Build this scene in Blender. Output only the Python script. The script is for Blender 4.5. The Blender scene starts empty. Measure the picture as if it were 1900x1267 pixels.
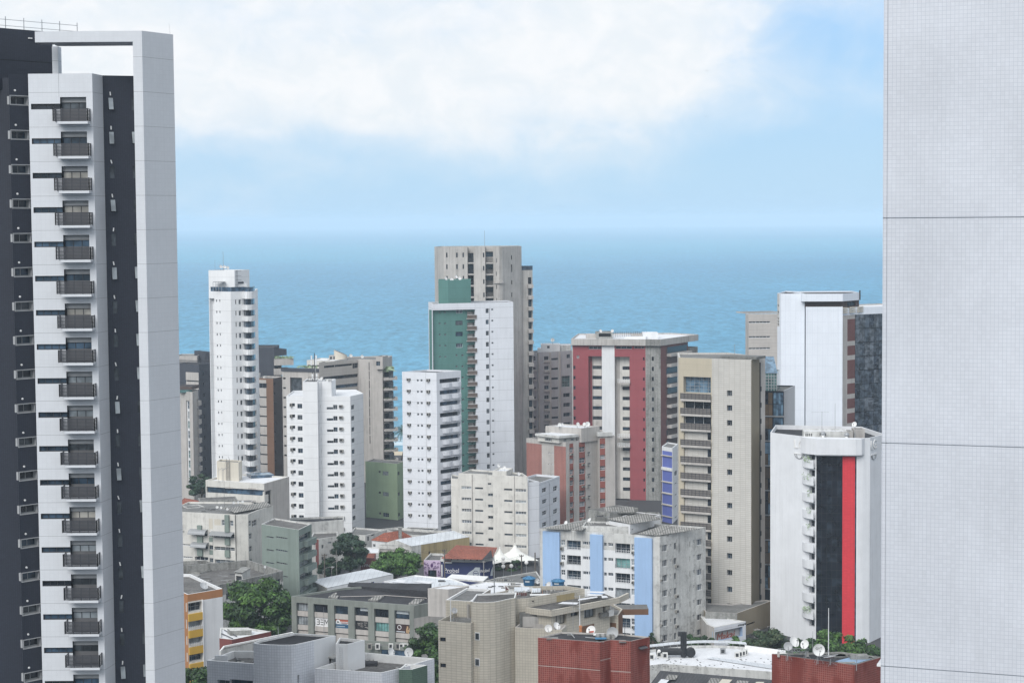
import bpy, math, random
from mathutils import Vector, Matrix

# ------------------------------------------------------------------ camera, world, sun, exposure
SC = bpy.context.scene
COL = SC.collection
F = 3500.0                       # focal length in photograph pixels (1900 wide)
CAMZ = 84.0
PITCH = math.atan((633.5 - 409.5) / F)
ROLL = math.radians(0.45)
_f = Vector((0, math.cos(PITCH), -math.sin(PITCH)))
_r0 = Vector((1, 0, 0))
_u0 = Vector((0, math.sin(PITCH), math.cos(PITCH)))
CU = _u0 * math.cos(ROLL) + _r0 * math.sin(ROLL)
CR = _r0 * math.cos(ROLL) - _u0 * math.sin(ROLL)
cam_d = bpy.data.cameras.new('camera')
cam_d.sensor_width = 36.0
cam_d.lens = F * 36.0 / 1900.0
cam_d.clip_start = 1.0
cam_d.clip_end = 250000.0
cam = bpy.data.objects.new('camera', cam_d)
COL.objects.link(cam)
m = Matrix(((CR.x, CU.x, -_f.x, 0), (CR.y, CU.y, -_f.y, 0), (CR.z, CU.z, -_f.z, CAMZ), (0, 0, 0, 1)))
cam.matrix_world = m
SC.camera = cam

SUN_DIR = Vector((-0.34, -0.66, 0.67)).normalized()      # towards the sun
sd = bpy.data.lights.new('sun', 'SUN')
sd.energy = 1.5
sd.angle = math.radians(40)
sd.color = (1.0, 0.98, 0.95)
sun = bpy.data.objects.new('sun', sd)
sun.rotation_euler = (-SUN_DIR).to_track_quat('-Z', 'Y').to_euler()
sun.location = (0, 0, 400)
COL.objects.link(sun)

SC.view_settings.view_transform = 'Standard'
SC.view_settings.look = 'None'
SC.view_settings.exposure = 0.9
SC.view_settings.gamma = 1.0
SC.render.engine = 'CYCLES'
SC.cycles.use_denoising = True
SC.cycles.max_bounces = 6
SC.cycles.diffuse_bounces = 3
SC.cycles.glossy_bounces = 3
SC.cycles.volume_bounces = 1
SC.cycles.transparent_max_bounces = 8
SC.cycles.caustics_reflective = False
SC.cycles.caustics_refractive = False

W = bpy.data.worlds.new("World")
SC.world = W
W.use_nodes = True
nt = W.node_tree
N, L = nt.nodes, nt.links
N.clear()
def nd(t, **kw):
    n = N.new(t)
    for k, v in kw.items():
        setattr(n, k, v)
    return n
def mth(op, a, b=None, c=None, clamp=False):
    n = N.new('ShaderNodeMath'); n.operation = op; n.use_clamp = clamp
    for i, v in enumerate((a, b, c)):
        if v is None: continue
        if isinstance(v, (int, float)): n.inputs[i].default_value = v
        else: L.new(v, n.inputs[i])
    return n.outputs[0]
def mrange(v, a, b, c, d, smooth=True):
    n = N.new('ShaderNodeMapRange'); n.interpolation_type = 'SMOOTHSTEP' if smooth else 'LINEAR'
    L.new(v, n.inputs['Value'])
    for k, x in zip(('From Min', 'From Max', 'To Min', 'To Max'), (a, b, c, d)): n.inputs[k].default_value = x
    return n.outputs[0]
def mixc(f, a, b, mode='MIX'):
    n = N.new('ShaderNodeMix'); n.data_type = 'RGBA'; n.blend_type = mode
    if isinstance(f, (int, float)): n.inputs[0].default_value = f
    else: L.new(f, n.inputs[0])
    for i, v in ((6, a), (7, b)):
        if isinstance(v, tuple): n.inputs[i].default_value = (*v, 1) if len(v) == 3 else v
        else: L.new(v, n.inputs[i])
    return n.outputs[2]
def noise(vec, scale, detail=3, rough=.5, dist=0.0):
    n = N.new('ShaderNodeTexNoise')
    n.inputs['Scale'].default_value = scale; n.inputs['Detail'].default_value = detail
    n.inputs['Roughness'].default_value = rough; n.inputs['Distortion'].default_value = dist
    if vec is not None: L.new(vec, n.inputs['Vector'])
    return n.outputs['Fac']
def comb(x, y, z):
    n = N.new('ShaderNodeCombineXYZ')
    for i, v in enumerate((x, y, z)):
        if isinstance(v, (int, float)): n.inputs[i].default_value = v
        else: L.new(v, n.inputs[i])
    return n.outputs[0]

sky = nd('ShaderNodeTexSky', sky_type='NISHITA', sun_disc=False)
sky.sun_elevation = math.asin(SUN_DIR.z)
sky.sun_rotation = math.atan2(SUN_DIR.x, SUN_DIR.y)
sky.altitude = 50; sky.air_density = 1.0; sky.dust_density = 0.6; sky.ozone_density = 3.0
tc = nd('ShaderNodeTexCoord')
sep = nd('ShaderNodeSeparateXYZ'); L.new(tc.outputs['Generated'], sep.inputs[0])
AZ = mth('ARCTAN2', sep.outputs[0], sep.outputs[1])
EL = mth('ARCSINE', sep.outputs[2])
cv = comb(mth('MULTIPLY', AZ, 11.0), mth('MULTIPLY', EL, 20.0), 3.7)
big = noise(cv, 1.0, 3, .5, .2)
cv2 = comb(mth('MULTIPLY', AZ, 26.0), mth('MULTIPLY', EL, 34.0), 1.3)
puff = noise(cv2, 1.0, 9, .62, .5)
field = mth('ADD', mth('MULTIPLY', big, .60), mth('MULTIPLY', puff, .40))
bias = mth('ADD', mrange(EL, .004, .074, -.25, .22), mrange(AZ, .055, .19, .0, -.40))
bias = mth('ADD', bias, mrange(AZ, .25, .5, 0, .34))
bias = mth('ADD', bias, mrange(EL, .16, .5, 0, -.06))
dens = mth('ADD', field, bias)
soft = mrange(dens, .16, .76, 0, 1)
crisp = mrange(dens, .47, .60, 0, 1)
mask = mth('ADD', mth('MULTIPLY', soft, .80), mth('MULTIPLY', crisp, .16))
thick = mrange(noise(cv2, 1.5, 7, .62, .4), .34, .68, 0, 1)
ccol = mixc(thick, (4.75, 5.0, 5.2), (5.3, 5.35, 5.42))
skyt = mixc(1.0, sky.outputs[0], (.52, .66, .80), 'MULTIPLY')
# pale moist air low over the sea
low = mrange(EL, .0, .30, .92, .45)
skyt = mixc(low, skyt, mixc(mrange(EL, .01, .115, 0, 1), (2.65, 3.9, 5.1), (2.15, 3.45, 5.1)))
wcol = mixc(mask, skyt, ccol)
bg = nd('ShaderNodeBackground'); bg.inputs['Strength'].default_value = .1
L.new(wcol, bg.inputs['Color'])
wo = nd('ShaderNodeOutputWorld'); L.new(bg.outputs[0], wo.inputs['Surface'])

# ------------------------------------------------------------------ pixels to points
C0 = Vector((0, 0, CAMZ))
def ray(px, py):
    return _f + CR * ((px - 950.0) / F) + CU * ((633.5 - py) / F)
def at(px, py, Y):
    d = ray(px, py)
    return C0 + d * (Y / d.y)
def atz(px, py, z):
    d = ray(px, py)
    return C0 + d * ((z - CAMZ) / d.z)

# ------------------------------------------------------------------ materials
MATS = {}
def mat_new(name):
    global N, L
    m = bpy.data.materials.new(name); m.use_nodes = True
    N, L = m.node_tree.nodes, m.node_tree.links
    MATS[name] = m
    return m, N['Principled BSDF']
def wall_mat(name, col, rough=.8, var=.10, streak=.0, stain=0.0, tile=None, joint=None, spec=.3, grime=0.0, seed=0.0, patch=0.0):
    """tile=(w,h,mortar,grout colour,variation); joint=(spacing,width,offset,dark)"""
    m, b = mat_new(name)
    geo = N.new('ShaderNodeNewGeometry'); pos = geo.outputs['Position']
    uv = N.new('ShaderNodeUVMap').outputs[0]
    c = None
    if tile:
        w, h, mo, gc, tv = tile
        br = N.new('ShaderNodeTexBrick'); L.new(uv, br.inputs['Vector'])
        br.offset = 0; br.squash = 1
        br.inputs['Scale'].default_value = 1
        br.inputs['Brick Width'].default_value = w; br.inputs['Row Height'].default_value = h
        br.inputs['Mortar Size'].default_value = mo; br.inputs['Mortar Smooth'].default_value = .2
        br.inputs['Color1'].default_value = (*[min(1, x * (1 + tv)) for x in col], 1)
        br.inputs['Color2'].default_value = (*[x * (1 - tv) for x in col], 1)
        br.inputs['Mortar'].default_value = (*gc, 1)
        c = br.outputs['Color']
        if patch:
            pn = noise(scl3(pos, (1, 1, .35)), .55, 5, .6, .5)
            c = mixc(mth('MULTIPLY', mrange(pn, .47, .60, 0, 1), patch), c, tuple(x * .82 for x in col))
    else:
        c = (*col, 1)
    big = noise(pos, .22 + seed * .01, 5, .6)
    c = mixc(1.0, c, comb3(mrange(big, .3, .72, 1 - var, 1 + var * .4)), 'MULTIPLY')
    if streak or stain:
        s = N.new('ShaderNodeVectorMath'); s.operation = 'MULTIPLY'; L.new(pos, s.inputs[0]); s.inputs[1].default_value = (1.4, 1.4, .07)
        st = noise(s.outputs[0], 1.0, 6, .65)
        c = mixc(1.0, c, comb3(mrange(st, .42, .75, 1.0, 1 - streak)), 'MULTIPLY')
    if stain:
        st2 = noise(pos, .55, 8, .7, .4)
        f = mth('MULTIPLY', mrange(st2, .48, .66, 0, 1), mrange(st, .38, .6, .35, 1))
        c = mixc(mth('MULTIPLY', f, stain), c, (.10, .095, .09))
    if grime:
        g = noise(pos, 2.6, 6, .7)
        c = mixc(1.0, c, comb3(mrange(g, .35, .7, 1.0 + grime * .3, 1 - grime)), 'MULTIPLY')
    if joint:
        sp, wd, off, dk = joint
        su = N.new('ShaderNodeSeparateXYZ'); L.new(uv, su.inputs[0])
        fr = mth('FRACT', mth('DIVIDE', mth('SUBTRACT', su.outputs[1], off), sp))
        ln = mth('LESS_THAN', fr, wd / sp)
        c = mixc(mth('MULTIPLY', ln, dk), c, tuple(x * .35 for x in col))
    L.new(c, b.inputs['Base Color'])
    b.inputs['Roughness'].default_value = rough
    b.inputs['Specular IOR Level'].default_value = spec
    return m
def scl3(v, s3):
    n = N.new('ShaderNodeVectorMath'); n.operation = 'MULTIPLY'; L.new(v, n.inputs[0]); n.inputs[1].default_value = s3
    return n.outputs[0]
def comb3(v):
    return comb(v, v, v)
def plain(name, col, rough=.6, metal=0.0, spec=.4, var=.06):
    m, b = mat_new(name)
    if var:
        geo = N.new('ShaderNodeNewGeometry')
        c = mixc(1.0, (*col, 1), comb3(mrange(noise(geo.outputs['Position'], 1.7, 4, .6), .3, .7, 1 - var, 1 + var)), 'MULTIPLY')
        L.new(c, b.inputs['Base Color'])
    else:
        b.inputs['Base Color'].default_value = (*col, 1)
    b.inputs['Roughness'].default_value = rough
    b.inputs['Metallic'].default_value = metal
    b.inputs['Specular IOR Level'].default_value = spec
    return m
def glass_mat(name, col, rough=.08, spec=.5, var=.5, wob=0.0):
    m, b = mat_new(name)
    geo = N.new('ShaderNodeNewGeometry')
    n = noise(geo.outputs['Position'], .8, 2, .5)
    c = mixc(1.0, (*col, 1), comb3(mrange(n, .35, .65, 1 - var, 1 + var)), 'MULTIPLY')
    L.new(c, b.inputs['Base Color'])
    b.inputs['Roughness'].default_value = rough
    b.inputs['Specular IOR Level'].default_value = spec
    if wob:
        bp = N.new('ShaderNodeBump'); bp.inputs['Strength'].default_value = wob; bp.inputs['Distance'].default_value = .3
        L.new(noise(geo.outputs['Position'], .5, 3, .6), bp.inputs['Height']); L.new(bp.outputs[0], b.inputs['Normal'])
    return m
M = MATS

# ------------------------------------------------------------------ mesh builder (world coordinates)
class MB:
    def __init__(s): s.v, s.f, s.m, s.mats = [], [], [], []
    def mi(s, mat):
        if isinstance(mat, str): mat = M[mat]
        if mat not in s.mats: s.mats.append(mat)
        return s.mats.index(mat)
    def poly(s, pts, mat):
        i0 = len(s.v); s.v.extend(Vector(p) for p in pts)
        s.f.append(list(range(i0, i0 + len(pts)))); s.m.append(s.mi(mat))
    def obox(s, o, a, b, c, mat, top=None):
        """box from corner o with edge vectors a, b, c (a x b along c)"""
        o, a, b, c = Vector(o), Vector(a), Vector(b), Vector(c)
        if a.cross(b).dot(c) < 0: a, b = b, a
        i = len(s.v)
        s.v.extend([o, o + a, o + a + b, o + b, o + c, o + a + c, o + a + b + c, o + b + c])
        k = s.mi(mat); kt = s.mi(top) if top else k
        for q, mm in (((3, 2, 1, 0), k), ((4, 5, 6, 7), kt), ((0, 1, 5, 4), k), ((1, 2, 6, 5), k), ((2, 3, 7, 6), k), ((3, 0, 4, 7), k)):
            s.f.append([i + j for j in q]); s.m.append(mm)
    def box(s, x0, x1, y0, y1, z0, z1, mat, top=None):
        s.obox((x0, y0, z0), (x1 - x0, 0, 0), (0, y1 - y0, 0), (0, 0, z1 - z0), mat, top)
    def tube(s, p, q, r0, r1=None, n=6, mat=None, caps=True):
        p, q = Vector(p), Vector(q); r1 = r0 if r1 is None else r1
        d = (q - p).normalized()
        a = d.orthogonal().normalized(); b = d.cross(a)
        i = len(s.v)
        for c, r in ((p, r0), (q, r1)):
            for k in range(n):
                t = 2 * math.pi * k / n
                s.v.append(c + a * (r * math.cos(t)) + b * (r * math.sin(t)))
        km = s.mi(mat)
        for k in range(n):
            s.f.append([i + k, i + (k + 1) % n, i + n + (k + 1) % n, i + n + k]); s.m.append(km)
        if caps:
            s.f.append([i + k for k in range(n)][::-1]); s.m.append(km)
            s.f.append([i + n + k for k in range(n)]); s.m.append(km)
    def lathe(s, o, axis, prof, n, mat):
        """prof: (radius, height along axis)"""
        o = Vector(o); d = Vector(axis).normalized(); a = d.orthogonal().normalized(); b = d.cross(a)
        i = len(s.v); km = s.mi(mat)
        for r, h in prof:
            for k in range(n):
                t = 2 * math.pi * k / n
                s.v.append(o + d * h + a * (r * math.cos(t)) + b * (r * math.sin(t)))
        for j in range(len(prof) - 1):
            for k in range(n):
                s.f.append([i + j * n + k, i + j * n + (k + 1) % n, i + (j + 1) * n + (k + 1) % n, i + (j + 1) * n + k]); s.m.append(km)
    def band(s, pts, z0, z1, th, mat, inward):
        """vertical strip along a polyline of XY points, thickness th to the inside"""
        n = len(pts)
        for i in range(n - 1):
            p, q = Vector((*pts[i][:2], 0)), Vector((*pts[i + 1][:2], 0))
            t = (q - p).normalized(); nn = Vector((t.y, -t.x, 0))
            if inward: nn = -nn
            s.obox(p + Vector((0, 0, z0)), q - p, nn * th, (0, 0, z1 - z0), mat)
    def build(s, name, parent=None, smooth=False, uv=True):
        loc = parent_loc(parent)
        me = bpy.data.meshes.new(name)
        me.from_pydata([v - loc for v in s.v], [], s.f)
        for mt in s.mats: me.materials.append(mt)
        me.polygons.foreach_set('material_index', s.m)
        if uv:
            ul = me.uv_layers.new(name='UVMap')
            for p in me.polygons:
                nn = p.normal
                if abs(nn.z) > .7:
                    for li, vi in zip(p.loop_indices, p.vertices):
                        w = s.v[vi]; ul.data[li].uv = (w.x, w.y)
                else:
                    t = Vector((-nn.y, nn.x, 0)).normalized()
                    for li, vi in zip(p.loop_indices, p.vertices):
                        w = s.v[vi]; ul.data[li].uv = (w.dot(t), w.z)
        if smooth:
            me.polygons.foreach_set('use_smooth', [True] * len(me.polygons))
        o = bpy.data.objects.new(name, me); COL.objects.link(o)
        if parent is not None:
            o.parent = parent; o.rotation_euler = (0, 0, -parent.rotation_euler.z)
        return o
def parent_loc(p):
    v = Vector((0, 0, 0))
    while p is not None:
        v += Vector(p.location); p = p.parent
    return v
def tag(o, label=None, cat=None, group=None, kind=None):
    if label: o['label'] = label
    if cat: o['category'] = cat
    if group: o['group'] = group
    if kind: o['kind'] = kind
    return o
def empty(name, loc, label, cat, group=None):
    o = bpy.data.objects.new(name, None); o.location = loc; COL.objects.link(o)
    o.empty_display_size = 1
    return tag(o, label, cat, group, 'thing')

# ------------------------------------------------------------------ windows (meshes shared between floors)
WCACHE = {}
RNG = random.Random(7)
STY = {}        # style: (columns, rows, frame width, frame material, [glass materials])
def win_mesh(w, h, style, glass, part='all'):
    key = (round(w, 2), round(h, 2), style, glass, part)
    if key in WCACHE: return WCACHE[key]
    nc, nr, fw, fm, _ = STY[style]
    b = MB()
    if part != 'frame': b.poly([(0, .05, 0), (w, .05, 0), (w, .05, h), (0, .05, h)], glass)
    if fm and fw > 0 and part != 'pane':
        d = .06
        b.box(0, fw, 0, d, 0, h, fm); b.box(w - fw, w, 0, d, 0, h, fm)
        b.box(fw, w - fw, 0, d, 0, fw, fm); b.box(fw, w - fw, 0, d, h - fw, h, fm)
        for i in range(1, nc):
            x = w * i / nc; b.box(x - fw * .4, x + fw * .4, .005, d, fw, h - fw, fm)
        for j in range(1, nr):
            z = h * j / nr; b.box(fw, w - fw, .01, d, z - fw * .4, z + fw * .4, fm)
    me = bpy.data.meshes.new('window')
    me.from_pydata(b.v, [], b.f)
    for mt in b.mats: me.materials.append(mt)
    me.polygons.foreach_set('material_index', b.m)
    WCACHE[key] = me
    return me

# ------------------------------------------------------------------ buildings
class Bld:
    def __init__(s, name, label, cat, Z, loc, group=None):
        """Z = (ox, oy, scale): the crop of the photograph in which pixel figures are given"""
        s.Z = Z
        s.root = empty(name, loc, label, cat, group)
        s.vols = []
    def px(s, x, y):
        return s.Z[0] + x / s.Z[2], s.Z[1] + y / s.Z[2]
    def P(s, x, y, Y): return at(*s.px(x, y), Y)
    def Pz(s, x, y, z): return atz(*s.px(x, y), z)
class Facade:
    def __init__(s, b, p, q, z0, z1, mat):
        s.b = b; s.o = Vector((p[0], p[1], 0)); e = Vector((q[0], q[1], 0)) - s.o
        s.len = e.length; s.t = e.normalized(); s.n = Vector((s.t.y, -s.t.x, 0))
        s.z0, s.z1, s.mat = z0, z1, mat
        s.holes, s.paints = [], []
        s.cuts = None
    def pt(s, u, z, d=0.0): return s.o + s.t * u + Vector((0, 0, z)) + s.n * d
    def uz(s, x, y, d=0.0):
        r = ray(*s.b.px(x, y)); o = s.o + s.n * d
        k = (o - C0).dot(s.n) / r.dot(s.n)
        p = C0 + r * k
        return (p - s.o).dot(s.t), p.z
    def rect(s, x0, y0, x1, y1, d=0.0):
        xm, ym = (x0 + x1) / 2, (y0 + y1) / 2
        return s.uz(x0, ym, d)[0], s.uz(x1, ym, d)[0], s.uz(xm, y1, d)[1], s.uz(xm, y0, d)[1]
    def rows(s, x0, y0, x1, y1, n, ylast, d=0.0):
        u0, u1, za, zb = s.rect(x0, y0, x1, y1, d)
        if n == 1: return [(u0, u1, za, zb)]
        zl = s.uz((x0 + x1) / 2, ylast, d)[1]
        dz = (zb - zl) / (n - 1)
        return [(u0, u1, za - k * dz, zb - k * dz) for k in range(n)]
    def paint(s, x0, y0, x1, y1, mat, n=1, ylast=None):
        for u0, u1, a, b in s.rows(x0, y0, x1, y1, n, ylast): s.paints.append((u0, u1, a, b, mat))
    def upaint(s, u0, u1, za, zb, mat): s.paints.append((u0, u1, za, zb, mat))
    def hole(s, x0, y0, x1, y1, depth, back=None, n=1, ylast=None, rev=None):
        r = s.rows(x0, y0, x1, y1, n, ylast)
        for u0, u1, a, b in r: s.holes.append((u0, u1, a, b, depth, back, rev))
        return r
    def win(s, x0, y0, x1, y1, n=1, ylast=None, depth=.18, style='dark', name='window', skip=(), rev=None, par=None):
        out = []
        for k, (u0, u1, a, b) in enumerate(s.rows(x0, y0, x1, y1, n, ylast)):
            if k in skip or a < s.z0 + .2: continue
            u0, u1 = max(u0, .02), min(u1, s.len - .02)
            s.holes.append((u0, u1, a, b, depth, None, rev))
            out.append(s.pane(u0, u1, a, b, -depth, style, name, par))
        return out
    def pane(s, u0, u1, a, b, d, style, name='window', par=None):
        g = RNG.choice(STY[style][4])
        sub = s.o.y < 420 and STY[style][3]
        o = bpy.data.objects.new(name, win_mesh(u1 - u0, b - a, style, g, 'pane' if sub else 'all'))
        if sub:
            fr = bpy.data.objects.new('frame', win_mesh(u1 - u0, b - a, style, g, 'frame')); fr.parent = o; COL.objects.link(fr)
        par = par or s.b.root
        o.location = s.pt(u0, a, d - .001) - parent_loc(par)
        o.rotation_euler = (0, 0, math.atan2(s.t.y, s.t.x))
        o.parent = par
        COL.objects.link(o)
        return o
    def box(s, x0, y0, x1, y1, d0, d1, mat, name, n=1, ylast=None, top=None, one=False, ex=0.0, at_d=0.0, bev=0):
        """box on the wall, d0..d1 metres out of its plane, once per floor; each its own part unless one"""
        out = []; mb = MB() if one else None
        for u0, u1, a, b in s.rows(x0, y0, x1, y1, n, ylast, at_d):
            if b < s.z0: continue
            m_ = mb or MB()
            m_.obox(s.pt(u0 - ex, a, d0), s.t * (u1 - u0 + 2 * ex), s.n * (d1 - d0), (0, 0, b - a), mat, top)
            if not one: out.append(m_.build(name, s.b.root))
        if one: out.append(mb.build(name, s.b.root))
        return out
    def rail(s, u0, u1, z0, z1, d, mat, name='railing', nh=6, nv=4, ends=0.0, par=None, r=.03, solid=None):
        mb = MB()
        segs = [(s.pt(u0, 0, d), s.pt(u1, 0, d))]
        if ends:
            segs += [(s.pt(u0, 0, d - ends), s.pt(u0, 0, d)), (s.pt(u1, 0, d), s.pt(u1, 0, d - ends))]
        for p, q in segs:
            for k in range(nh):
                z = z0 + (z1 - z0) * (k + .5) / nh
                mb.obox(p + Vector((0, 0, z - r)), q - p, s.n * .03, (0, 0, 2 * r), mat)
            nn = nv if (q - p).length > 1.5 else 1
            for k in range(nn + 1):
                c = p.lerp(q, k / nn)
                mb.obox(c + Vector((0, 0, z0)) - s.t * r - s.n * .02, s.t * 2 * r, s.n * .06, (0, 0, z1 - z0), mat)
            if solid: mb.obox(p + Vector((0, 0, z0)) - s.n * .05, q - p, s.n * .02, (0, 0, z1 - z0), solid)
        return mb.build(name, par or s.b.root)
    def ac(s, x0, y0, x1, y1, n=1, ylast=None, d=.45, skip=()):
        for k, (u0, u1, a, b) in enumerate(s.rows(x0, y0, x1, y1, n, ylast)):
            if k in skip or a < s.z0: continue
            mb = MB()
            mb.obox(s.pt(u0, a, 0), s.t * (u1 - u0), s.n * d, (0, 0, b - a), 'ac_case')
            mb.obox(s.pt(u0 + .12 * (u1 - u0), a + .15 * (b - a), d), s.t * (u1 - u0) * .62, s.n * .015, (0, 0, (b - a) * .7), 'ac_grille')
            mb.build('air_conditioner', s.b.root)
    def emit(s, mb):
        us, zs = [0.0, s.len], [s.z0, s.z1]
        for r in s.holes + s.paints:
            us += [r[0], r[1]]; zs += [r[2], r[3]]
        def uniq(a, lo, hi):
            a = sorted(min(max(x, lo), hi) for x in a); out = [a[0]]
            for x in a[1:]:
                if x - out[-1] > 1e-4: out.append(x)
            return out
        us, zs = uniq(us, 0, s.len), uniq(zs, s.z0, s.z1)
        for i in range(len(us) - 1):
            uc = (us[i] + us[i + 1]) / 2
            hs = [h for h in s.holes if h[0] < uc < h[1]]
            ps = [p for p in s.paints if p[0] < uc < p[1]]
            run = None
            for j in range(len(zs) - 1):
                zc = (zs[j] + zs[j + 1]) / 2
                mt = s.mat
                for p in ps:
                    if p[2] < zc < p[3]: mt = p[4]
                if any(h[2] < zc < h[3] for h in hs): mt = None
                if run and run[2] == mt: run[1] = zs[j + 1]
                else:
                    if run and run[2]: s._q(mb, us[i], us[i + 1], run[0], run[1], run[2])
                    run = [zs[j], zs[j + 1], mt]
            if run and run[2]: s._q(mb, us[i], us[i + 1], run[0], run[1], run[2])
        for u0, u1, a, b, dp, back, rev in s.holes:
            u0, u1, a, b = max(u0, 0), min(u1, s.len), max(a, s.z0), min(b, s.z1)
            if u1 <= u0 or b <= a: continue
            mt = rev
            if mt is None:
                mt = s.mat
                for p in s.paints:
                    if p[0] < (u0 + u1) / 2 < p[1] and p[2] < a - .05 < p[3]: mt = p[4]
            A, B = (u0, a), (u1, b)
            for c1, c2 in (((u0, a), (u1, a)), ((u1, a), (u1, b)), ((u1, b), (u0, b)), ((u0, b), (u0, a))):
                mb.poly([s.pt(*c1, 0), s.pt(*c2, 0), s.pt(*c2, -dp), s.pt(*c1, -dp)], mt)
            if back:
                mb.poly([s.pt(u0, a, -dp), s.pt(u1, a, -dp), s.pt(u1, b, -dp), s.pt(u0, b, -dp)], back)
    def _q(s, mb, u0, u1, a, b, mt):
        mb.poly([s.pt(u0, a), s.pt(u1, a), s.pt(u1, b), s.pt(u0, b)], mt)

class Vol:
    """one walled volume with a flat roof behind a parapet; pts counter-clockwise seen from above (front faces left to right first)"""
    def __init__(s, b, pts, z1, wall, roof='roof_dark', z0=0.0, par=.9, pt=.22, cap=None, name='wall', rname='roof'):
        s.b, s.z0, s.z1, s.wall, s.roof, s.par, s.pt_, s.cap, s.name, s.rname = b, z0, z1, wall, roof, par, pt, cap or wall, name, rname
        s.pts = [(p[0], p[1]) for p in pts]
        n = len(s.pts)
        s.f = [Facade(b, s.pts[i], s.pts[(i + 1) % n], z0, z1, wall) for i in range(n)]
    def done(s):
        mb = MB()
        for f in s.f: f.emit(mb)
        n = len(s.pts)
        ins = []
        for i in range(n):
            p0, p1, p2 = (Vector(s.pts[(i + k - 1) % n]) for k in range(3))
            a, c = (p1 - p0).normalized(), (p2 - p1).normalized()
            n1, n2 = Vector((-a.y, a.x)), Vector((-c.y, c.x))
            k = n1 + n2; k = k / max(.3, k.dot(n1))
            ins.append(p1 + k * s.pt_)
        zr = s.z1 - s.par
        for i in range(n):
            j = (i + 1) % n
            a, c = s.pts[i], s.pts[j]; d, e = ins[j], ins[i]
            mb.poly([(a[0], a[1], s.z1), (c[0], c[1], s.z1), (d.x, d.y, s.z1), (e.x, e.y, s.z1)], s.cap)
            mb.poly([(e.x, e.y, s.z1), (d.x, d.y, s.z1), (d.x, d.y, zr), (e.x, e.y, zr)], s.cap)
        s.obj = mb.build(s.name, s.b.root)
        rb = MB(); rb.poly([(p.x, p.y, zr) for p in ins], s.roof)
        s.robj = rb.build(s.rname, s.b.root)
        s.zr = zr
        return s
def par4(p0, p1, p2):
    """close a plan seen on two sides: left, near corner, right -> four corners"""
    return [p0, p1, p2, (p0[0] + p2[0] - p1[0], p0[1] + p2[1] - p1[1])]
def deep(p0, p1, d):
    """plan of a wall seen frontally, d metres deep"""
    e = Vector((p1[0] - p0[0], p1[1] - p0[1])).normalized(); n = Vector((-e.y, e.x)) * d
    return [p0, p1, (p1[0] + n.x, p1[1] + n.y), (p0[0] + n.x, p0[1] + n.y)]
def text_mesh(name, body, size, parent, origin, t, mat, n=None, extrude=.03, shear=0.0, up=None, align='CENTER'):
    """raised lettering: origin, writing direction t, letters upright"""
    c = bpy.data.curves.new('lettering', 'FONT'); c.body = body; c.size = size; c.extrude = extrude
    c.align_x = align; c.align_y = 'CENTER'; c.shear = shear; c.resolution_u = 3
    o = bpy.data.objects.new('lettering', c); COL.objects.link(o)
    dg = bpy.context.evaluated_depsgraph_get(); me = bpy.data.meshes.new_from_object(o.evaluated_get(dg))
    bpy.data.objects.remove(o); bpy.data.curves.remove(c)
    me.materials.clear(); me.materials.append(M[mat])
    ob = bpy.data.objects.new(name, me); COL.objects.link(ob)
    t = Vector(t).normalized(); upv = Vector((0, 0, 1)); nn = t.cross(upv)
    mw = Matrix.Identity(4)
    for i, v in enumerate((t, upv, nn)):
        for k in range(3): mw[k][i] = v[k]
    mw.translation = Vector(origin) - parent_loc(parent)
    ob.parent = parent; ob.matrix_basis = mw
    return ob
# ------------------------------------------------------------------ material list
G = .55
wall_mat('white_paint', (.72, .73, .74), var=.06, streak=.10)
wall_mat('white_clean', (.76, .77, .78), var=.05, streak=.05, joint=(3.0, .10, .3, .35))
wall_mat('white_cool', (.70, .72, .76), var=.05, streak=.08, joint=(2.95, .10, .4, .45))
wall_mat('white_dirty', (.60, .60, .58), var=.12, streak=.28, stain=.45)
wall_mat('white_mould', (.60, .60, .58), var=.14, streak=.28, stain=.55, grime=.14)
wall_mat('cream_old', (.64, .625, .585), var=.10, streak=.15, stain=.25)
wall_mat('cream', (.58, .54, .46), var=.08, streak=.12)
wall_mat('concrete', (.47, .45, .425), var=.12, streak=.30, stain=.20)
wall_mat('concrete_grey', (.43, .43, .445), var=.10, streak=.18, stain=.10)
wall_mat('concrete_warm', (.48, .455, .43), var=.10, streak=.22, stain=.12)
wall_mat('concrete_dark', (.20, .20, .19), var=.18, streak=.45, stain=.35, grime=.2)
wall_mat('concrete_old', (.31, .31, .295), var=.2, streak=.5, stain=.6, grime=.25)
wall_mat('concrete_green', (.23, .25, .23), var=.12, streak=.25, stain=.15)
wall_mat('beige_tile_far', (.49, .46, .43), var=.08, streak=.10, joint=(1.0, .10, 0, .22))
wall_mat('tan', (.48, .43, .335), var=.06, streak=.08, joint=(1.2, .08, 0, .12))
wall_mat('beige_grey', (.54, .525, .495), var=.05, streak=.06, tile=(1.2, .40, .05, (.42, .40, .36), .04))
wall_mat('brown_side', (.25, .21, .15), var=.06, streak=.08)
wall_mat('brown', (.20, .115, .075), var=.08, streak=.10, joint=(2.9, .12, 0, .3))
wall_mat('brown_dark', (.10, .075, .07), var=.1, streak=.1)
wall_mat('charcoal', (.055, .062, .078), var=.10, streak=.12, tile=(.5, .25, .03, (.04, .045, .06), .08))
wall_mat('charcoal_far', (.062, .068, .085), var=.12, streak=.15)
wall_mat('tower_dark', (.031, .037, .054), var=.06, streak=.04, tile=(.20, .10, .012, (.018, .02, .03), .10), spec=.35, rough=.5)
wall_mat('tower_white', (.62, .64, .67), var=.03, streak=.03, tile=(.40, .40, .012, (.575, .595, .625), .015), joint=(3.03, .045, 1.62, .55), spec=.4, rough=.5)
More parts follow.
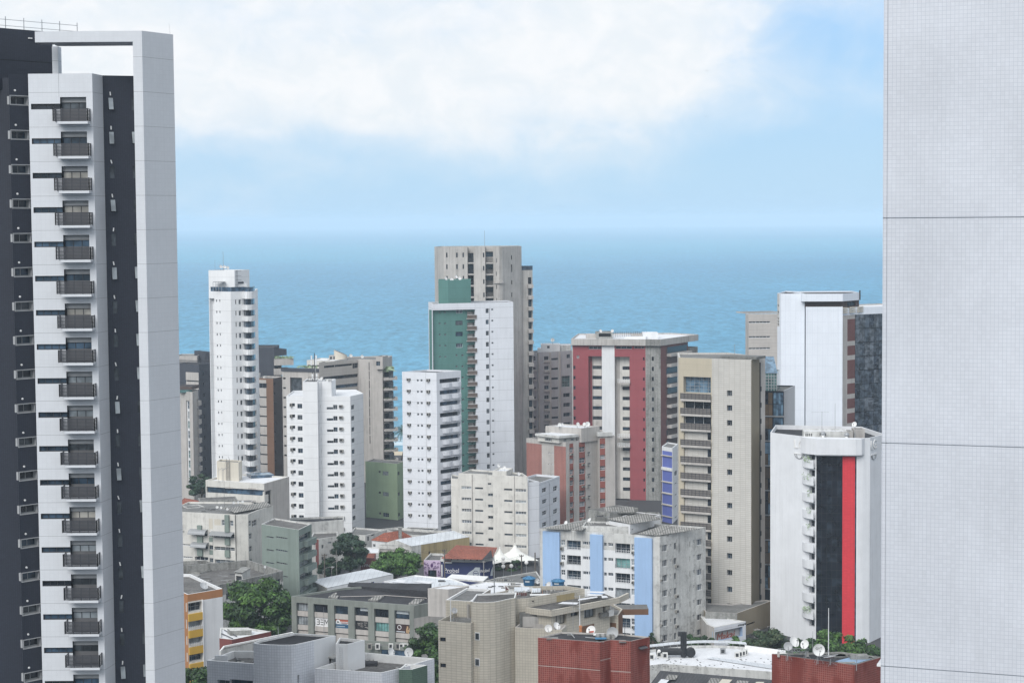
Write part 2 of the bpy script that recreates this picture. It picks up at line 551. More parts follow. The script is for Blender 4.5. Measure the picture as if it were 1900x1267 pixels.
wall_mat('tile_white_near', (.60, .62, .665), var=.09, streak=.05, tile=(.1065, .1065, .0055, (.46, .49, .545), .028), spec=.4, rough=.35)
wall_mat('tile_white', (.68, .70, .74), var=.05, streak=.10, tile=(.30, .30, .022, (.52, .54, .58), .04), spec=.4, rough=.45)
wall_mat('tile_cream', (.54, .50, .425), var=.06, streak=.08, tile=(.70, .32, .028, (.38, .35, .29), .05), rough=.6)
wall_mat('tile_cream_fine', (.55, .51, .43), var=.06, streak=.06, tile=(.35, .35, .02, (.38, .35, .30), .04), rough=.6)
wall_mat('tile_red', (.215, .048, .037), var=.15, streak=.25, tile=(.21, .21, .026, (.30, .135, .12), .16), rough=.4, spec=.35, patch=.8)
wall_mat('red_paint', (.30, .075, .085), var=.06, streak=.08, joint=(3.0, .07, .2, .35))
wall_mat('red_bright', (.62, .045, .06), var=.06, streak=.06, tile=(.6, .3, .02, (.5, .03, .045), .05))
wall_mat('red_brown', (.17, .075, .07), var=.15, streak=.15)
wall_mat('brick_pink', (.32, .135, .115), var=.10, streak=.18, tile=(.5, .25, .03, (.36, .2, .17), .06))
wall_mat('brick_red', (.27, .09, .07), var=.12, streak=.12)
wall_mat('green_dark', (.095, .215, .195), var=.08, streak=.12, joint=(3.1, .08, 0, .3))
wall_mat('green_sage', (.215, .26, .235), var=.08, streak=.15)
wall_mat('green_leaf', (.36, .46, .30), var=.08, streak=.12)
wall_mat('green_tile', (.085, .14, .105), var=.08, streak=.2, tile=(.22, .22, .02, (.12, .17, .14), .1))
wall_mat('blue_light', (.33, .48, .71), var=.05, streak=.10)
wall_mat('blue_side', (.32, .42, .58), var=.05, streak=.10)
wall_mat('blue_strong', (.125, .16, .46), var=.05, streak=.05)
wall_mat('navy', (.035, .045, .14), var=.06, streak=.05)
wall_mat('orange_brown', (.40, .19, .085), var=.06, streak=.08)
wall_mat('yellow', (.58, .36, .06), var=.06, streak=.06)
wall_mat('yellow_wall', (.42, .34, .19), var=.10, streak=.35, stain=.25)
wall_mat('emblem_white', (.72, .735, .76), var=.06, streak=.08, stain=.04)
wall_mat('purple', (.14, .06, .20), var=.05)
wall_mat('lilac', (.62, .50, .66), var=.05)
wall_mat('dark_red_wall', (.20, .07, .065), var=.12, streak=.2)
wall_mat('roof_dark', (.045, .045, .05), var=.30, grime=.35, rough=.9)
wall_mat('roof_grey', (.20, .20, .195), var=.25, grime=.30, stain=.4, rough=.9)
wall_mat('roof_mottled', (.16, .155, .15), var=.35, grime=.4, stain=.7, rough=.95)
wall_mat('roof_white', (.70, .71, .73), var=.10, grime=.12, rough=.7)
wall_mat('roof_tank', (.25, .36, .50), var=.1, grime=.1, rough=.5)
wall_mat('roof_clay', (.36, .12, .075), var=.2, grime=.25, tile=(.3, .5, .06, (.2, .07, .05), .2), rough=.9)
wall_mat('roof_fibro', (.36, .35, .33), var=.25, grime=.3, stain=.5, tile=(.5, 3.0, .12, (.17, .17, .16), .12), rough=.95)
wall_mat('roof_metal', (.60, .63, .66), var=.12, grime=.1, tile=(1.0, 9.0, .06, (.48, .5, .53), .06), rough=.5)
wall_mat('roof_corrugated', (.10, .10, .105), var=.2, grime=.2, tile=(.22, 9.0, .06, (.03, .03, .035), .1), rough=.8)
wall_mat('panel_white', (.74, .78, .84), var=.04, streak=.05, tile=(1.2, 2.6, .04, (.66, .70, .77), .01), rough=.45, spec=.4)
plain('asphalt', (.055, .055, .058), .9)
plain('pavement', (.24, .23, .22), .9)
plain('sand', (.55, .47, .34), .95)
plain('ac_case', (.26, .25, .23), .7)
plain('ac_white', (.62, .62, .60), .6)
plain('ac_grille', (.035, .037, .04), .7)
plain('frame_white', (.70, .71, .72), .5)
plain('frame_grey', (.30, .31, .32), .5)
plain('frame_dark', (.035, .038, .045), .5)
plain('rail_dark', (.045, .047, .055), .5)
plain('rail_brown', (.13, .10, .085), .6)
plain('steel', (.32, .33, .34), .4, .3)
plain('steel_dark', (.09, .09, .10), .5, .2)
plain('dish_white', (.70, .70, .69), .5)
plain('dish_grey', (.42, .43, .44), .5)
plain('dish_red', (.50, .10, .06), .5)
plain('tank_blue', (.035, .13, .26), .45)
plain('tank_blue_lid', (.06, .20, .36), .45)
plain('white_plain', (.74, .74, .73), .6)
plain('tent_white', (.74, .74, .70), .7)
plain('wood_pole', (.13, .115, .10), .9)
plain('concrete_pole', (.30, .29, .28), .9)
plain('black', (.012, .012, .014), .6)
plain('duct_black', (.018, .019, .022), .45)
plain('poster_white', (.74, .75, .76), .5)
plain('poster_red', (.48, .13, .08), .5)
plain('poster_blue', (.03, .10, .19), .5)
plain('poster_dark', (.03, .032, .035), .5)
plain('poster_brown', (.06, .035, .035), .5)
plain('poster_pale', (.50, .55, .58), .5)
plain('poster_tan', (.50, .34, .20), .5)
plain('sign_red', (.34, .09, .06), .5)
plain('clay', (.45, .20, .10), .9)
plain('trunk_bark', (.10, .08, .06), .95)
glass_mat('glass', (.018, .024, .034))
glass_mat('glass_b', (.03, .05, .075))
glass_mat('glass_blue', (.05, .085, .13))
glass_mat('glass_soft', (.06, .07, .08), .25)
glass_mat('glass_pale', (.26, .29, .31), .2, var=.3)
glass_mat('glass_teal', (.16, .33, .32), .2, var=.3)
glass_mat('glass_green', (.07, .14, .14), .15, var=.4)
glass_mat('glass_black', (.010, .012, .018), .12, .35, .3)
glass_mat('glass_sky', (.10, .17, .24), .06, .8, .4)
glass_mat('curtain', (.42, .40, .36), .4, var=.25)
STY.update({
    'dark': (1, 1, 0, None, ['glass', 'glass_b', 'glass']),
    'slot': (1, 1, 0, None, ['glass']),
    'plain2': (2, 1, .07, 'frame_grey', ['glass', 'glass_b', 'glass_soft', 'glass']),
    'strip4': (4, 1, .06, 'frame_dark', ['glass', 'glass_b', 'glass_blue']),
    'strip3': (3, 1, .06, 'frame_dark', ['glass', 'glass_b', 'glass_soft']),
    'white2': (2, 2, .08, 'frame_white', ['glass', 'glass_b', 'glass_soft', 'glass_pale']),
    'white3': (3, 1, .08, 'frame_white', ['glass', 'glass_b', 'glass_soft']),
    'white4': (4, 2, .07, 'frame_white', ['glass', 'glass_soft', 'glass_pale', 'glass_b']),
    'alu3': (3, 2, .07, 'frame_grey', ['glass', 'glass_soft', 'glass_pale', 'glass_b']),
    'vent6': (6, 1, .10, 'frame_white', ['glass', 'glass_soft']),
    'vent_dark': (6, 1, .045, 'frame_grey', ['glass', 'glass_b', 'glass_soft']),
    'vent4': (4, 1, .08, 'frame_grey', ['glass', 'glass_soft', 'glass_pale']),
    'door3': (3, 1, .06, 'frame_dark', ['glass_b', 'glass_blue', 'glass_soft', 'glass_pale', 'curtain']),
    'teal': (5, 1, .05, 'frame_dark', ['glass_teal']),
    'awning': (1, 1, .05, 'frame_dark', ['glass', 'glass_b']),
    'tealgrid': (5, 4, .07, 'frame_grey', ['glass_green']),
    'skygrid': (6, 5, .07, 'frame_grey', ['glass_sky']),
    'pale4': (4, 1, .05, 'frame_dark', ['glass_pale']),
    'greenpane': (2, 2, .08, 'frame_white', ['glass_green', 'glass_b', 'glass_green', 'glass_pale']),
})

# ------------------------------------------------------------------ ground, beach and sea
b = MB(); b.poly([(-6000, -600, 0), (6000, -600, 0), (6000, 676, 0), (-6000, 676, 0)], 'asphalt')
tag(b.build('ground'), kind='structure')
b = MB(); b.poly([(-6000, 676, 0), (6000, 676, 0), (6000, 712, -2.2), (-6000, 712, -2.2)], 'sand')
tag(b.build('beach'), kind='structure')
ms, bs = mat_new('sea_water')
geo = N.new('ShaderNodeNewGeometry'); pos = geo.outputs['Position']
def scl(v, s3):
    n = N.new('ShaderNodeVectorMath'); n.operation = 'MULTIPLY'; L.new(v, n.inputs[0]); n.inputs[1].default_value = s3
    return n.outputs[0]
sp_ = N.new('ShaderNodeSeparateXYZ'); L.new(pos, sp_.inputs[0])
patch = noise(scl(pos, (.00035, .00060, 1)), 1.0, 4, .55, .6)
chop = noise(scl(pos, (.16, .05, 1)), 1.0, 8, .74, .3)
chop2 = noise(scl(pos, (.010, .0030, 1)), 1.0, 6, .72, .3)
col = mixc(mrange(patch, .34, .66, 0, 1), (.070, .235, .370), (.088, .280, .415))
reef = mth('MULTIPLY', mrange(noise(scl(pos, (.00012, .00055, 1)), 1.0, 3, .5, .4), .50, .60, 0, 1),
           mrange(sp_.outputs[1], 2200, 4200, 0, 1))
col = mixc(mth('MULTIPLY', reef, .35), col, (.09, .36, .46))
shal = mrange(sp_.outputs[1], 700, 1000, 1, 0)
col = mixc(mth('MULTIPLY', shal, .6), col, (.15, .29, .36))
col = mixc(1.0, col, comb3(mrange(chop, .32, .70, .58, 1.42, False)), 'MULTIPLY')
col = mixc(1.0, col, comb3(mrange(chop2, .3, .7, .92, 1.08, False)), 'MULTIPLY')
cap = mrange(noise(scl(pos, (.022, .006, 1)), 1.0, 8, .8, .2), .70, .75, 0, .8)
surf = mth('MULTIPLY', mrange(noise(scl(pos, (.010, .07, 1)), 1.0, 5, .65, 1.2), .50, .62, 0, .9), mrange(sp_.outputs[1], 705, 790, 1, 0))
col = mixc(mth('MAXIMUM', cap, surf), col, (.70, .76, .78))
L.new(col, bs.inputs['Base Color'])
bs.inputs['Roughness'].default_value = .55
bs.inputs['Specular IOR Level'].default_value = .12
b = MB(); b.poly([(-60000, 697, -1.4), (60000, 697, -1.4), (60000, 22000, -1.4), (-60000, 22000, -1.4)], 'sea_water')
tag(b.build('sea'), kind='structure')

# ------------------------------------------------------------------ moist sea air
HAZE = 0.00014
mh = bpy.data.materials.new('haze'); mh.use_nodes = True
N, L = mh.node_tree.nodes, mh.node_tree.links; N.clear()
pv = N.new('ShaderNodeVolumePrincipled'); pv.inputs['Density'].default_value = HAZE
pv.inputs['Color'].default_value = (.72, .87, 1.0, 1); pv.inputs['Anisotropy'].default_value = -.1
ho = N.new('ShaderNodeOutputMaterial'); L.new(pv.outputs[0], ho.inputs['Volume'])
MATS['haze'] = mh
b = MB(); b.box(-62000, 62000, -620, 22200, -3.4, 116, 'haze')
hz = tag(b.build('haze', uv=False), kind='stuff'); hz.display_type = 'WIRE'

plain('leaf_plant', (.045, .075, .03), .7, var=.3)
plain('frame_pale', (.36, .37, .38), .6)
plain('rail_panel', (.17, .155, .145), .6)
plain('panel_mid', (.12, .12, .125), .6)
plain('sign_white', (.85, .85, .86), .5, var=0)
# ------------------------------------------------------------------ big white tiled wall on the right
B = Bld('tiled_tower', 'pale tiled blank side of a tower filling the right edge of the view', 'tower block', (0, 0, 1), at(1640, 1260, 50) * Vector((1, 1, 0)) if 0 else Vector((9.9, 50, 0)))
p0, p1 = at(1637, 633, 50.0), at(1900, 633, 48.75)
e = (p1 - p0).normalized(); p2 = p0 + e * 14
v = Vol(B, deep((p0.x, p0.y), (p2.x, p2.y), 12), 112, 'tile_white_near', 'roof_grey')
f = v.f[0]
plain('joint_dark', (.41, .44, .48), .8)
for y in (405, 821.5, 1235):
    z = f.uz(1640, y)[1]
    f.holes.append((0, f.len, z - .013, z + .013, .03, 'joint_dark', 'joint_dark'))
f.holes.append((.101, .110, 0, 112, .03, 'joint_dark', 'joint_dark'))
v.done()
b = MB(); z = f.uz(1640, 1234)[1]
b.obox(f.pt(-.12, z - .06, -3), f.t * .12, f.n * 2.9, (0, 0, .06), 'frame_white'); b.build('ledge', B.root)
# ------------------------------------------------------------------ dark and white apartment tower on the left
B = Bld('balcony_tower', 'tall charcoal and white apartment tower with an open white roof frame and slatted balconies', 'apartment tower', (0, 0, 1), Vector((-38, 172, 0)))
def xy(x, y, Y): p = B.P(x, y, Y); return (p.x, p.y)
ZB = B.P(110, 137, 167.3).z               # roof of the white bay
bay = [xy(18, 600, 166.3), xy(18, 600, 166.31)]
a0, a1, a2 = xy(-90, 600, 171.5), xy(27, 600, 171.5), xy(27.2, 600, 167.0)
b0, b1, b2, b3 = xy(63, 600, 168.4), xy(63, 600, 167.3), xy(181, 600, 167.3), xy(200, 600, 169.7)
c0 = xy(258, 600, 170.6)
pts = [a0, a1, a2, b0, b1, b2, b3, c0, (c0[0] - 3.0, 192), (a0[0], 192)]
V = Vol(B, pts, ZB, 'tower_dark', 'roof_dark', par=.5)
FA, FS, FO, FR, FB, FC, FD = V.f[:7]
FR.mat = FB.mat = FC.mat = 'tower_white'
rows_top, rows_n = 202.5, 21
DZ = 3.03
def fl(f, x, y, k, ref=None):
    u, z = f.uz(x, y); return u, z - k * DZ
zr0 = FB.uz(135, 202.5)[1]               # top of the first balcony railing
u_b0, u_b1 = FB.uz(103.5, 210)[0], FB.uz(167, 210)[0]
u_d0, u_d1 = FB.uz(111.5, 190)[0], FB.uz(160, 190)[0]
u_s0 = FB.uz(57.5, 196)[0]
zd1 = FB.uz(135, 180.5)[1]; zs0, zs1 = FB.uz(80, 203.5)[1], FB.uz(80, 193)[1]
zslab0, zslab1 = FB.uz(135, 231.3)[1], FB.uz(135, 226.5)[1]
uj = FB.uz(109, 160)[0]
wo_z = FO.uz(35, 177.5)[1], FO.uz(35, 196)[1]
FO_L = FO.len
for k in range(rows_n):
    s = -k * DZ
    # glazed balcony door and the strip window that runs into it
    FB.holes.append((u_d0, u_d1, zslab1 + s, zd1 + s, .55, None, 'frame_dark'))
    w = FB.pane(u_d0, u_d1, zslab1 + s, zd1 + s - .45, -.5, 'door3', 'balcony_door')
    mb = MB(); mb.obox(FB.pt(u_d0 + .06, zslab1 + s + .05, -.47), FB.t * (u_d1 - u_d0 - .12), FB.n * .01, (0, 0, 1.1), 'panel_mid'); mb.build('gap_backing', w)  # added panel; its tone stands for the lit interior behind the slats
    mb = MB(); mb.obox(FB.pt(u_d0, zd1 + s - .45, -.45), FB.t * (u_d1 - u_d0), FB.n * .05, (0, 0, .45), 'frame_grey'); mb.build('shutter_box', B.root)
    FB.holes.append((u_s0, u_d0, zs0 + s, zs1 + s, .22, None, 'frame_dark'))
    FB.pane(u_s0, u_d0, zs0 + s, zs1 + s, -.2, 'strip4')
    # balcony
    mb = MB()
    mb.obox(FB.pt(u_b0 + .35, zslab0 + s, .02), FB.t * (u_b1 - u_b0 - .35), FB.n * 1.0, (0, 0, zslab1 - zslab0), 'tower_white')
    sl = mb.build('balcony', B.root)
    FB.rail(u_b0, u_b1, zslab1 + s + .02, zr0 + s, 1.02, 'rail_dark', 'railing', 9, 4, .98, sl, .042)
    # framed corner window on the dark wall
    za, zb = wo_z[1] + s, wo_z[0] + s
    FO.holes.append((.13, FO_L - .08, za + .08, zb - .08, .55, None, 'frame_pale'))
    w = FO.pane(.13, FO_L - .08, za + .08, zb - .08, -.5, 'plain2')
    mb = MB()
    mb.obox(FO.pt(.05, zb - .07, -.05), FO.t * (FO_L - .05), FO.n * .09, (0, 0, .07), 'frame_pale')
    mb.obox(FO.pt(.05, za, -.05), FO.t * (FO_L - .05), FO.n * .09, (0, 0, .07), 'frame_pale')
    mb.obox(FO.pt(.05, za + .07, -.05), FO.t * .07, FO.n * .09, (0, 0, zb - za - .14), 'frame_pale')
    mb.build('frame', w)
    mb = MB(); p = FO.pt(FO.len * .3, zb + .42 + s * 0, .0)
    mb.lathe(p, FO.n, [(.001, .08), (.09, .07), (.10, 0)], 8, 'white_plain'); mb.build('wall_light', B.root)
    # top-hung bathroom windows on the recessed dark wall
    for (xa, xb, chance) in ((243.5, 252.5, .55), (201, 210, .3)):
        u0, z1 = FD.uz(xa, 182); u1, z0 = FD.uz(xb, 205)
        z1 += s; z0 += s
        u1 = min(u1, FD.len - .05)
        FD.holes.append((u0, u1, z0, z1, .12, 'glass_black', 'frame_dark'))
        openw = RNG.random() < chance
        ang = math.radians(RNG.uniform(14, 24)) if openw else 0
        h = z1 - z0
        mb = MB(); top = FD.pt(u0, z1, -.08 if not openw else .02)
        dn = Vector((0, 0, -math.cos(ang) * h)) + FD.n * math.sin(ang) * h
        mb.obox(top, FD.t * (u1 - u0), dn, FD.t.cross(dn).normalized() * .04, 'glass_pale' if openw else 'glass_soft')
        mb.build('window', B.root)
    u0, z1 = FD.uz(203.5, 171); 
    mb = MB(); tilt = RNG.uniform(-.1, .1)
    mb.obox(FD.pt(u0, z1 - .32 + s, 0), FD.t * .10, FD.n * .12, Vector((0, 0, .32)) + FD.t * tilt, 'white_plain'); mb.build('wall_light', B.root)
FB.holes.append((uj - .012, uj + .012, zd1 + .02, ZB, .02, 'frame_grey', 'frame_grey'))
V.done()
# the open frame: pier, beam and short post
p0, p1, p2 = xy(257, 600, 167.0), xy(274, 600, 167.0), xy(331.5, 600, 170.6)
p0b = xy(257, 600, 170.5)
ZF = B.P(265, 57.5, 167).z
V2 = Vol(B, [p0, p1, p2, (p2[0] - 1.2, p2[1] + 2.4), (p0b[0], p0b[1] + 2.2)], ZF, 'tower_white', 'tower_white', par=.3, name='frame_pier')
V2.done()
zb1 = B.P(160, 78.5, 167).z
bl = xy(65, 80, 167.0)
mb = MB(); mb.obox((bl[0], 167.0, zb1), (p0[0] - bl[0], 0, 0), (0, 2.2, 0), (0, 0, ZF - zb1), 'tower_white')
mb.build('frame_beam', B.root)
zb2 = B.P(160, 86, 170.4).z
mb = MB(); mb.obox((bl[0] + 1.2, 169.3, zb2), (p0[0] - bl[0] - 1.25, 0, 0), (0, 1.1, 0), (0, 0, ZF - zb2 - .3), 'tower_white'); mb.build('frame_beam', B.root)
q0, q1 = xy(95.5, 110, 170.2), xy(106.5, 110, 170.2)
mb = MB(); mb.obox((q0[0], 170.45, ZB - .4), (q1[0] - q0[0], 0, 0), (0, 1.3, 0), (0, 0, zb2 - ZB + .4), 'tower_white'); mb.build('frame_post', B.root)
# dark penthouse behind
r0, r1, r2 = xy(-90, 70, 167.5), xy(5, 70, 171.6), xy(97, 70, 175.6)
r0 = (r1[0] - (r2[0] - r1[0]) * 1.0, r1[1] - (r2[1] - r1[1]) * 1.0)
ZP = B.P(2, 52.5, 171.6).z
V3 = Vol(B, [r0, r2, (r2[0] * 1.06, r2[1] * 1.05), (r0[0], r0[1] + 14)], ZP, 'tower_dark', 'roof_dark', z0=ZB - 1, par=.3, name='penthouse')
f = V3.f[0]
zj = f.uz(30, 113)[1]; f.holes.append((0, f.len, zj - .03, zj + .03, .03, 'black', 'black'))
V3.done()
f.rail(0, f.len + 3.0, ZP, ZP + 1.1, -.3, 'steel', 'railing', 2, 7, r=.02)
mb = MB(); u, z = f.uz(52, 72.5); mb.obox(f.pt(u, z, 0), f.t * .35, f.n * .18, (0, 0, .10), 'white_plain'); mb.build('wall_light', B.root)
mb = MB(); p = Vector((*xy(316, 60, 170.5), ZF)); mb.tube(p - Vector((0, 0, .3)), p + Vector((-.1, 0, 1.0)), .012, .008, 5, 'steel'); mb.build('lightning_rod', B.root)
# ------------------------------------------------------------------ towers by the sea, left half
Z4, Z5, Z6, Z7, Z8 = (330, 460, 2.879), (720, 430, 2.694), (1030, 590, 3.091), (1360, 520, 3.727), (1390, 780, 2.6)
X8, V1, V2_, V3_, V4_, V5_ = (330, 640, 4.874), (1060, 940, 7.6), (1050, 600, 7.308), (1230, 640, 4.874), (1180, 600, 4.873), (520, 640, 8.636)
def XY(B, x, y, Y): p = B.P(x, y, Y); return (p.x, p.y)

# slim white tower
B = Bld('curved_balcony_tower', 'slim white tower with curved glass balconies and a mast on its block top', 'apartment tower', Z4, Vector((-82, 507, 0)))
zt = B.P(281, 234, 506).z
pL, pM, pR = XY(B, 168, 400, 511), XY(B, 285, 400, 506), XY(B, 354, 400, 508.5)
pR2 = XY(B, 412, 400, 513)
V = Vol(B, [pL, pM, pR, (pR2[0], pR2[1] + 1.0), (pR2[0] - 1, pR2[1] + 14), (pL[0], pL[1] + 12)], zt, 'white_clean', 'roof_grey', par=.3)
fl_, fr_ = V.f[0], V.f[1]
fl_.hole(177, 270, 203, 1240, 1.2, 'white_clean')
fl_.win(204, 276, 209.5, 288, 15, 1109, style='slot'); fl_.win(221, 276, 226, 288, 15, 1109, style='slot')
fr_.win(307, 276, 313, 301, 15, 1112, style='slot'); fr_.win(325, 276, 337, 301, 15, 1112, style='plain2')
V.done()
n = 15
import itertools
def arc(B, pts): return [XY(B, x, 400, Y) for x, Y in pts]
ga = arc(B, [(353, 508.9), (363, 507.2), (378, 506.6), (392, 507.2), (404, 509.2), (411, 513.4)])
gb = arc(B, [(352, 508.3), (363, 506.5), (378, 505.9), (393, 506.5), (406, 508.6), (413, 513.4)])
z0_, zl_ = B.P(380, 304, 506.5).z, B.P(380, 1138, 506.5).z
dz = (z0_ - zl_) / 14
zz = zt - .1
for k in range(27):
    zb = z0_ - k * dz          # top of the white band
    if zb < 3: break
    mb = MB(); mb.band(gb, zb - .46 * dz, zb, .3, 'white_paint', False); mb.band(gb, zb - .46 * dz - .02, zb - .40 * dz, .32, 'white_paint', False)
    mb.build('balcony', B.root)
    mb = MB(); mb.band(ga, zb + .01, zb + .54 * dz - .01, .06, RNG.choice(['glass', 'glass_b', 'glass_b']), False)
    for i in (1, 3, 4):
        p = ga[i]; mb.tube((p[0], p[1], zb), (p[0], p[1], zb + .54 * dz), .07, n=4, mat='frame_white')
    mb.build('curved_window', B.root)
mb = MB(); mb.band(gb, z0_ + .54 * dz, zt, .3, 'white_clean', False); mb.build('balcony_crown', B.root)
mb = MB()                                       # terrace rail of dark glass
rl = [XY(B, 176, 232, 510.6), XY(B, 283, 232, 506.2), XY(B, 352, 232, 508.6)] + gb[1:]
zr_ = B.P(281, 208, 506).z
mb.band(rl, zt, zr_ - .1, .05, 'glass_blue', False)
for a, c in zip(rl, rl[1:]):
    k = max(1, int(Vector((a[0] - c[0], a[1] - c[1])).length / 1.1))
    for i in range(k):
        q = Vector(a).lerp(Vector(c), i / k); mb.tube((q.x, q.y, zt), (q.x, q.y, zr_), .05, n=4, mat='steel')
mb.build('terrace_railing', B.root)
c0, c1 = XY(B, 164.5, 180, 511.5), XY(B, 303.5, 180, 508.5)
V = Vol(B, deep(c0, c1, 8), B.P(233, 120, 510).z, 'white_clean', 'roof_grey', z0=zt - .4, par=.3, name='roof_block'); V.done()
p = XY(B, 306, 190, 510); q = XY(B, 370, 190, 511)
V = Vol(B, deep(p, q, 6), B.P(338, 190, 510).z, 'white_paint', 'roof_white', z0=zt - .3, par=.2, name='roof_room'); V.done()
V = Vol(B, deep(XY(B, 305, 186, 509.8), XY(B, 352, 186, 510.6), 7), B.P(330, 181.5, 510).z, 'charcoal_far', 'roof_dark', z0=B.P(330, 190.5, 510).z, par=.1, name='roof_slab'); V.done()
mb = MB(); zp = B.P(217, 183, 508).z
for x in (188, 203, 218, 233, 248):
    a = XY(B, x, 200, 508); mb.tube((a[0], a[1], zt), (a[0], a[1], zp), .07, n=4, mat='steel')
a, c = XY(B, 188, 200, 508), XY(B, 248, 200, 508)
mb.obox((a[0], a[1] - .1, zp), (c[0] - a[0], c[1] - a[1], 0), (0, 1.8, 0), (0, 0, .15), 'steel'); mb.build('pergola', B.root)
mb = MB()
zc = B.P(233, 120, 510).z
for i in range(5):
    z = zc - .3 - i * 1.2; a = XY(B, 305, 150, 509); mb.obox((a[0], a[1], z), (1.7, 0, 0), (0, .06, 0), (0, 0, .08), 'steel_dark')
for x in (306, 314, 319): a = XY(B, x, 150, 509); mb.tube((a[0], a[1], zc - 5.4), (a[0], a[1], zc + .1), .05, n=4, mat='steel_dark')
mb.build('roof_ladder', B.root)

# charcoal tower behind, left
B = Bld('charcoal_tower', 'charcoal tower with two pale panels, left of the slim white tower', 'apartment tower', X8, Vector((-104, 605, 0)))
p0, p1, p2 = XY(B, -20, 180, 606), XY(B, 190, 180, 600), XY(B, 300, 180, 606)
V = Vol(B, par4(p0, p1, p2), B.P(190, 178, 600).z, 'charcoal_far', 'roof_dark', par=.3)
f = V.f[0]
f.paint(72, 247, 188, 320, 'concrete_warm'); f.paint(75, 332, 188, 400, 'concrete_warm'); f.hole(75, 402, 188, 411, .4, 'glass')
f.hole(75, 320, 188, 331, .4, 'glass')
for k in range(4, 24): pass
f.win(75, 420, 120, 440, 12, 1300, style='plain2'); 
V.f[1].win(225, 240, 240, 275, 14, 1500, style='slot')
V.done()
V.f[0].rail(0, V.f[0].len, V.z1 + .2, B.P(190, 140, 600).z, -.4, 'steel_dark', 'roof_railing', 2, 22, r=.06)
V.f[1].rail(0, V.f[1].len, V.z1 + .2, B.P(190, 140, 600).z, -.4, 'steel_dark', 'roof_railing', 2, 12, r=.06)
W2 = Vol(B, deep(XY(B, -20, 120, 612), XY(B, 174, 120, 612), 10), B.P(100, 99, 612).z, 'concrete_warm', 'roof_grey', z0=V.z1 - 1, par=.3, name='roof_house'); W2.done()
W2 = Vol(B, deep(XY(B, 249, 90, 612), XY(B, 292, 90, 613), 8), B.P(270, 63, 612).z, 'charcoal_far', 'roof_dark', z0=V.z1 - 1, par=.2, name='lift_tower'); W2.done()

# narrow grey-green tower with a glazed stair column
B = Bld('stair_column_tower', 'narrow grey tower with a vertical column of green stair windows', 'apartment tower', X8, Vector((-98, 562, 0)))
p0, p1, p2 = XY(B, -40, 430, 566), XY(B, 132, 430, 560), XY(B, 184, 430, 568)
V = Vol(B, par4(p0, p1, p2), B.P(132, 426, 560).z, 'concrete_warm', 'roof_grey', par=.3)
f = V.f[0]
f.hole(81, 505, 111, 1262, .4, 'frame_white')
for k, (u0, u1, a, b_) in enumerate(f.rows(82, 507, 110, 576, 15, 1745)):
    mb = f.pane(u0 + .1, u1 - .1, a, b_, -.2, 'greenpane', 'stair_window')
V.f[1].win(172, 490, 184, 503, 14, 1600, style='slot', depth=1.0)
V.done()
V.f[1].box(174, 503, 190, 545, -.5, .8, 'concrete_warm', 'balcony', 14, 1613)
W2 = Vol(B, deep(XY(B, -30, 400, 563), XY(B, 129, 400, 562), 6), B.P(80, 374, 562).z, 'brown_dark', 'roof_dark', z0=B.P(80, 405, 562).z, par=.1, name='roof_slab'); W2.done()
W2 = Vol(B, deep(XY(B, 20, 420, 561.5), XY(B, 128, 420, 562.3), 4), B.P(80, 405, 562).z, 'glass_green', 'roof_dark', z0=V.z1 - .3, par=.05, name='glass_room'); W2.done()

# charcoal block with pale balcony decks, right of the slim tower
B = Bld('charcoal_block', 'dark blank block with pale roof-terrace decks behind the brown tower', 'apartment tower', X8, Vector((-80, 628, 0)))
p0, p1 = XY(B, 640, 150, 622), XY(B, 872, 150, 622)
V = Vol(B, deep(p0, p1, 14), B.P(780, 24, 622).z, 'charcoal_far', 'roof_dark', par=.3); V.done()
p2 = XY(B, 984, 60, 625)
V = Vol(B, deep(p1, p2, 10), B.P(930, 37, 624).z, 'charcoal_far', 'roof_dark', z0=B.P(930, 95, 624).z, par=.3, name='overhang'); V.done()
q1, q2 = XY(B, 874, 150, 624), XY(B, 938, 150, 627)
V = Vol(B, deep(q1, q2, 14), B.P(905, 128, 624).z, 'concrete_warm', 'roof_grey', par=.3, name='side_wall')
V.f[0].win(880, 180, 936, 235, 8, 900, style='plain2', depth=.5); V.done()
for y in (128, 215):
    W2 = Vol(B, deep(XY(B, 874, y, 621), XY(B, 1046 - (y - 128) * .3, y, 623), 5), B.P(960, y - 3, 622).z, 'concrete_warm', 'roof_grey', z0=B.P(960, y + 55, 622).z, par=.3, name='deck'); W2.done()
mb = MB()
for i in range(30):
    a = XY(B, 880 + i * 5.4, 120, 622.5); r = RNG.uniform(.3, .7)
    for _ in range(5): mb.poly([Vector((a[0], a[1], B.P(960, 125, 622).z)) + Vector((RNG.uniform(-r, r), RNG.uniform(-.4, .4), RNG.uniform(0, 1.0))) for _ in range(3)], 'green_leaf')
mb.build('planter_hedge', B.root)

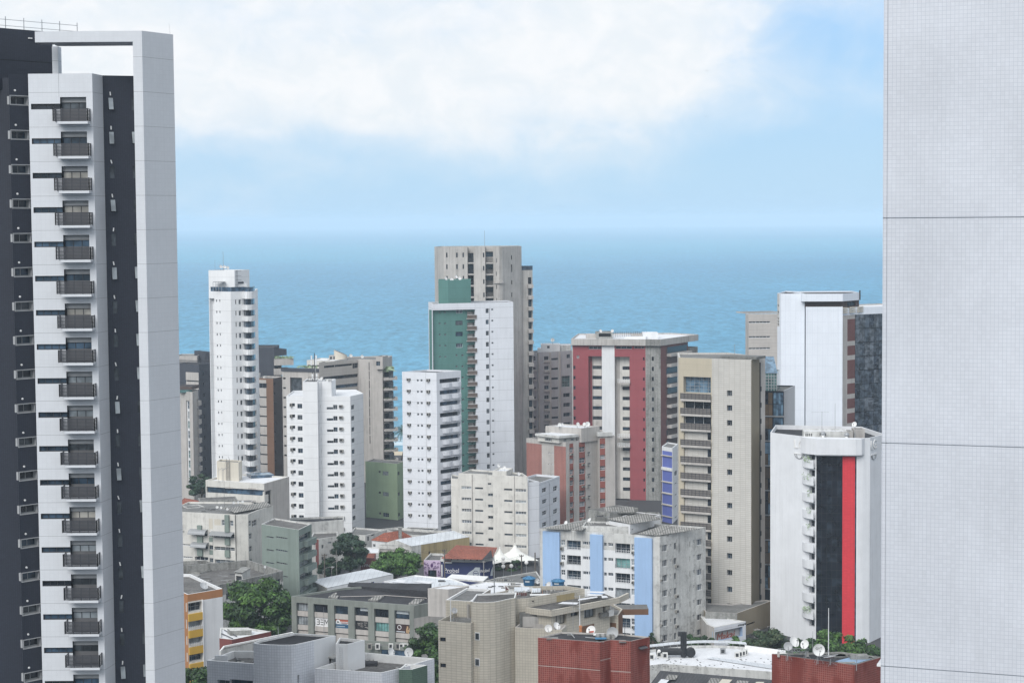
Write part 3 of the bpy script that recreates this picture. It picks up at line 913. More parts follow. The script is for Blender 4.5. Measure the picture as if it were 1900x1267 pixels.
# brown tower
B = Bld('brown_tower', 'brown tower with a pale strip of slit windows beside the slim white tower', 'apartment tower', X8, Vector((-77, 610, 0)))
p0, p1, p2 = XY(B, 690, 310, 612), XY(B, 862, 310, 609), XY(B, 952, 310, 617)
V = Vol(B, par4(p0, p1, p2), B.P(862, 303, 609).z, 'brown', 'roof_grey', par=.4, cap='concrete_warm')
f = V.f[0]
f.paint(727, 315, 806, 1300, 'concrete_warm'); f.win(727, 345, 803, 390, style='plain2')
f.win(733, 466, 803, 478, 12, 1411, style='dark'); f.win(733, 449, 741, 465, 12, 1394, style='slot')
V.f[1].mat = 'brown_dark'; V.f[1].win(868, 342, 880, 362, 12, 1300, style='slot')
V.done()
B2 = B
for i, (x, w, h) in enumerate(((705, 32, 40), (770, 20, 14))):
    V = Vol(B, deep(XY(B, x, 290, 613), XY(B, x + w, 290, 613), 3), B.P(x, 300 - h, 613).z, 'white_dirty', 'roof_white', z0=B.P(x, 305, 613).z, par=.1, name='roof_room'); V.done()

# wide beige concrete building with planted balconies
B = Bld('planted_balcony_block', 'wide beige concrete building with strip windows and planted balconies at its sea corner', 'apartment building', V5_, Vector((-50, 600, 0)))
p0, p1 = XY(B, 30, 430, 600), XY(B, 660, 420, 594)
V = Vol(B, deep(p0, p1, 22), B.P(330, 428, 597).z, 'concrete_warm', 'roof_grey', par=.3, name='left_wing')
f = V.f[0]
f.hole(158, 522, 352, 1100, .8, 'glass_soft'); 
f.paint(158, 678, 352, 684, 'frame_dark')
f.win(44, 520, 86, 550, 9, 1750, style='slot', depth=.6)
V.done()
mb = MB(); zt_ = V.z1
mb.obox(f.pt(-.3, zt_ + .02, -.6), f.t * (f.len + .3), f.n * .9, (0, 0, B.P(330, 375, 597).z - zt_), 'charcoal_far'); mb.build('parapet_band', B.root)
mb = MB()
for i in range(90):
    u = RNG.uniform(5, 12); z = B.P(330, 375, 597).z; r = .5
    mb.poly([f.pt(u, z, -1.5) + Vector((RNG.uniform(-r, r), RNG.uniform(-.6, .6), RNG.uniform(-.1, .9))) for _ in range(3)], 'green_leaf')
mb.build('planter_hedge', B.root)
q0, q1, q2 = XY(B, 625, 640, 592), XY(B, 1255, 600, 606), XY(B, 1640, 500, 603)
zr = B.P(1255, 228, 606).z
V = Vol(B, [q0, q1, q2, (q2[0] + 2, q2[1] + 18), (q0[0] + 4, q0[1] + 26)], zr, 'concrete_warm', 'roof_grey', par=.4)
f = V.f[0]; f.mat = 'beige_tile_far'
f.win(700, 310, 1250, 345, style='strip4', depth=.4)
f.win(1158, 300, 1250, 372, style='plain2', depth=.4)
for i, y in enumerate((480, 630, 782, 932, 1082)): f.win(690, y + 5, 1250, y + 60, style='strip4', depth=.4)
f2 = V.f[1]; f2.win(1417, 275, 1430, 405, 9, 1450, style='slot', depth=.3)
f2.paint(1255, 230, 1640, 240, 'concrete_warm')
V.done()
W2 = Vol(B, deep(XY(B, 1532, 230, 602.5), XY(B, 1640, 230, 602), 6), B.P(1590, 187, 602).z, 'concrete_warm', 'roof_grey', z0=zr - 3, par=.3, name='roof_room')
W2.f[0].win(1535, 262, 1600, 335, style='plain2'); W2.done()
a0, a1 = XY(B, 1642, 500, 604), XY(B, 1800, 500, 605)
V3 = Vol(B, deep(a0, a1, 12), B.P(1700, 420, 604).z, 'concrete_warm', 'roof_grey', par=.3, name='balcony_core')
fb = V3.f[0]
fb.hole(1644, 422, 1795, 520, 1.6, 'glass', 17, 3080)
V3.done()
rr = fb.rows(1644, 525, 1805, 560, 17, 3130)
for k, (u0, u1, a, b_) in enumerate(rr):
    if a < 2: break
    mb = MB(); mb.obox(fb.pt(u0, a, 0), fb.t * (u1 - u0 + .6), fb.n * 1.3, (0, 0, b_ - a), 'concrete_warm')
    mb.obox(fb.pt(u1 + .5, a, -1.0), fb.t * .7, fb.n * 2.2, (0, 0, (b_ - a) * 1.6), 'concrete_warm'); bl = mb.build('balcony', B.root)
    if RNG.random() < .6:
        mb = MB()
        for i in range(46):
            u = u0 + (u1 - u0) * RNG.random(); 
            mb.poly([fb.pt(u, b_, 1.0) + Vector((RNG.uniform(-.45, .45), RNG.uniform(-.4, .4), RNG.uniform(-.5, .5))) for _ in range(3)], 'leaf_plant')
        tag(mb.build('plants', bl), kind='stuff')
    mb = MB(); mb.obox(fb.pt(u1 - 1.6, b_, .9), fb.t * 1.5, fb.n * .08, (0, 0, 2.3), 'glass_soft'); mb.build('balcony_screen', bl)
mb = MB()
for i in range(60):
    mb.poly([fb.pt(RNG.uniform(0, 4.2), V3.z1, RNG.uniform(-2, .5)) + Vector((RNG.uniform(-.6, .6), RNG.uniform(-.4, .4), RNG.uniform(-.3, 1.5))) for _ in range(3)], 'green_leaf')
mb.build('roof_plants', B.root)
W2 = Vol(B, deep(XY(B, 425, 280, 601), XY(B, 870, 270, 598), 10), B.P(650, 246, 600).z, 'cream_old', 'roof_white', z0=zt_ - .2, par=.3, name='penthouse')
W2.f[0].hole(440, 322, 860, 345, 1.0, 'glass'); W2.done()
W2 = Vol(B, deep(XY(B, 780, 200, 607), XY(B, 980, 200, 607), 3), B.P(880, 170, 607).z, 'concrete', 'roof_grey', z0=zr - .5, par=.2, name='roof_room')
W2.f[0].win(795, 185, 830, 235, 1, style='plain2'); W2.f[0].win(850, 185, 900, 235, 1, style='plain2'); W2.done()
# tall oval tank with a slanted top
mb = MB(); c = B.P(965, 215, 608); zt2 = B.P(965, 75, 608).z
n_ = 16; bot = []; top = []
for i in range(n_):
    t = 2 * math.pi * i / n_; x, y = c.x + 2.1 * math.cos(t), c.y + 1.6 * math.sin(t)
    bot.append(Vector((x, y, zr - .4))); top.append(Vector((x, y, zt2 - 1.0 * (1 + math.cos(t)) * .9)))
for i in range(n_): mb.poly([bot[i], bot[(i + 1) % n_], top[(i + 1) % n_], top[i]], 'cream')
mb.poly(top, 'roof_grey'); mb.build('stair_turret', B.root)
# ------------------------------------------------------------------ white block with a tall core (centre left)
B = Bld('white_core_block', 'white apartment block with a taller blank core and phone antennas on top', 'apartment building', Z4, Vector((-48, 500, 0)))
xl, xc0, xc1, xr, xq = 577, 667, 745, 918, 985
zt = B.P(620, 792, 503).z; zc = B.P(705, 716, 499.5).z
pA, pB = XY(B, xl + 6, 1000, 504), XY(B, xc0 + 4, 1000, 503)
pC, pD, pE = XY(B, xc0 + 4, 1000, 500), XY(B, xc1 + 4, 1000, 500), XY(B, xc1 + 22, 1000, 502.6)
pF, pG = XY(B, xr + 6, 1000, 502), XY(B, xq + 8, 1000, 510)
V = Vol(B, [pA, pB, (pE[0], pE[1]), pF, pG, (pG[0] - 3, pG[1] + 12), (pA[0], pA[1] + 16)], zt, 'white_clean', 'roof_white', par=.3)
f0, fh, f1, f2 = V.f[0], V.f[1], V.f[2], V.f[3]
n = 12
f0.win(638, 832, 664, 857, n, 832 + 59.4 * (n - 1), style='plain2')
f0.win(600, 829, 625, 845, n, 829 + 59.4 * (n - 1), style='slot')
f0.ac(601, 829, 612, 846, n, 829 + 59.4 * (n - 1), d=.7)
f1.win(795, 850, 829, 862, n, 850 + 59.4 * (n - 1), style='strip3')
f1.win(829.5, 838, 852, 862, n, 838 + 59.4 * (n - 1), style='plain2')
f1.ac(861, 838, 882, 853, n, 838 + 59.4 * (n - 1), d=.5)
f2.win(926, 838, 943, 862, n, 838 + 59.4 * (n - 1), style='plain2')
V.done()
Vc = Vol(B, [pC, pD, (pD[0], pD[1] + 10), (pC[0], pC[1] + 10)], zc, 'white_clean', 'roof_grey', par=.3, name='core'); Vc.done()
e0 = XY(B, xc1 + 4, 1000, 502.9)
Vd = Vol(B, [(pD[0] + .01, 502.2), (pE[0], 502.3), (pE[0], 508), (pD[0] + .01, 508)], zc - .2, 'white_clean', 'roof_grey', par=.2, name='core')
Vd.f[0].win(763, 776, 769, 797, 1, style='slot'); Vd.f[0].win(763, 836, 769, 858, n, 836 + 59.4 * (n - 1), style='slot')
Vd.done()
Ve = Vol(B, deep((pE[0] + .01, 502.9), XY(B, 821, 750, 502.7), 7), zc - .05, 'white_clean', 'roof_grey', z0=zt - .5, par=.3, name='core'); Ve.done()
CORE_B, CORE_Z = B, zc

# ------------------------------------------------------------------ small green block
B = Bld('green_block', 'small leaf-green block wedged between the two white blocks', 'apartment building', Z4, Vector((-27, 530, 0)))
p0, p1, p2 = XY(B, 1003, 1250, 534), XY(B, 1172, 1250, 528), XY(B, 1215, 1250, 534)
V = Vol(B, par4(p0, p1, p2), B.P(1172, 1152, 528).z, 'green_leaf', 'roof_grey', par=.3, cap='concrete')
f = V.f[0]
f.win(1093, 1192, 1125, 1214, 3, 1436 - 22, style='alu3'); f.win(1071, 1189, 1083, 1202, 3, 1410, style='plain2')
V.f[1].win(1174, 1194, 1186, 1214, 3, 1415, style='plain2')
V.done()

# ------------------------------------------------------------------ white block in front of the green tower
B = Bld('air_conditioned_block', 'white block with rows of window air conditioners and wavy balconies, before the green tower', 'apartment building', Z5, Vector((-25, 500, 0)))
p0, p1, p2 = XY(B, 72, 900, 504), XY(B, 244, 900, 500), XY(B, 366, 900, 507)
zt = B.P(238, 704, 500).z
V = Vol(B, par4(p0, p1, p2), zt, 'white_cool', 'roof_dark', par=.5)
f = V.f[0]; n = 13; sp = 56.3
f.win(92, 732, 113, 745, n, 732 + sp * (n - 1), style='slot', depth=.1); f.ac(98, 732.5, 110, 745, n, 732 + sp * (n - 1), d=.55)
f.win(144, 737, 153, 748, n, 737 + sp * (n - 1), style='plain2'); f.win(162, 737, 172, 748, n, 737 + sp * (n - 1), style='plain2')
f.win(191, 735, 211, 749, n, 735 + sp * (n - 1), style='slot', depth=.1); f.ac(195, 735.5, 207, 749, n, 735 + sp * (n - 1), d=.55)
u = f.uz(190, 900)[0]; f.holes.append((u - .03, u + .03, 0, zt, .04, 'frame_grey', 'frame_grey'))
g = V.f[1]
n2 = 14
ra = g.rows(258, 736, 306, 757, n2, 736 + sp * (n2 - 1)); rb = g.rows(306, 729, 362, 750, n2, 729 + sp * (n2 - 1)); rc = g.rows(272, 757, 285, 770, n2, 757 + sp * (n2 - 1))
for a, b_, c in zip(ra, rb, rc):
    if a[2] < .5: continue
    zlo, zhi = (a[2] + b_[2]) / 2, (a[3] + b_[3]) / 2
    g.holes.append((a[0], g.len - .3, zlo, zhi, 1.1, None, 'white_cool'))
    g.pane(a[0], g.len - .3, zlo, zhi, -1.05, 'strip4')
    g.holes.append((c[0], c[1], max(.2, c[2]), zlo - .02, .5, 'glass', None))
    ft = g.len
    pts = []
    for i in range(9):
        t = i / 8; pts.append(g.pt(a[0] + .9 + t * (ft - a[0] - .9), 0, .12 + .55 * abs(math.sin(t * math.pi * 2.0)) * (1 if t > .0 else 0)))
    mb = MB(); mb.band([(p.x, p.y) for p in pts], zlo - 1.25, zlo - .02, .25, 'white_cool', True); mb.build('balcony', B.root)
V.done()

# ------------------------------------------------------------------ green and white tower
B = Bld('green_white_tower', 'white tower with a dark green recessed front and brown balconies', 'apartment tower', Z5, Vector((0, 532, 0)))
p0, p1, p2 = XY(B, 203, 500, 542), XY(B, 222, 500, 530), XY(B, 627, 500, 537)
zt = B.P(222, 360, 530).z
V = Vol(B, par4(p0, p1, p2), zt, 'white_cool', 'roof_dark', par=.4)
f = V.f[1]
ug0, ug1 = f.uz(224, 500)[0], f.uz(391, 500)[0]; ub = f.uz(437, 500)[0]
zg = f.uz(300, 391)[1]
f.holes.append((ug0, ub, 0, zg, 1.0, None, 'white_cool'))
V.done()
gp, gq = f.pt(ug0, 0, -1.0), f.pt(ug1, 0, -1.0)
V1_ = Vol(B, deep((gp.x, gp.y), (gq.x, gq.y), 3), zg - .02, 'green_dark', 'roof_dark', par=.05, name='green_wall')
g = V1_.f[0]
sp = 55.4; n = 15
for x0, x1 in ((253, 262), (280, 289)): g.win(x0, 399, x1, 407, 5, 399 + sp * 4, style='plain2')
g.win(340, 388, 372, 408, 1, style='greenpane'); g.win(337, 445, 373, 467, 2, 445 + sp, style='strip3'); g.win(340, 558, 372, 579, 1, style='white3')
for x0, x1 in ((338, 347), (367, 377)): g.win(x0, 612, x1, 622, 12, 612 + sp * 11, style='plain2')
V1_.done()
bp, bq = f.pt(ug1, 0, -1.02), f.pt(ub, 0, -1.02)
V1_ = Vol(B, deep((bp.x, bp.y), (bq.x, bq.y), 3), zg - .02, 'green_dark', 'roof_dark', par=.05, name='balcony_wall')
h = V1_.f[0]
rows = h.rows(395, 398, 432, 412, 18, 398 + sp * 17)
for u0, u1, a, b_ in rows:
    if a < 2.5: break
    h.holes.append((u0, u1, a - .9, b_, .8, 'concrete', 'concrete')); h.pane(u0 + 2.2, u1 - .3, a - .8, b_ - .2, -.75, 'strip3', 'balcony_door')
V1_.done()
for u0, u1, a, b_ in rows:
    if a < 2.5: break
    mb = MB(); zb = a - 1.35
    mb.obox(h.pt(u0 - .3, zb, 0), h.t * (u1 - u0 + .6), h.n * 1.25, (0, 0, .18), 'concrete_warm')
    mb.obox(h.pt(u0 - .3, zb + .18, 1.17), h.t * (u1 - u0 + .6), h.n * .08, (0, 0, .95), 'rail_brown'); bl = mb.build('balcony', B.root)
    mb = MB(); mb.obox(h.pt(u0 - .3, zb + 1.2, 1.17), h.t * (u1 - u0 + .6), h.n * .06, (0, 0, .08), 'frame_white'); mb.build('handrail', bl)
f.win(488, 384, 503, 407, n + 6, 384 + sp * (n + 5), style='plain2'); f.win(516, 384, 526, 393, n + 6, 384 + sp * (n + 5), style='plain2')
# the windows above were cut after the shell was made: rebuild it
for o in (V.obj, V.robj): bpy.data.objects.remove(o)
f.hole(508, 384, 512, 1300, .35, 'white_cool')
V.done()
Vp = Vol(B, [XY(B, 252, 300, 536), XY(B, 300, 300, 534), XY(B, 414, 300, 536), XY(B, 414, 300, 546), XY(B, 252, 300, 546)], B.P(330, 242, 535).z, 'green_dark', 'roof_grey', z0=zt - .5, par=.3, name='penthouse'); Vp.done()

# ------------------------------------------------------------------ grey concrete tower behind it
B = Bld('concrete_tower', 'tall weathered concrete tower with rounded bay, rising highest in front of the sea', 'apartment tower', Z5, Vector((5, 566, 0)))
zt = B.P(430, 76, 567).z
P_ = lambda x, Y: XY(B, x, 200, Y)
pts = [P_(233, 578), P_(278, 569), P_(398, 567.5), P_(398.5, 571), P_(428, 571), P_(428.5, 567), P_(486, 566), P_(486.5, 570), P_(526, 570), P_(526.5, 566.5), P_(540, 565.4), P_(556, 565), P_(572, 565.6), P_(586, 567), P_(668, 575)]
pts += [(pts[-1][0] - 1, 588), (pts[0][0] + 1.5, 590)]
V = Vol(B, pts, zt, 'concrete', 'roof_grey', par=.5)
f = V.f
f[1].win(290, 105, 297, 129, 6, 105 + 58 * 5, style='slot'); f[1].win(340, 105, 348, 129, 6, 105 + 58 * 5, style='slot'); f[1].win(372, 105, 379, 128, 6, 105 + 58 * 5, style='slot')
f[5].win(474, 105, 481, 128, 16, 105 + 66 * 15, style='slot')
f[10].win(536, 133, 543, 154, 16, 133 + 66 * 15, style='slot')
f[13].win(615, 118, 621, 140, 8, 118 + 62 * 7, style='slot'); f[13].win(615, 164, 621, 184, 1, style='slot')
for k in range(2, 20):
    pass
f[3].win(400, 107, 427, 157, 17, 107 + 57 * 16, style='strip3', depth=.4, name='balcony_door')
f[7].win(488, 100, 525, 126, 1, style='strip3', depth=.4)
f[7].win(489, 165, 524, 188, 16, 165 + 72 * 0 + 57 * 15, style='strip3', depth=.4, name='balcony_door')
V.done()
for k in range(17):
    y = 157 + 57 * k
    for (xa, xb, Yq) in ((399, 428, 567.8), (487, 526, 566.8)):
        a, c = XY(B, xa, 200, Yq), XY(B, xb, 200, Yq); z = B.P((xa + xb) / 2, y, 567).z
        if z < 2: continue
        mb = MB(); mb.obox((a[0], a[1], z - .2), (c[0] - a[0], c[1] - a[1], 0), (0, 3, 0), (0, 0, .4), 'concrete_warm'); bl = mb.build('balcony', B.root)
        mb = MB()
        for j in range(9):
            x = a[0] + (c[0] - a[0]) * j / 8; mb.box(x - .03, x + .03, a[1], a[1] + .05, z + .2, z + 1.3, 'rail_dark')
        mb.box(a[0], c[0], a[1], a[1] + .06, z + 1.3, z + 1.38, 'rail_dark'); mb.build('railing', bl)
mb = MB(); mb.band([P_(527, 566.0), P_(540, 564.8), P_(556, 564.4), P_(572, 565.0), P_(580, 565.9)], B.P(550, 258, 565).z, B.P(550, 250, 565).z, .4, 'concrete_warm', True); mb.build('bay_ledge', B.root)
w0, w1 = P_(668, 576.2), P_(722, 577)
V2 = Vol(B, deep(w0, w1, 12), B.P(690, 192, 577).z, 'concrete', 'roof_grey', par=.3, name='balcony_wing')
g = V2.f[0]
g.win(700, 228, 717, 262, 19, 228 + 55.6 * 18, style='strip3', depth=.4)
V2.done()
g.rail(0, g.len, V2.z1, B.P(690, 170, 577).z, 0, 'steel_dark', 'railing', 2, 8, solid='glass_blue')
g.box(697, 264, 722, 281, -.2, 1.2, 'concrete_warm', 'balcony', 19, 264 + 55.6 * 18)
b2 = MB(); b2.obox((P_(233, 578)[0], 569.5, zt + .01), (14, 0, 0), (0, 12, 0), (0, 0, .35), 'concrete_warm'); 

# ------------------------------------------------------------------ grey ribbed block right of the green tower
B = Bld('ribbed_grey_block', 'grey ribbed apartment block with flat windows, left of the red tower', 'apartment building', Z5, Vector((20, 588, 0)))
zt = B.P(690, 606, 586).z
p0, p1, p2 = XY(B, 625, 800, 592), XY(B, 684, 800, 586), XY(B, 935, 800, 596)
V = Vol(B, par4(p0, p1, p2), zt, 'concrete_warm', 'roof_grey', par=.4)
f = V.f[1]; n = 13; sp = 48.6
f.mat = 'concrete_grey'
f.win(714, 678, 739, 698, n, 678 + sp * (n - 1), style='plain2'); f.win(780, 622, 803, 641, n + 1, 622 + sp * n, style='plain2')
f.win(813, 631, 850, 641, n + 1, 631 + sp * n, style='strip3'); f.win(720, 622, 740, 645, 1, style='white2')
f.win(868, 720, 912, 775, 1, style='tealgrid', depth=.5); f.win(876, 806, 912, 826, n - 3, 806 + sp * (n - 4), style='plain2', depth=.6)
f.win(893, 612, 911, 632, 2, 661, style='plain2')
V.done()
for x in (679, 748, 806, 853):
    u = f.uz(x, 800)[0]; mb = MB(); mb.obox(f.pt(max(0, u), 0, 0), f.t * .55, f.n * .45, (0, 0, zt - .2), 'concrete'); mb.build('pilaster', B.root)
f.box(712, 688, 742, 699, 0, .4, 'concrete', 'window_box', n, 688 + sp * (n - 1)); f.box(778, 642, 806, 653, 0, .4, 'concrete', 'window_box', n + 1, 642 + sp * n)
W2 = Vol(B, deep(XY(B, 765, 590, 594), XY(B, 860, 590, 594), 6), B.P(810, 563, 594).z, 'white_paint', 'roof_white', z0=zt - .5, par=.3, name='roof_house')
W2.f[0].win(795, 570, 808, 583, 1, style='plain2'); W2.done()
W2 = Vol(B, deep(XY(B, 748, 598, 592), XY(B, 765, 598, 592), 4), B.P(755, 583, 592).z, 'white_paint', 'roof_white', z0=zt - .5, par=.1, name='roof_house'); W2.done()
W2 = Vol(B, deep(XY(B, 860, 580, 597), XY(B, 915, 580, 597), 6), B.P(890, 566, 597).z, 'white_dirty', 'roof_white', z0=zt - .5, par=.1, name='roof_house'); W2.done()

# ------------------------------------------------------------------ red and grey tower
B = Bld('red_tower', 'red and grey tower with pale strips and a wide concrete roof slab', 'apartment tower', Z6, Vector((45, 566, 0)))
zs = B.P(515, 158, 562).z
p0, p1, p2, p3 = XY(B, 98, 500, 567), XY(B, 519, 500, 562), XY(B, 606, 500, 561.2), XY(B, 762, 500, 578)
V = Vol(B, [p0, p1, p2, p3, (p3[0] - 6, p3[1] + 10), (p0[0] + 3, p0[1] + 22)], zs, 'red_paint', 'roof_grey', par=.1)
f, gc, gs = V.f[0], V.f[1], V.f[2]
gc.mat = 'concrete_old'; gs.mat = 'red_brown'
n = 16; sp = 57.7
uA0, uA1 = f.uz(192, 500)[0], f.uz(269, 500)[0]; uW1 = f.uz(338, 500)[0]
uB0, uB1 = f.uz(342, 500)[0], f.uz(428, 500)[0]
zA = f.uz(230, 219)[1]; zBt = f.uz(385, 222)[1]
f.holes.append((uA0, uA1, 0, zA, 2.2, None, 'red_paint')); f.holes.append((uB0, uB1, 0, zBt, 2.2, None, 'concrete_warm'))
f.upaint(uA1, uB0, 0, zs, 'white_paint')
f.upaint(0, f.uz(104, 500)[0], 0, zs, 'concrete')
f.win(192, 162, 265, 180, 1, style='white3', depth=.6); f.win(345, 162, 440, 178, 1, style='white3', depth=.6); f.win(452, 163, 512, 176, 1, style='white3', depth=.6)
f.win(104, 274, 116, 293, n, 274 + sp * (n - 1), style='slot'); f.win(124, 214, 138, 232, 1, style='white2')
f.win(504, 225, 513, 243, n + 1, 225 + sp * n, style='slot')
gc.win(554, 222, 566, 245, n + 1, 222 + sp * n, style='slot')
V.done()
for (ua, ub_, xa, xb, yy, zz) in ((uA0, uA1, 222, 268, 273, zA), (uB0, uB1, 373, 428, 277, zBt)):
    a, c = f.pt(ua, 0, -2.2), f.pt(ub_, 0, -2.2)
    Vw = Vol(B, deep((a.x, a.y), (c.x, c.y), 2), zz - .02, 'concrete_warm', 'roof_grey', par=.05, name='strip_wall')
    w = Vw.f[0]
    for u0, u1, za, zb in w.rows(xa, yy, xb, yy + 20, n, yy + sp * (n - 1), 0):
        if za > 1: w.holes.append((.8 if xa < 300 else 2.0, w.len - .05, za, zb, .3, None, 'white_paint')); w.pane(.8 if xa < 300 else 2.0, w.len - .05, za, zb, -.25, 'strip3')
    z_ = w.uz((xa + xb) / 2, yy + 14)[1] - 2 * 0
    w.paint(xa + 2, 0, xb, 2000, 'cream_old')
    if xa < 300: w.upaint(0, .75, 0, zz, 'red_paint')
    Vw.done()
for y in (347, 660, 712, 1062):
    w = f; u0, z = f.uz(362, y + 28); u1 = f.uz(430, y)[0]
    mb = MB(); mb.obox(f.pt(u0, z, -1.2), f.t * (u1 - u0), f.n * 1.9, (0, 0, .3), 'concrete_warm'); bl = mb.build('balcony', B.root)
    f.rail(u0, u1, z + .3, z + 1.5, .65, 'frame_white', 'railing', 2, 7, par=bl, r=.05)
# roof slab
s0, s1, s2, s3 = XY(B, 92, 140, 566), XY(B, 518, 140, 561), XY(B, 604, 140, 560), XY(B, 822, 128, 583)
zsl = B.P(515, 122, 561).z
Vs = Vol(B, [s0, s1, s2, s3, (s3[0] - 8, s3[1] + 9), (s0[0] + 3, s0[1] + 26)], zsl, 'concrete', 'roof_white', z0=zs + .02, par=.4, name='roof_slab')
Vs.f[1].mat = 'concrete_old'; Vs.done()
W2 = Vol(B, deep(XY(B, 180, 110, 573), XY(B, 270, 110, 573), 5), B.P(220, 94, 573).z, 'concrete_warm', 'roof_white', z0=zsl - .4, par=.2, name='roof_house'); W2.done()
W2 = Vol(B, deep(XY(B, 236, 100, 571), XY(B, 330, 100, 571), 7), B.P(280, 82, 571).z, 'concrete_old', 'roof_grey', z0=zsl - .4, par=.2, name='machine_room')
W2.f[0].hole(250, 88, 320, 108, 1.0, 'black'); W2.done()
W2 = Vol(B, deep(XY(B, 395, 110, 566), XY(B, 520, 110, 565), 4), B.P(450, 110, 566).z, 'white_paint', 'roof_white', z0=zsl - .4, par=.1, name='roof_house'); W2.done()
W2 = Vol(B, deep(XY(B, 505, 110, 569), XY(B, 592, 110, 569), 6), B.P(550, 86, 569).z, 'white_paint', 'roof_white', z0=zsl - .4, par=.2, name='roof_house'); W2.done()
W2 = Vol(B, deep(XY(B, 440, 110, 574), XY(B, 520, 110, 574), 4), B.P(470, 95, 574).z, 'concrete_warm', 'roof_grey', z0=zsl - .4, par=.2, name='roof_house'); W2.done()
a, c = XY(B, 335, 90, 576), XY(B, 525, 90, 576)
fr = Facade(B, a, c, 0, 1, 'concrete'); fr.rail(0, fr.len, zsl - .2, B.P(430, 76, 576).z, 0, 'steel_dark', 'roof_railing', 2, 18, r=.05)
# right-hand face: stacked balconies
rr = gs.rows(640, 200, 706, 216, 17, 200 + 58 * 16)
for k, (u0, u1, a, b_) in enumerate(rr):
    if a < 2: break
    x = .28 * gs.len
    mb = MB(); mb.obox(gs.pt(u0, a, 0), gs.t * (gs.len - u0 - .2), gs.n * 1.5, (0, 0, b_ - a), 'concrete_warm'); bl = mb.build('balcony', B.root)
    mb = MB(); mb.obox(gs.pt(u0 + .3, b_ + .05, .05), gs.t * (gs.len - u0 - 1.2), gs.n * .06, (0, 0, 1.9), RNG.choice(['glass', 'glass', 'brown_dark'])); mb.build('balcony_glass', B.root)
    mb = MB(); mb.obox(gs.pt(gs.len * .2, a + .8, 0), gs.t * 2.2, gs.n * .1, (0, 0, 1.7), RNG.choice(['glass', 'brown_dark', 'glass_b'])); mb.build('window', B.root)
V9 = Vol(B, deep(XY(B, 735, 200, 577), XY(B, 818, 200, 584), 10), B.P(770, 172, 578).z, 'concrete_old', 'roof_grey', par=.3, name='stair_tower')
V9.f[0].win(750, 206, 760, 220, 10, 206 + 57 * 9, style='slot'); V9.done()
# ------------------------------------------------------------------ brick and beige middle block
Y1, Y2, Y3, Y4, Y5, Y6, Y7, Y8 = (330, 850, 5.068), (330, 1040, 5.58), (560, 940, 6.333), (560, 1060, 6.12), (800, 860, 5.281), (800, 1040, 5.582), (990, 940, 4.526), (980, 1080, 4.043)
X6, W1, W3, W4, W5, W6, W7, W8 = (1180, 1120, 3.958), (1480, 790, 11.875), (780, 1000, 12.667), (575, 1120, 9.5), (1310, 1130, 14.08), (370, 1170, 7.037), (970, 1050, 8.636), (330, 920, 9.053)
B = Bld('brick_block', 'beige apartment block with pink brick panels and a white flat roof deck', 'apartment building', Z6, Vector((28, 488, 0)))
p0, p1, p2 = XY(B, -163, 950, 498), XY(B, 63, 950, 488), XY(B, 262, 950, 497)
zt = B.P(60, 712, 488).z
V = Vol(B, par4(p0, p1, p2), zt, 'concrete_warm', 'roof_grey', par=.3)
f, g = V.f[0], V.f[1]
zt0 = B.P(-160, 704, 498).z
u1, u2 = f.uz(-76, 900)[0], f.uz(-5, 900)[0]
f.upaint(0, u1, 0, zt - 1.2, 'brick_pink'); f.upaint(u2, f.len, 0, zt - 1.2, 'brick_pink')
n = 9; sp = 62.6
for x0, x1, y in ((83, 105, 742), (138, 172, 738)):
    ua, ub = g.uz(x0, 950)[0], g.uz(x1, 950)[0]
    g.upaint(ua, ub, 0, zt - .5, 'brick_red')
    g.win(x0, y, x1, y + 30, n, y + sp * (n - 1), style='white4', depth=.25)
g.win(185, 767, 203, 777, n, 767 + sp * (n - 1), style='vent4'); 
f.win(-40, 770, -30, 778, n, 770 + sp * (n - 1), style='white2'); f.win(-20, 770, -10, 778, n, 770 + sp * (n - 1), style='white2')
V.done()
g.ac(83, 775, 96, 785, n, 775 + sp * (n - 1), d=.6, skip=(1, 3, 4, 6)); g.ac(150, 772, 164, 782, n, 772 + sp * (n - 1), d=.5, skip=(0, 2, 5))
g.ac(182, 778, 190, 786, n, 778 + sp * (n - 1), d=.4)
q0, q1 = XY(B, 255, 950, 494.0), XY(B, 345, 950, 495)
V2 = Vol(B, deep(q0, q1, 16), B.P(300, 678, 494).z, 'concrete_warm', 'roof_grey', par=.2, name='side_wing')
h = V2.f[0]; ua, ub = h.uz(257, 950)[0], h.uz(288, 950)[0]; h.upaint(ua, ub, 0, V2.z1 - .5, 'brick_red')
h.win(257, 722, 286, 748, n, 722 + sp * (n - 1), style='white4', depth=.25); V2.done()
c0, c1, c2 = XY(B, -55, 670, 498), XY(B, 150, 670, 491.5), XY(B, 255, 670, 496)
V3 = Vol(B, par4(c0, c1, c2), B.P(150, 632, 491.5).z, 'concrete_warm', 'roof_white', z0=zt - .5, par=.3, name='upper_storey'); V3.done()
c0, c1, c2 = XY(B, -115, 690, 494), XY(B, 20, 690, 487.5), XY(B, 136, 690, 491)
V4 = Vol(B, par4(c0, c1, c2), B.P(20, 676, 487.5).z, 'white_dirty', 'roof_white', z0=B.P(20, 690, 487.5).z, par=.1, name='deck_roof'); V4.done()
d0, d1, d2 = XY(B, -100, 705, 494), XY(B, 22, 705, 488.6), XY(B, 120, 705, 492)
V5 = Vol(B, par4(d0, d1, d2), V4.z0 - .02, 'cream_old', 'roof_grey', z0=zt - .3, par=.05, name='top_floor')
V5.f[1].win(50, 692, 66, 708, 1, style='white2'); V5.f[1].win(90, 690, 110, 704, 1, style='white2'); V5.f[0].win(-60, 690, -20, 706, 1, style='white4'); V5.done()
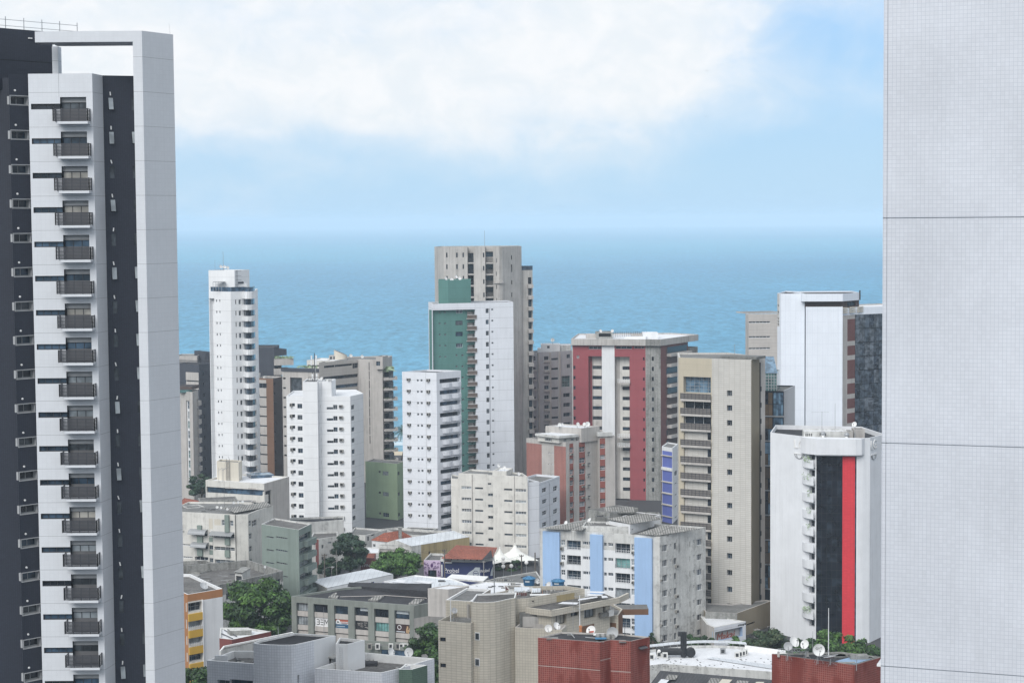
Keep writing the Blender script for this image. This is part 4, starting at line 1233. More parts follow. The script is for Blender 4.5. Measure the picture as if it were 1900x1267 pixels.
mb = MB(); mb.obox(V2.f[0].pt(-.5, V2.z1 + .02, -1), V2.f[0].t * 4, V2.f[0].n * 1.4, (0, 0, 1.0), 'white_dirty'); mb.build('parapet_box', B.root)

# ------------------------------------------------------------------ white and blue panelled building
B = Bld('blue_panel_block', 'narrow white building with a column of strong blue panels', 'office building', Z6, Vector((88, 520, 0)))
p0, p1, p2 = XY(B, 612, 850, 522), XY(B, 673, 850, 518), XY(B, 705, 850, 528)
V = Vol(B, par4(p0, p1, p2), B.P(673, 745, 518).z, 'white_paint', 'roof_grey', par=.3)
f = V.f[0]
for y0, y1 in ((763, 787), (791, 856), (875, 936), (943, 1000), (1007, 1066), (1073, 1135), (1140, 1200)): f.paint(615, y0, 671, y1, 'blue_strong')
V.f[1].win(684, 876, 698, 904, 1, style='plain2'); V.f[1].win(686, 943, 697, 952, 4, 943 + 65 * 3, style='plain2')
V.done()
f.box(613, 787, 672, 791, -.1, .45, 'cream', 'ledge', 1); f.box(613, 857, 672, 873, -.1, .3, 'white_plain', 'ledge', 1)
f.box(613, 937, 672, 942, -.1, .3, 'cream', 'ledge', 4, 937 + 65.5 * 3)

# ------------------------------------------------------------------ tan tower with the terrace rails
B = Bld('tan_tower', 'tan and pale grey tower with stacked dark terrace rails and one column of square windows', 'apartment tower', Z6, Vector((84, 384, 0)))
zt = B.P(1113, 240, 383).z
p0, p1, p2, p3 = XY(B, 709, 1000, 391), XY(B, 1125, 1000, 383), XY(B, 1172, 1000, 389), XY(B, 1204, 1000, 390.5)
V = Vol(B, [p0, p1, p2, p3, (p3[0] - 6, p3[1] + 14), (p0[0] + 1, p0[1] + 14)], zt, 'beige_grey', 'roof_grey', par=.35, pt=.4)
f, g, h = V.f[0], V.f[1], V.f[2]
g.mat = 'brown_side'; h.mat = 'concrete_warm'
us = f.uz(900, 1000)[0]
f.upaint(0, us, 0, zt, 'tan')
ur0, ur1 = f.uz(737, 440)[0], f.uz(895, 440)[0]
w = f.hole(736, 338, 893, 430, 1.2, None, 1)[0]
f.pane(w[0], w[1], w[2], w[3], -1.1, 'skygrid', 'glazed_terrace')
ys = [432, 516, 603, 697, 793, 887, 982, 1075, 1170, 1265, 1360, 1455, 1550, 1645, 1740]
hh = [34, 35, 35, 34, 36, 36, 36, 34, 36, 36, 36, 36, 36, 36, 36]
zr = []
for k, y in enumerate(ys):
    zt_r, zb_r = f.uz(815, y)[1], f.uz(815, y + hh[k])[1]
    zslab = zb_r - .42
    zr.append((zt_r, zb_r, zslab))
for k in range(len(ys)):
    top_next = zr[k][2]
    if k + 1 < len(ys):
        z_hi, z_lo = zr[k][2], zr[k + 1][1]
        f.holes.append((ur0, ur1, z_lo + .02, z_hi, .5 if k > 1 else .9, 'beige_grey' if k > 1 else None, 'tan'))
        if k <= 1: f.pane(ur0, ur1, z_lo + .02, z_hi, -.8, 'white3', 'terrace_window')
        else:
            mb = MB(); mb.obox(f.pt(ur1 - 1.0, z_lo + 1.3, -.49), f.t * .95, f.n * .06, (0, 0, 1.5), 'glass'); mb.build('window', B.root)
for k, (a, b_, c) in enumerate(zr):
    mb = MB(); mb.obox(f.pt(ur0 - .5, c, -.45), f.t * (ur1 - ur0 + .55), f.n * .95, (0, 0, b_ - c), 'concrete_warm'); bl = mb.build('balcony', B.root)
    f.rail(ur0 - .5, ur1 + .05, b_, a, .48, 'rail_dark', 'railing', 3, 8, par=bl, r=.035, solid='rail_panel')
    if k in (3, 4, 5, 7, 9, 11):
        for j in range(RNG.randint(3, 6)):
            u = ur0 + .6 + j * (ur1 - ur0 - 1.4) / 6 + RNG.uniform(0, .3)
            mb = MB(); mb.obox(f.pt(u, b_ + .02, -.3), f.t * .75, f.n * .4, (0, 0, .75), 'ac_white'); mb.obox(f.pt(u + .12, b_ + .12, .101), f.t * .5, f.n * .01, (0, 0, .5), 'ac_grille'); mb.build('air_conditioner', B.root)
for k, y in enumerate((415, 500, 585, 676, 773, 868, 964, 1059, 1155, 1251, 1347, 1443, 1539, 1635, 1731)):
    f.win(985, y, 1015, y + 33, 1, depth=.5, style='plain2')
V.done()
u = g.len - .55
g2 = MB(); g2.obox(h.pt(0, 0, .0), h.t * .35, h.n * .06, (0, 0, zt - 1), 'black'); g2.build('vertical_joint', B.root)
for k in range(16):
    z = zt - 7 - k * 3.35; mb = MB(); mb.obox(h.pt(.02, z, .03), h.t * .6, h.n * .06, (0, 0, 1.0), 'black'); mb.build('window', B.root)
mb = MB(); mb.obox(f.pt(f.len * .55, zt + .01, -6), f.t * 8, f.n * 5, (0, 0, .5), 'concrete_dark'); mb.build('roof_upstand', B.root)
# podium of the tan tower
Bw = W5
B = Bld('tan_podium', 'low brown-grey annex at the foot of the tan tower behind the shop box', 'annex', W5, Vector((88, 377, 0)))
p0, p1, p2 = XY(B, -20, 100, 375.5), XY(B, 815, 100, 374), XY(B, 1712, 60, 386)
zt2 = B.P(815, 100, 374).z
V = Vol(B, [p0, p1, p2, (p2[0] - 1, p2[1] + 1.2), (p1[0], p1[1] + 9), (p0[0], p0[1] + 9)], zt2, 'brown_side', 'roof_grey', par=.2, cap='concrete_warm')
V.f[0].mat = 'concrete_old'
V.f[1].hole(1050, 350, 1275, 395, .4, 'glass'); V.f[1].hole(1050, 730, 1300, 900, 1.0, 'black'); V.done()
for j, (xa, y0) in enumerate(((1600, 440), (1625, 440), (1655, 435), (1600, 480), (1640, 480), (1670, 478))):
    V.f[1].box(xa, y0, xa + 18, y0 + 30, .02, .06, 'white_plain', 'number_sign')

# ------------------------------------------------------------------ glazed block right of the tan tower
B = Bld('mirror_glass_block', 'narrow mirror-glass block with a green glazed top, between the tan and white towers', 'office building', Z7, Vector((108, 402, 0)))
p0, p1 = XY(B, 150, 800, 408), XY(B, 352, 800, 406)
V = Vol(B, deep(p0, p1, 14), B.P(300, 766, 406).z, 'glass_black', 'roof_grey', par=.3)
f = V.f[0]
wall_mat('brown_reflection', (.13, .085, .05), rough=.1, spec=.9, var=.5)  # brownish reflection painted into the pane colour
dzf = 3.3
for k in range(12):
    z1 = V.z1 - .3 - k * 5.4
    if z1 < 6: break
    for u0, u1, st in ((.15, f.len * .62, 'mirror'), (f.len * .65, f.len - .1, 'sky')):
        mb = MB()
        nx = 4
        for i in range(nx):
            ua, ub = u0 + (u1 - u0) * i / nx, u0 + (u1 - u0) * (i + .93) / nx
            for j in range(2):
                za, zb = z1 - 2.55 * (j + 1), z1 - 2.55 * j - .12
                mb.obox(f.pt(ua, za, .02), f.t * (ub - ua), f.n * .05, (0, 0, zb - za), RNG.choice(['glass_sky', 'glass_black', 'brown_reflection', 'brown_reflection'] if st == 'mirror' else ['glass_sky', 'glass_sky', 'glass_blue']))
        mb.build('window_bay', B.root)
    mb = MB(); mb.obox(f.pt(0, z1 - 5.35, 0), f.t * f.len, f.n * .25, (0, 0, .28), 'steel'); mb.build('spandrel', B.root)
V.done()
q0, q1 = XY(B, 150, 700, 409), XY(B, 303, 700, 408)
V2 = Vol(B, deep(q0, q1, 9), B.P(250, 640, 408.5).z, 'glass_green', 'roof_grey', z0=V.z1 - .3, par=.1, name='glass_top'); V2.done()
f = V2.f[0]; mb = MB()
for i in range(9):
    u = f.len * i / 8 - .06; mb.obox(f.pt(u, V2.z0, .0), f.t * .13, f.n * .1, (0, 0, V2.z1 - V2.z0), 'frame_grey')
for j in range(7):
    z = V2.z0 + (V2.z1 - V2.z0 - .12) * j / 6; mb.obox(f.pt(0, z, .01), f.t * f.len, f.n * .07, (0, 0, .12), 'frame_grey')
mb.build('glazing_bars', B.root)
mb = MB(); r0, r1 = f.pt(-1, V2.z1, .3), f.pt(f.len + .2, V2.z1, .3)
mb.poly([r0, r1, r1 + Vector((0, 6, 3.2)), r0 + Vector((0, 6, 3.2))], 'glass_sky'); mb.build('glass_roof', B.root)

# ------------------------------------------------------------------ beige slab far right
B = Bld('slit_window_block', 'plain beige block with long slit windows behind the white panel tower', 'apartment building', Z7, Vector((148, 562, 0)))
p0, p1, p2 = XY(B, 86, 500, 564), XY(B, 108, 500, 560), XY(B, 330, 500, 561)
V = Vol(B, par4(p0, p1, p2), B.P(180, 236, 561).z, 'concrete_warm', 'roof_grey', par=.2)
V.f[1].mat = 'beige_tile_far'
for y in (284, 386, 465, 545, 625, 705): V.f[1].win(107, y, 258, y + 13, 1, style='vent6')
V.done()
mb = MB(); q = Vector((*XY(B, 86, 238, 566), V.z1)); r = Vector((*XY(B, 330, 210, 580), V.z1))
W2 = Vol(B, deep(XY(B, 90, 238, 575), XY(B, 330, 238, 578), 8), B.P(290, 222, 576).z, 'concrete_warm', 'roof_grey', z0=V.z1 - .5, par=.1, name='roof_house'); W2.done()

# ------------------------------------------------------------------ white panel tower
B = Bld('white_panel_tower', 'big white panel-clad tower with a mirrored glass side at the far right', 'office tower', Z7, Vector((130, 446, 0)))
zt = B.P(400, 93, 443).z; zp = B.P(620, 183, 441).z
a0, a1, a2, a3 = XY(B, 306, 700, 446), XY(B, 331, 700, 443.5), XY(B, 495, 700, 442.5), XY(B, 500, 700, 442.5)
V = Vol(B, [a0, a1, a2, (a2[0], a2[1] + 15), (a0[0] + 4, a0[1] + 14)], zt, 'panel_white', 'roof_dark', par=.3)
hz_ = V.f[0]; hz_.paint(298, 92, 322, 320, 'white_dirty')
for y in (168, 212, 258, 278, 298): hz_.hole(302, y, 318, y + 14, .3, 'brown_dark')
V.done()
b0, b1 = XY(B, 503, 700, 441), XY(B, 757, 700, 440)
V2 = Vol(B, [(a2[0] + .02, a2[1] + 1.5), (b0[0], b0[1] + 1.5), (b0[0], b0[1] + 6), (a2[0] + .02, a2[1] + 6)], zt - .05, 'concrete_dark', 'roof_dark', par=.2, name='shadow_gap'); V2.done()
V3 = Vol(B, deep(b0, b1, 6), zp, 'panel_white', 'roof_dark', par=.2, name='front_panel'); V3.done()
zh = B.P(620, 146, 441).z
H = Vol(B, [(b0[0], b0[1] + 1.5), (b1[0], b1[1] + 1.5), XY(B, 872, 160, 447), (XY(B, 872, 160, 447)[0], 456), (b0[0], 456)], zh, 'brown_dark', 'roof_dark', z0=zp - .3, par=.2, name='recessed_band')
H.f[1].win(790, 150, 850, 178, 1, style='strip4', depth=.3); H.done()
T = Vol(B, [(b0[0] - .9, b0[1] - .1), (b1[0], b1[1] - .1), XY(B, 875, 120, 446.5), (XY(B, 875, 120, 446.5)[0], 456.5), (b0[0] - .9, 456.5)], B.P(620, 93, 441).z, 'panel_white', 'roof_dark', z0=zh + .01, par=.3, name='crown_band'); T.done()
mb = MB(); q = XY(B, 875, 120, 446.3); mb.obox((q[0], q[1], zh), (.25, 0, 0), (0, .4, 0), (0, 0, T.z1 - zh + .5), 'black'); mb.build('joint', B.root)
g0, g1, g2, g3 = (b1[0] + .01, b1[1] + 1.0), XY(B, 790, 700, 442.5), XY(B, 843, 700, 445.0), XY(B, 1150, 700, 452)
zg = B.P(900, 186, 446).z
Vg = Vol(B, [g0, g1, g2, g3, (g3[0], g3[1] + 14), (g0[0], g0[1] + 15)], zg, 'concrete_warm', 'roof_white', par=.3, name='side_wall')
fs, fb, fg = Vg.f[0], Vg.f[1], Vg.f[2]
fb.mat = 'red_brown'; fg.mat = 'glass_black'
for y in (236, 420, 518, 680, 785, 885, 985): fb.paint(785, y, 845, y + 32, 'concrete_warm')
zbot = fg.uz(940, 234)[1]
fg.upaint(0, fg.len, zbot, zg, 'panel_white'); fb.upaint(0, fb.len, zbot, zg, 'panel_white'); fs.upaint(0, fs.len, zbot, zg, 'panel_white')
Vg.done()
glass_mat('mirror_city', (.05, .065, .085), .04, .9, .5, .9)
glass_mat('mirror_city2', (.085, .10, .12), .04, .9, .5, .9)
glass_mat('mirror_city3', (.028, .038, .055), .04, .9, .5, .9)
pw = 1.45
nz_ = int(zbot / 3.3)
for j in range(nz_):
    mb = MB()
    for i in range(int(fg.len / pw)):
        mb.obox(fg.pt(i * pw + .04, zbot - 3.3 * (j + 1) + .08, .02), fg.t * (pw - .08), fg.n * .05, (0, 0, 3.14), RNG.choice(['mirror_city', 'mirror_city', 'mirror_city2', 'mirror_city3']))
    mb.build('mirror_window', B.root)
for i, y in enumerate((185, 200, 215)):
    mb = MB()
    for j in range(3):
        u, z = fs.uz(757, y + 12); mb.obox(fs.pt(-.2 + j * 3.1, z, .05 + .0), fs.t * 1.9 + fs.n * .0, fs.n * .4, (0, 0, .28), 'cream'); 
    mb.build('brise_soleil', B.root)

# ------------------------------------------------------------------ white tower with the emblem, black glass and red stripe
B = Bld('emblem_tower', 'white tower with a black glass front, a bright red vertical stripe and curved corner balconies', 'apartment tower', Z8, Vector((128, 372, 0)))
zt = B.P(318, 88, 368.5).z
xs = lambda x, Y: XY(B, x, 500, Y)
p0, p1, p2, p3, p4, p5 = xs(102, 380), xs(318, 370), xs(523, 368.6), xs(548, 368.8), xs(582, 369.4), xs(650, 375.5)
V = Vol(B, [p0, p1, p2, p3, p4, p5, (p5[0] - 2, p5[1] + 14), (p0[0] + 3, p0[1] + 14)], zt, 'emblem_white', 'roof_dark', par=.9, pt=.22)
fl_, fc, fd, fe, fr_ = V.f[:5]
ug0, ug1, ur1, uw1 = fc.uz(322, 500)[0], fc.uz(450, 500)[0], fc.uz(510, 500)[0], fc.uz(517, 500)[0]
ztop = fc.uz(420, 172)[1]
fc.holes.append((.25, ug1, 0, ztop, .25, None, 'white_paint'))
fc.upaint(ug1, ur1, 0, ztop, 'red_bright')
fc.holes.append((ur1, uw1, 0, ztop, .5, 'glass_blue', 'white_paint'))
n = 12; sp = 80.3
wr = fl_.rows(300, 168, 316, 190, n, 168 + sp * (n - 1))
for u0, u1, a, b_ in wr:
    if a < 1: continue
    fl_.holes.append((fl_.len - 1.6, fl_.len - .05, a, b_ + .4, .8, 'glass', None))
V.done()
gz = MB()
nz = int(ztop / 1.62)
for j in range(nz + 1):
    mb = MB(); z = ztop - 1.62 * (j + 1)
    if z < 0: break
    for i in range(5):
        ua, ub = .3 + (ug1 - .35) * i / 5, .3 + (ug1 - .35) * (i + 1) / 5
        mb.obox(fc.pt(ua + .03, z + .03, -.22), fc.t * (ub - ua - .06), fc.n * .04, (0, 0, 1.56), RNG.choice(['glass_black', 'glass_black', 'glass_black', 'glass']))
    mb.build('glass_row', B.root)
mb = MB(); mb.obox(fc.pt(.05, 0, -.24), fc.t * (ug1 - .05), fc.n * .03, (0, 0, ztop), 'black'); mb.build('glass_backing', B.root)
mb = MB(); mb.obox(fc.pt(.05, 0, 0), fc.t * .16, fc.n * .18, (0, 0, ztop - .02), 'frame_white'); mb.build('edge_trim', B.root)
# curved balconies
for k, (u0, u1, a, b_) in enumerate(fl_.rows(256, 212, 321, 226, n, 212 + sp * (n - 1))):
    if b_ < 2: break
    pts = []
    for i in range(9):
        t = i / 8; u = u0 + (fl_.len + .4 - u0) * t; pts.append(fl_.pt(u, 0, 0.95 * math.sin(min(1, t * 1.5) * math.pi / 2)))
    mb = MB(); q = [(p.x, p.y) for p in pts]
    mb.band(q, a, b_ + 1.05, .12, 'emblem_white', True)
    base = [fl_.pt(fl_.len, a, -.0)]
    mb.poly([Vector((*p, a)) for p in q] + [fl_.pt(fl_.len, a, 0)], 'emblem_white')
    mb.poly([Vector((*p, a + .16)) for p in q] + [fl_.pt(fl_.len, a + .16, 0)], 'emblem_white')
    bl = mb.build('balcony', B.root)
    if k in (0, 1, 3, 4, 9, 2, 7):
        mb = MB(); nn_ = {0: 90, 1: 60, 9: 110}.get(k, 40)
        for i in range(nn_):
            p = fl_.pt(fl_.len - RNG.uniform(.2, 2.4 if k in (0, 1, 9) else 1.2), b_ + 1.0 + RNG.uniform(-.5, .8), RNG.uniform(.5, 1.4))
            mb.poly([p + Vector((RNG.uniform(-.22, .22), RNG.uniform(-.22, .22), RNG.uniform(-.22, .22))) for _ in range(3)], 'green_leaf')
        tag(mb.build('plants', bl), kind='stuff')
# rounded crown band over the glass
q = [fl_.pt(fl_.len - 3.9, 0, -.05), fl_.pt(fl_.len - 3.3, 0, .75), fl_.pt(fl_.len - 1.5, 0, 1.2)]
q += [fc.pt(.2, 0, 1.5), fc.pt(fc.len * .7, 0, 1.3), fc.pt(fc.len - .4, 0, 1.25), fd.pt(fd.len * .4, 0, .95), fd.pt(fd.len, 0, .35), fe.pt(.4, 0, -.05)]
q = [(p.x, p.y) for p in q]
zc0, zc1 = B.P(400, 170, 367).z, B.P(400, 92, 367).z
mb = MB(); mb.band(q, zc0, zc1, .3, 'emblem_white', True)
for z in (zc0, zc1 - .02): mb.poly([Vector((*p, z)) for p in q], 'emblem_white')
mb.build('crown_band', B.root)
# relief monograms with a bowl under them
for fac, x, y in ((fr_, 600, 118), (fl_, 243, 116)):
    u, z = fac.uz(x, y)
    text_mesh('monogram', 'LG', 2.6, B.root, fac.pt(u, z, .06), fac.t, 'dish_white', extrude=.08)
    mb = MB()
    for i in range(10):
        t0, t1 = math.pi + math.pi * i / 10, math.pi + math.pi * (i + 1) / 10
        for rr in (1.3, .8):
            a, c = fac.pt(u + rr * math.cos(t0), z - 1.9 + .9 * math.sin(t0), .06), fac.pt(u + rr * math.cos(t1), z - 1.9 + .9 * math.sin(t1), .06)
            mb.tube(a, c, .10, n=5, mat='frame_grey')
    mb.obox(fac.pt(u - 1.4, z - 1.95, .0), fac.t * 2.8, fac.n * .12, (0, 0, .18), 'dish_white'); mb.build('emblem', B.root)
ET, EZ = B, zt
W2 = Vol(B, deep(xs(262, 372.5), xs(470, 371.8), 4), B.P(370, 52, 372).z, 'white_dirty', 'roof_white', z0=zt - .8, par=.2, name='roof_house')
for x in range(272, 300, 9): W2.f[0].hole(x, 62, x + 5, 76, .3, 'black')
for x in range(340, 370, 9): W2.f[0].hole(x, 60, x + 5, 74, .3, 'black')
W2.done()
W2 = Vol(B, deep(xs(505, 374), xs(556, 374), 3), B.P(530, 42, 374).z, 'concrete_warm', 'roof_grey', z0=zt - .8, par=.1, name='roof_house'); W2.done()
W2 = Vol(B, deep(xs(466, 373), xs(500, 373), 3), B.P(480, 52, 373).z, 'concrete', 'roof_grey', z0=zt - .8, par=.1, name='roof_house'); W2.done()
# ------------------------------------------------------------------ white block with blue stripes
B = Bld('blue_stripe_block', 'stained white apartment block with three pale blue vertical stripes', 'apartment building', Y7, Vector((55, 382, 0)))
p0, p1, p2 = XY(B, 53, 600, 378), XY(B, 1060, 600, 367), XY(B, 1446, 600, 378)
zt = B.P(1050, 249, 367).z
V = Vol(B, par4(p0, p1, p2), zt, 'white_dirty', 'roof_mottled', par=.5, pt=.3, cap='white_mould')
f, g = V.f[0], V.f[1]
g.mat = 'white_mould'
n = 7; sp = 124.6
f.upaint(f.uz(228, 400)[0], f.uz(482, 400)[0], 0, zt - 3.4, 'white_paint'); f.upaint(f.uz(588, 500)[0], f.uz(855, 500)[0], 0, zt - 3.4, 'white_paint')
f.win(230, 278, 264, 322, n, 278 + sp * (n - 1), style='white2')
f.win(280, 283, 396, 360, n, 283 + sp * (n - 1), style='alu3', depth=.5, name='balcony_window')
f.win(412, 290, 457, 319, n, 290 + sp * (n - 1), style='white3'); f.win(463, 291, 479, 317, n, 291 + sp * (n - 1), style='plain2')
f.win(591, 300, 613, 328, n, 300 + sp * (n - 1), style='plain2'); f.win(624, 303, 668, 332, n, 303 + sp * (n - 1), style='white3')
oo = f.win(686, 308, 811, 390, n, 308 + sp * (n - 1), style='alu3', depth=.5, name='balcony_window')
if 1: oo[1].data = win_mesh(f.rect(686, 308, 811, 390)[1] - f.rect(686, 308, 811, 390)[0], f.rect(686, 308, 811, 390)[3] - f.rect(686, 308, 811, 390)[2], 'teal', 'glass_teal', 'pane')
f.win(820, 313, 853, 367, n, 313 + sp * (n - 1), style='white2')
g.win(1082, 318, 1125, 375, n, 318 + 126 * (n - 1), style='white3'); g.win(1145, 312, 1158, 340, n, 312 + 126 * (n - 1), style='white2')
g.win(1179, 302, 1199, 356, n, 302 + 126 * (n - 1), style='plain2'); g.win(1339, 276, 1351, 304, n, 276 + 126 * (n - 1), style='white2')
g.win(1310, 288, 1316, 334, n, 288 + 126 * (n - 1), style='slot'); g.win(1371, 270, 1412, 322, n, 270 + 126 * (n - 1), style='white3')
g.win(1060, 322, 1072, 350, n, 322 + 126 * (n - 1), style='white2')
V.done()
for x0, x1 in ((85, 224), (481, 584), (853, 998)):
    u0, u1 = f.uz(x0 + 2, 500)[0], f.uz(x1 + 3, 500)[0]
    mb = MB(); mb.obox(f.pt(u0, 0, 0), f.t * (u1 - u0), f.n * .55, (0, 0, zt - .45), 'blue_light'); mb.build('blue_stripe', B.root)
f.ac(230, 335, 253, 360, n, 335 + sp * (n - 1), d=.5, skip=(2, 4)); f.ac(828, 373, 850, 395, n, 373 + sp * (n - 1), d=.5, skip=(3, 4))
g.ac(1185, 360, 1205, 382, n, 360 + 126 * (n - 1), d=.5, skip=(0, 2)); g.ac(1060, 355, 1075, 372, n, 355 + 126 * (n - 1), d=.4, skip=(0, 1, 3, 4))
for (x0, x1, y0, y1) in ((280, 396, 333, 361), (686, 811, 358, 392)):
    for k, (u0, u1, a, b_) in enumerate(f.rows(x0, y0, x1, y1, n, y0 + sp * (n - 1))):
        if a < 1: continue
        f.rail(u0, u1, a, b_, .03, 'frame_white' if k % 2 == 0 else 'steel', 'railing', 2, 9, r=.025)
# roof: fibro sheets, lift house and stained box
zr = V.zr
def sheet(B, pts, mat, name='roof_sheet', th=.08):
    mb = MB(); up = Vector((0, 0, th)); P_ = [Vector(p) for p in pts]
    mb.poly([p + up for p in P_], mat); mb.poly(P_[::-1], mat)
    for i in range(len(P_)):
        a, c = P_[i], P_[(i + 1) % len(P_)]; mb.poly([a, c, c + up, a + up], mat)
    return mb.build(name, B.root)
def up(B, x, y, z): p = B.Pz(x, y, z); return p
z1 = zt
sheet(B, [up(B, 60, 183, z1 + .2), up(B, 300, 195, z1 + .2), up(B, 470, 128, z1 + .6), up(B, 250, 152, z1 + .5)], 'roof_fibro')
sheet(B, [up(B, 305, 196, z1 + .5), up(B, 405, 198, z1 + .5), up(B, 520, 135, z1 + .7), up(B, 480, 130, z1 + .7)], 'roof_fibro')
sheet(B, [up(B, 1000, 240, z1 + .2), up(B, 1060, 240, z1 + .2), up(B, 1400, 187, z1 + .3), up(B, 1180, 165, z1 + 1.0)], 'roof_fibro')
sheet(B, [up(B, 880, 225, z1 + .3), up(B, 1000, 238, z1 + .3), up(B, 1170, 165, z1 + .9), up(B, 1080, 160, z1 + .9)], 'roof_fibro')
bx0, bx1 = B.Pz(412, 205, zt), B.Pz(800, 215, zt)
Vb = Vol(B, deep((bx0.x, bx0.y + .5), (bx1.x, bx1.y + 1.0), 6), zt + 1.0, 'white_mould', 'roof_mottled', z0=zr, par=.3, name='roof_tank_box'); Vb.done()
a0, a1 = B.Pz(802, 215, zt), B.Pz(815, 215, zt)
c0 = (bx1.x + .3, bx1.y + .6); c1 = XY(B, 1068, 150, 385)
Vp = Vol(B, [c0, c1, (c1[0] - 5, c1[1] + 4), (c0[0] - 4, c0[1] + 5)], zt + 1.5, 'white_paint', 'roof_mottled', z0=zr, par=.1, name='roof_house')
for x in (825, 960, 1030): Vp.f[0].hole(x, 172 + (1 if x > 900 else 12), x + 12, 195 - (x > 1000) * 10, .3, 'black')
Vp.done()
sheet(B, [Vector((*c0, zt + 1.55)), Vector((c0[0] + 7, c0[1] + 6, zt + 1.55)), Vector((c0[0] + 4, c0[1] + 10, zt + 2.1)), Vector((c0[0] - 4.5, c0[1] + 5, zt + 1.9))], 'roof_fibro')
Vq = Vol(B, deep(XY(B, 640, 90, 383), XY(B, 880, 90, 389), 6), zt + 2.3, 'concrete_old', 'roof_mottled', z0=zr, par=.1, name='roof_house'); Vq.done()
mb = MB(); a = XY(B, 600, 100, 384.5); c = XY(B, 850, 100, 385); mb.obox((a[0], a[1], zt + 1.9), (c[0] - a[0], 0, 0), (0, 5, .3), (0, 0, .25), 'roof_fibro'); mb.build('canopy_roof', B.root)
Vr = Vol(B, deep(XY(B, 525, 120, 380), XY(B, 600, 120, 380), 3), zt + 1.9, 'concrete_dark', 'roof_dark', z0=zr, par=.2, name='water_tank_house'); Vr.done()
BLUE, BLZ = B, zt

# ------------------------------------------------------------------ cream apartment block with band windows
B = Bld('cream_block', 'cream apartment block with stained walls and five columns of band windows', 'apartment building', Y5, Vector((2, 466, 0)))
pts = [XY(B, 198, 500, 474), XY(B, 270, 500, 471), XY(B, 592, 500, 469), XY(B, 948, 500, 465)]
zt = B.P(948, 126, 465).z
q1, q2 = XY(B, 1060, 500, 467), XY(B, 1262, 500, 480)
V = Vol(B, [pts[1], pts[3], (q1[0] - 4.2, q1[1] + 5), (pts[1][0] + 3, pts[1][1] + 9)], zt, 'cream_old', 'roof_grey', par=.4)
f = V.f[0]
n = 7; sp = 110
f.win(297, 221, 392, 249, n, 221 + sp * (n - 1), style='white4'); f.win(429, 231, 508, 250, n, 231 + sp * (n - 1), style='vent_dark')
f.win(556, 188, 588, 208, 1, style='plain2'); f.win(556, 290, 605, 318, 6, 290 + sp * 5, style='plain2')
f.win(714, 244, 795, 263, n, 244 + sp * (n - 1), style='vent_dark'); f.win(825, 248, 930, 275, n, 248 + sp * (n - 1), style='white4')
V.done()
for x in (405, 818): 
    u = f.uz(x, 500)[0]; mb = MB(); mb.tube(f.pt(u, 0, .1), f.pt(u, zt, .1), .10, n=6, mat='concrete'); mb.build('drainpipe', B.root)
Vl = Vol(B, [pts[0], (pts[1][0] + .02, pts[1][1] + 2), (pts[1][0] + .02, pts[1][1] + 8), (pts[0][0], pts[0][1] + 8)], B.P(235, 150, 473).z, 'cream_old', 'roof_grey', par=.3, name='left_wing'); Vl.done()
c0, c1 = XY(B, 600, 110, 469.5), XY(B, 738, 110, 468.5)
Vc = Vol(B, deep(c0, c1, 6), B.P(665, 72, 469).z, 'cream_old', 'roof_white', z0=zt - .6, par=.3, name='stair_core'); Vc.done()
u0_, u1_ = f.uz(270, 90)[0], f.uz(555, 90)[0]
mb = MB(); mb.obox(f.pt(.02, zt, -.3), f.t * (u1_ - .02), f.n * .3, (0, 0, B.P(400, 97, 470).z - zt), 'cream_old'); mb.build('parapet', B.root)
Vs = Vol(B, [(pts[3][0] + .02, pts[3][1] + .5), q1, (q1[0] - 3, q1[1] + 6), (pts[3][0] + .02, pts[3][1] + 8)], B.P(1000, 181, 466).z, 'white_cool', 'roof_grey', par=.3, name='side_wing'); Vs.done()
r0 = (q1[0] + .02, q1[1] + .3)
Vt = Vol(B, [r0, q2, (q2[0] - 6, q2[1] + 4), (r0[0] - 5, r0[1] + 8)], B.P(1150, 153, 474).z, 'white_cool', 'roof_grey', par=.5, name='rear_wing')
h = Vt.f[0]
h.win(1088, 236, 1130, 280, 6, 236 + 112 * 5, style='white2'); h.win(1196, 219, 1236, 268, 6, 219 + 112 * 5, style='white2')
u = h.uz(1163, 400)[0]; h.holes.append((u - .3, u + .3, 0, Vt.z1 - 1, .8, 'concrete_dark', None)); Vt.done()
CREAM, CRZ = B, zt

# ------------------------------------------------------------------ pale commercial block with dark ribbon windows
B = Bld('ribbon_window_block', 'low pale commercial block with dark ribbon windows and a cream rooftop core', 'office building', Y1, Vector((-57, 448, 0)))
p0, p1, p2 = XY(B, 262, 300, 453), XY(B, 812, 300, 446), XY(B, 1048, 300, 458)
zt = B.P(812, 238, 446).z
V = Vol(B, par4(p0, p1, p2), zt, 'cream_old', 'roof_white', par=.4)
f, g = V.f[0], V.f[1]; g.mat = 'concrete_warm'
f.win(270, 283, 812, 338, 1, style='strip4', depth=.5); f.win(690, 415, 812, 455, 1, style='strip4', depth=.5); f.win(270, 540, 812, 580, 1, style='strip4', depth=.5)
uu = g.uz(880, 350)[0]
zz0, zz1 = g.uz(860, 510)[1], g.uz(860, 300)[1]
g.holes.append((.02, uu, zz0, zz1, .4, 'glass_black', 'cream_old'))
V.done()
for (ya, yb) in ((341, 412), (458, 520)):
    a, c = g.uz(840, ya)[1], g.uz(840, yb)[1]; mb = MB(); mb.obox(g.pt(.0, c, -.6), g.t * uu * .55, g.n * .65, (0, 0, a - c), 'cream_old'); mb.build('spandrel', B.root)
f.box(445, 268, 517, 282, 0, .08, 'concrete', 'wall_vent'); f.box(662, 279, 735, 292, 0, .08, 'concrete', 'wall_vent'); f.box(662, 392, 735, 405, 0, .08, 'concrete', 'wall_vent')
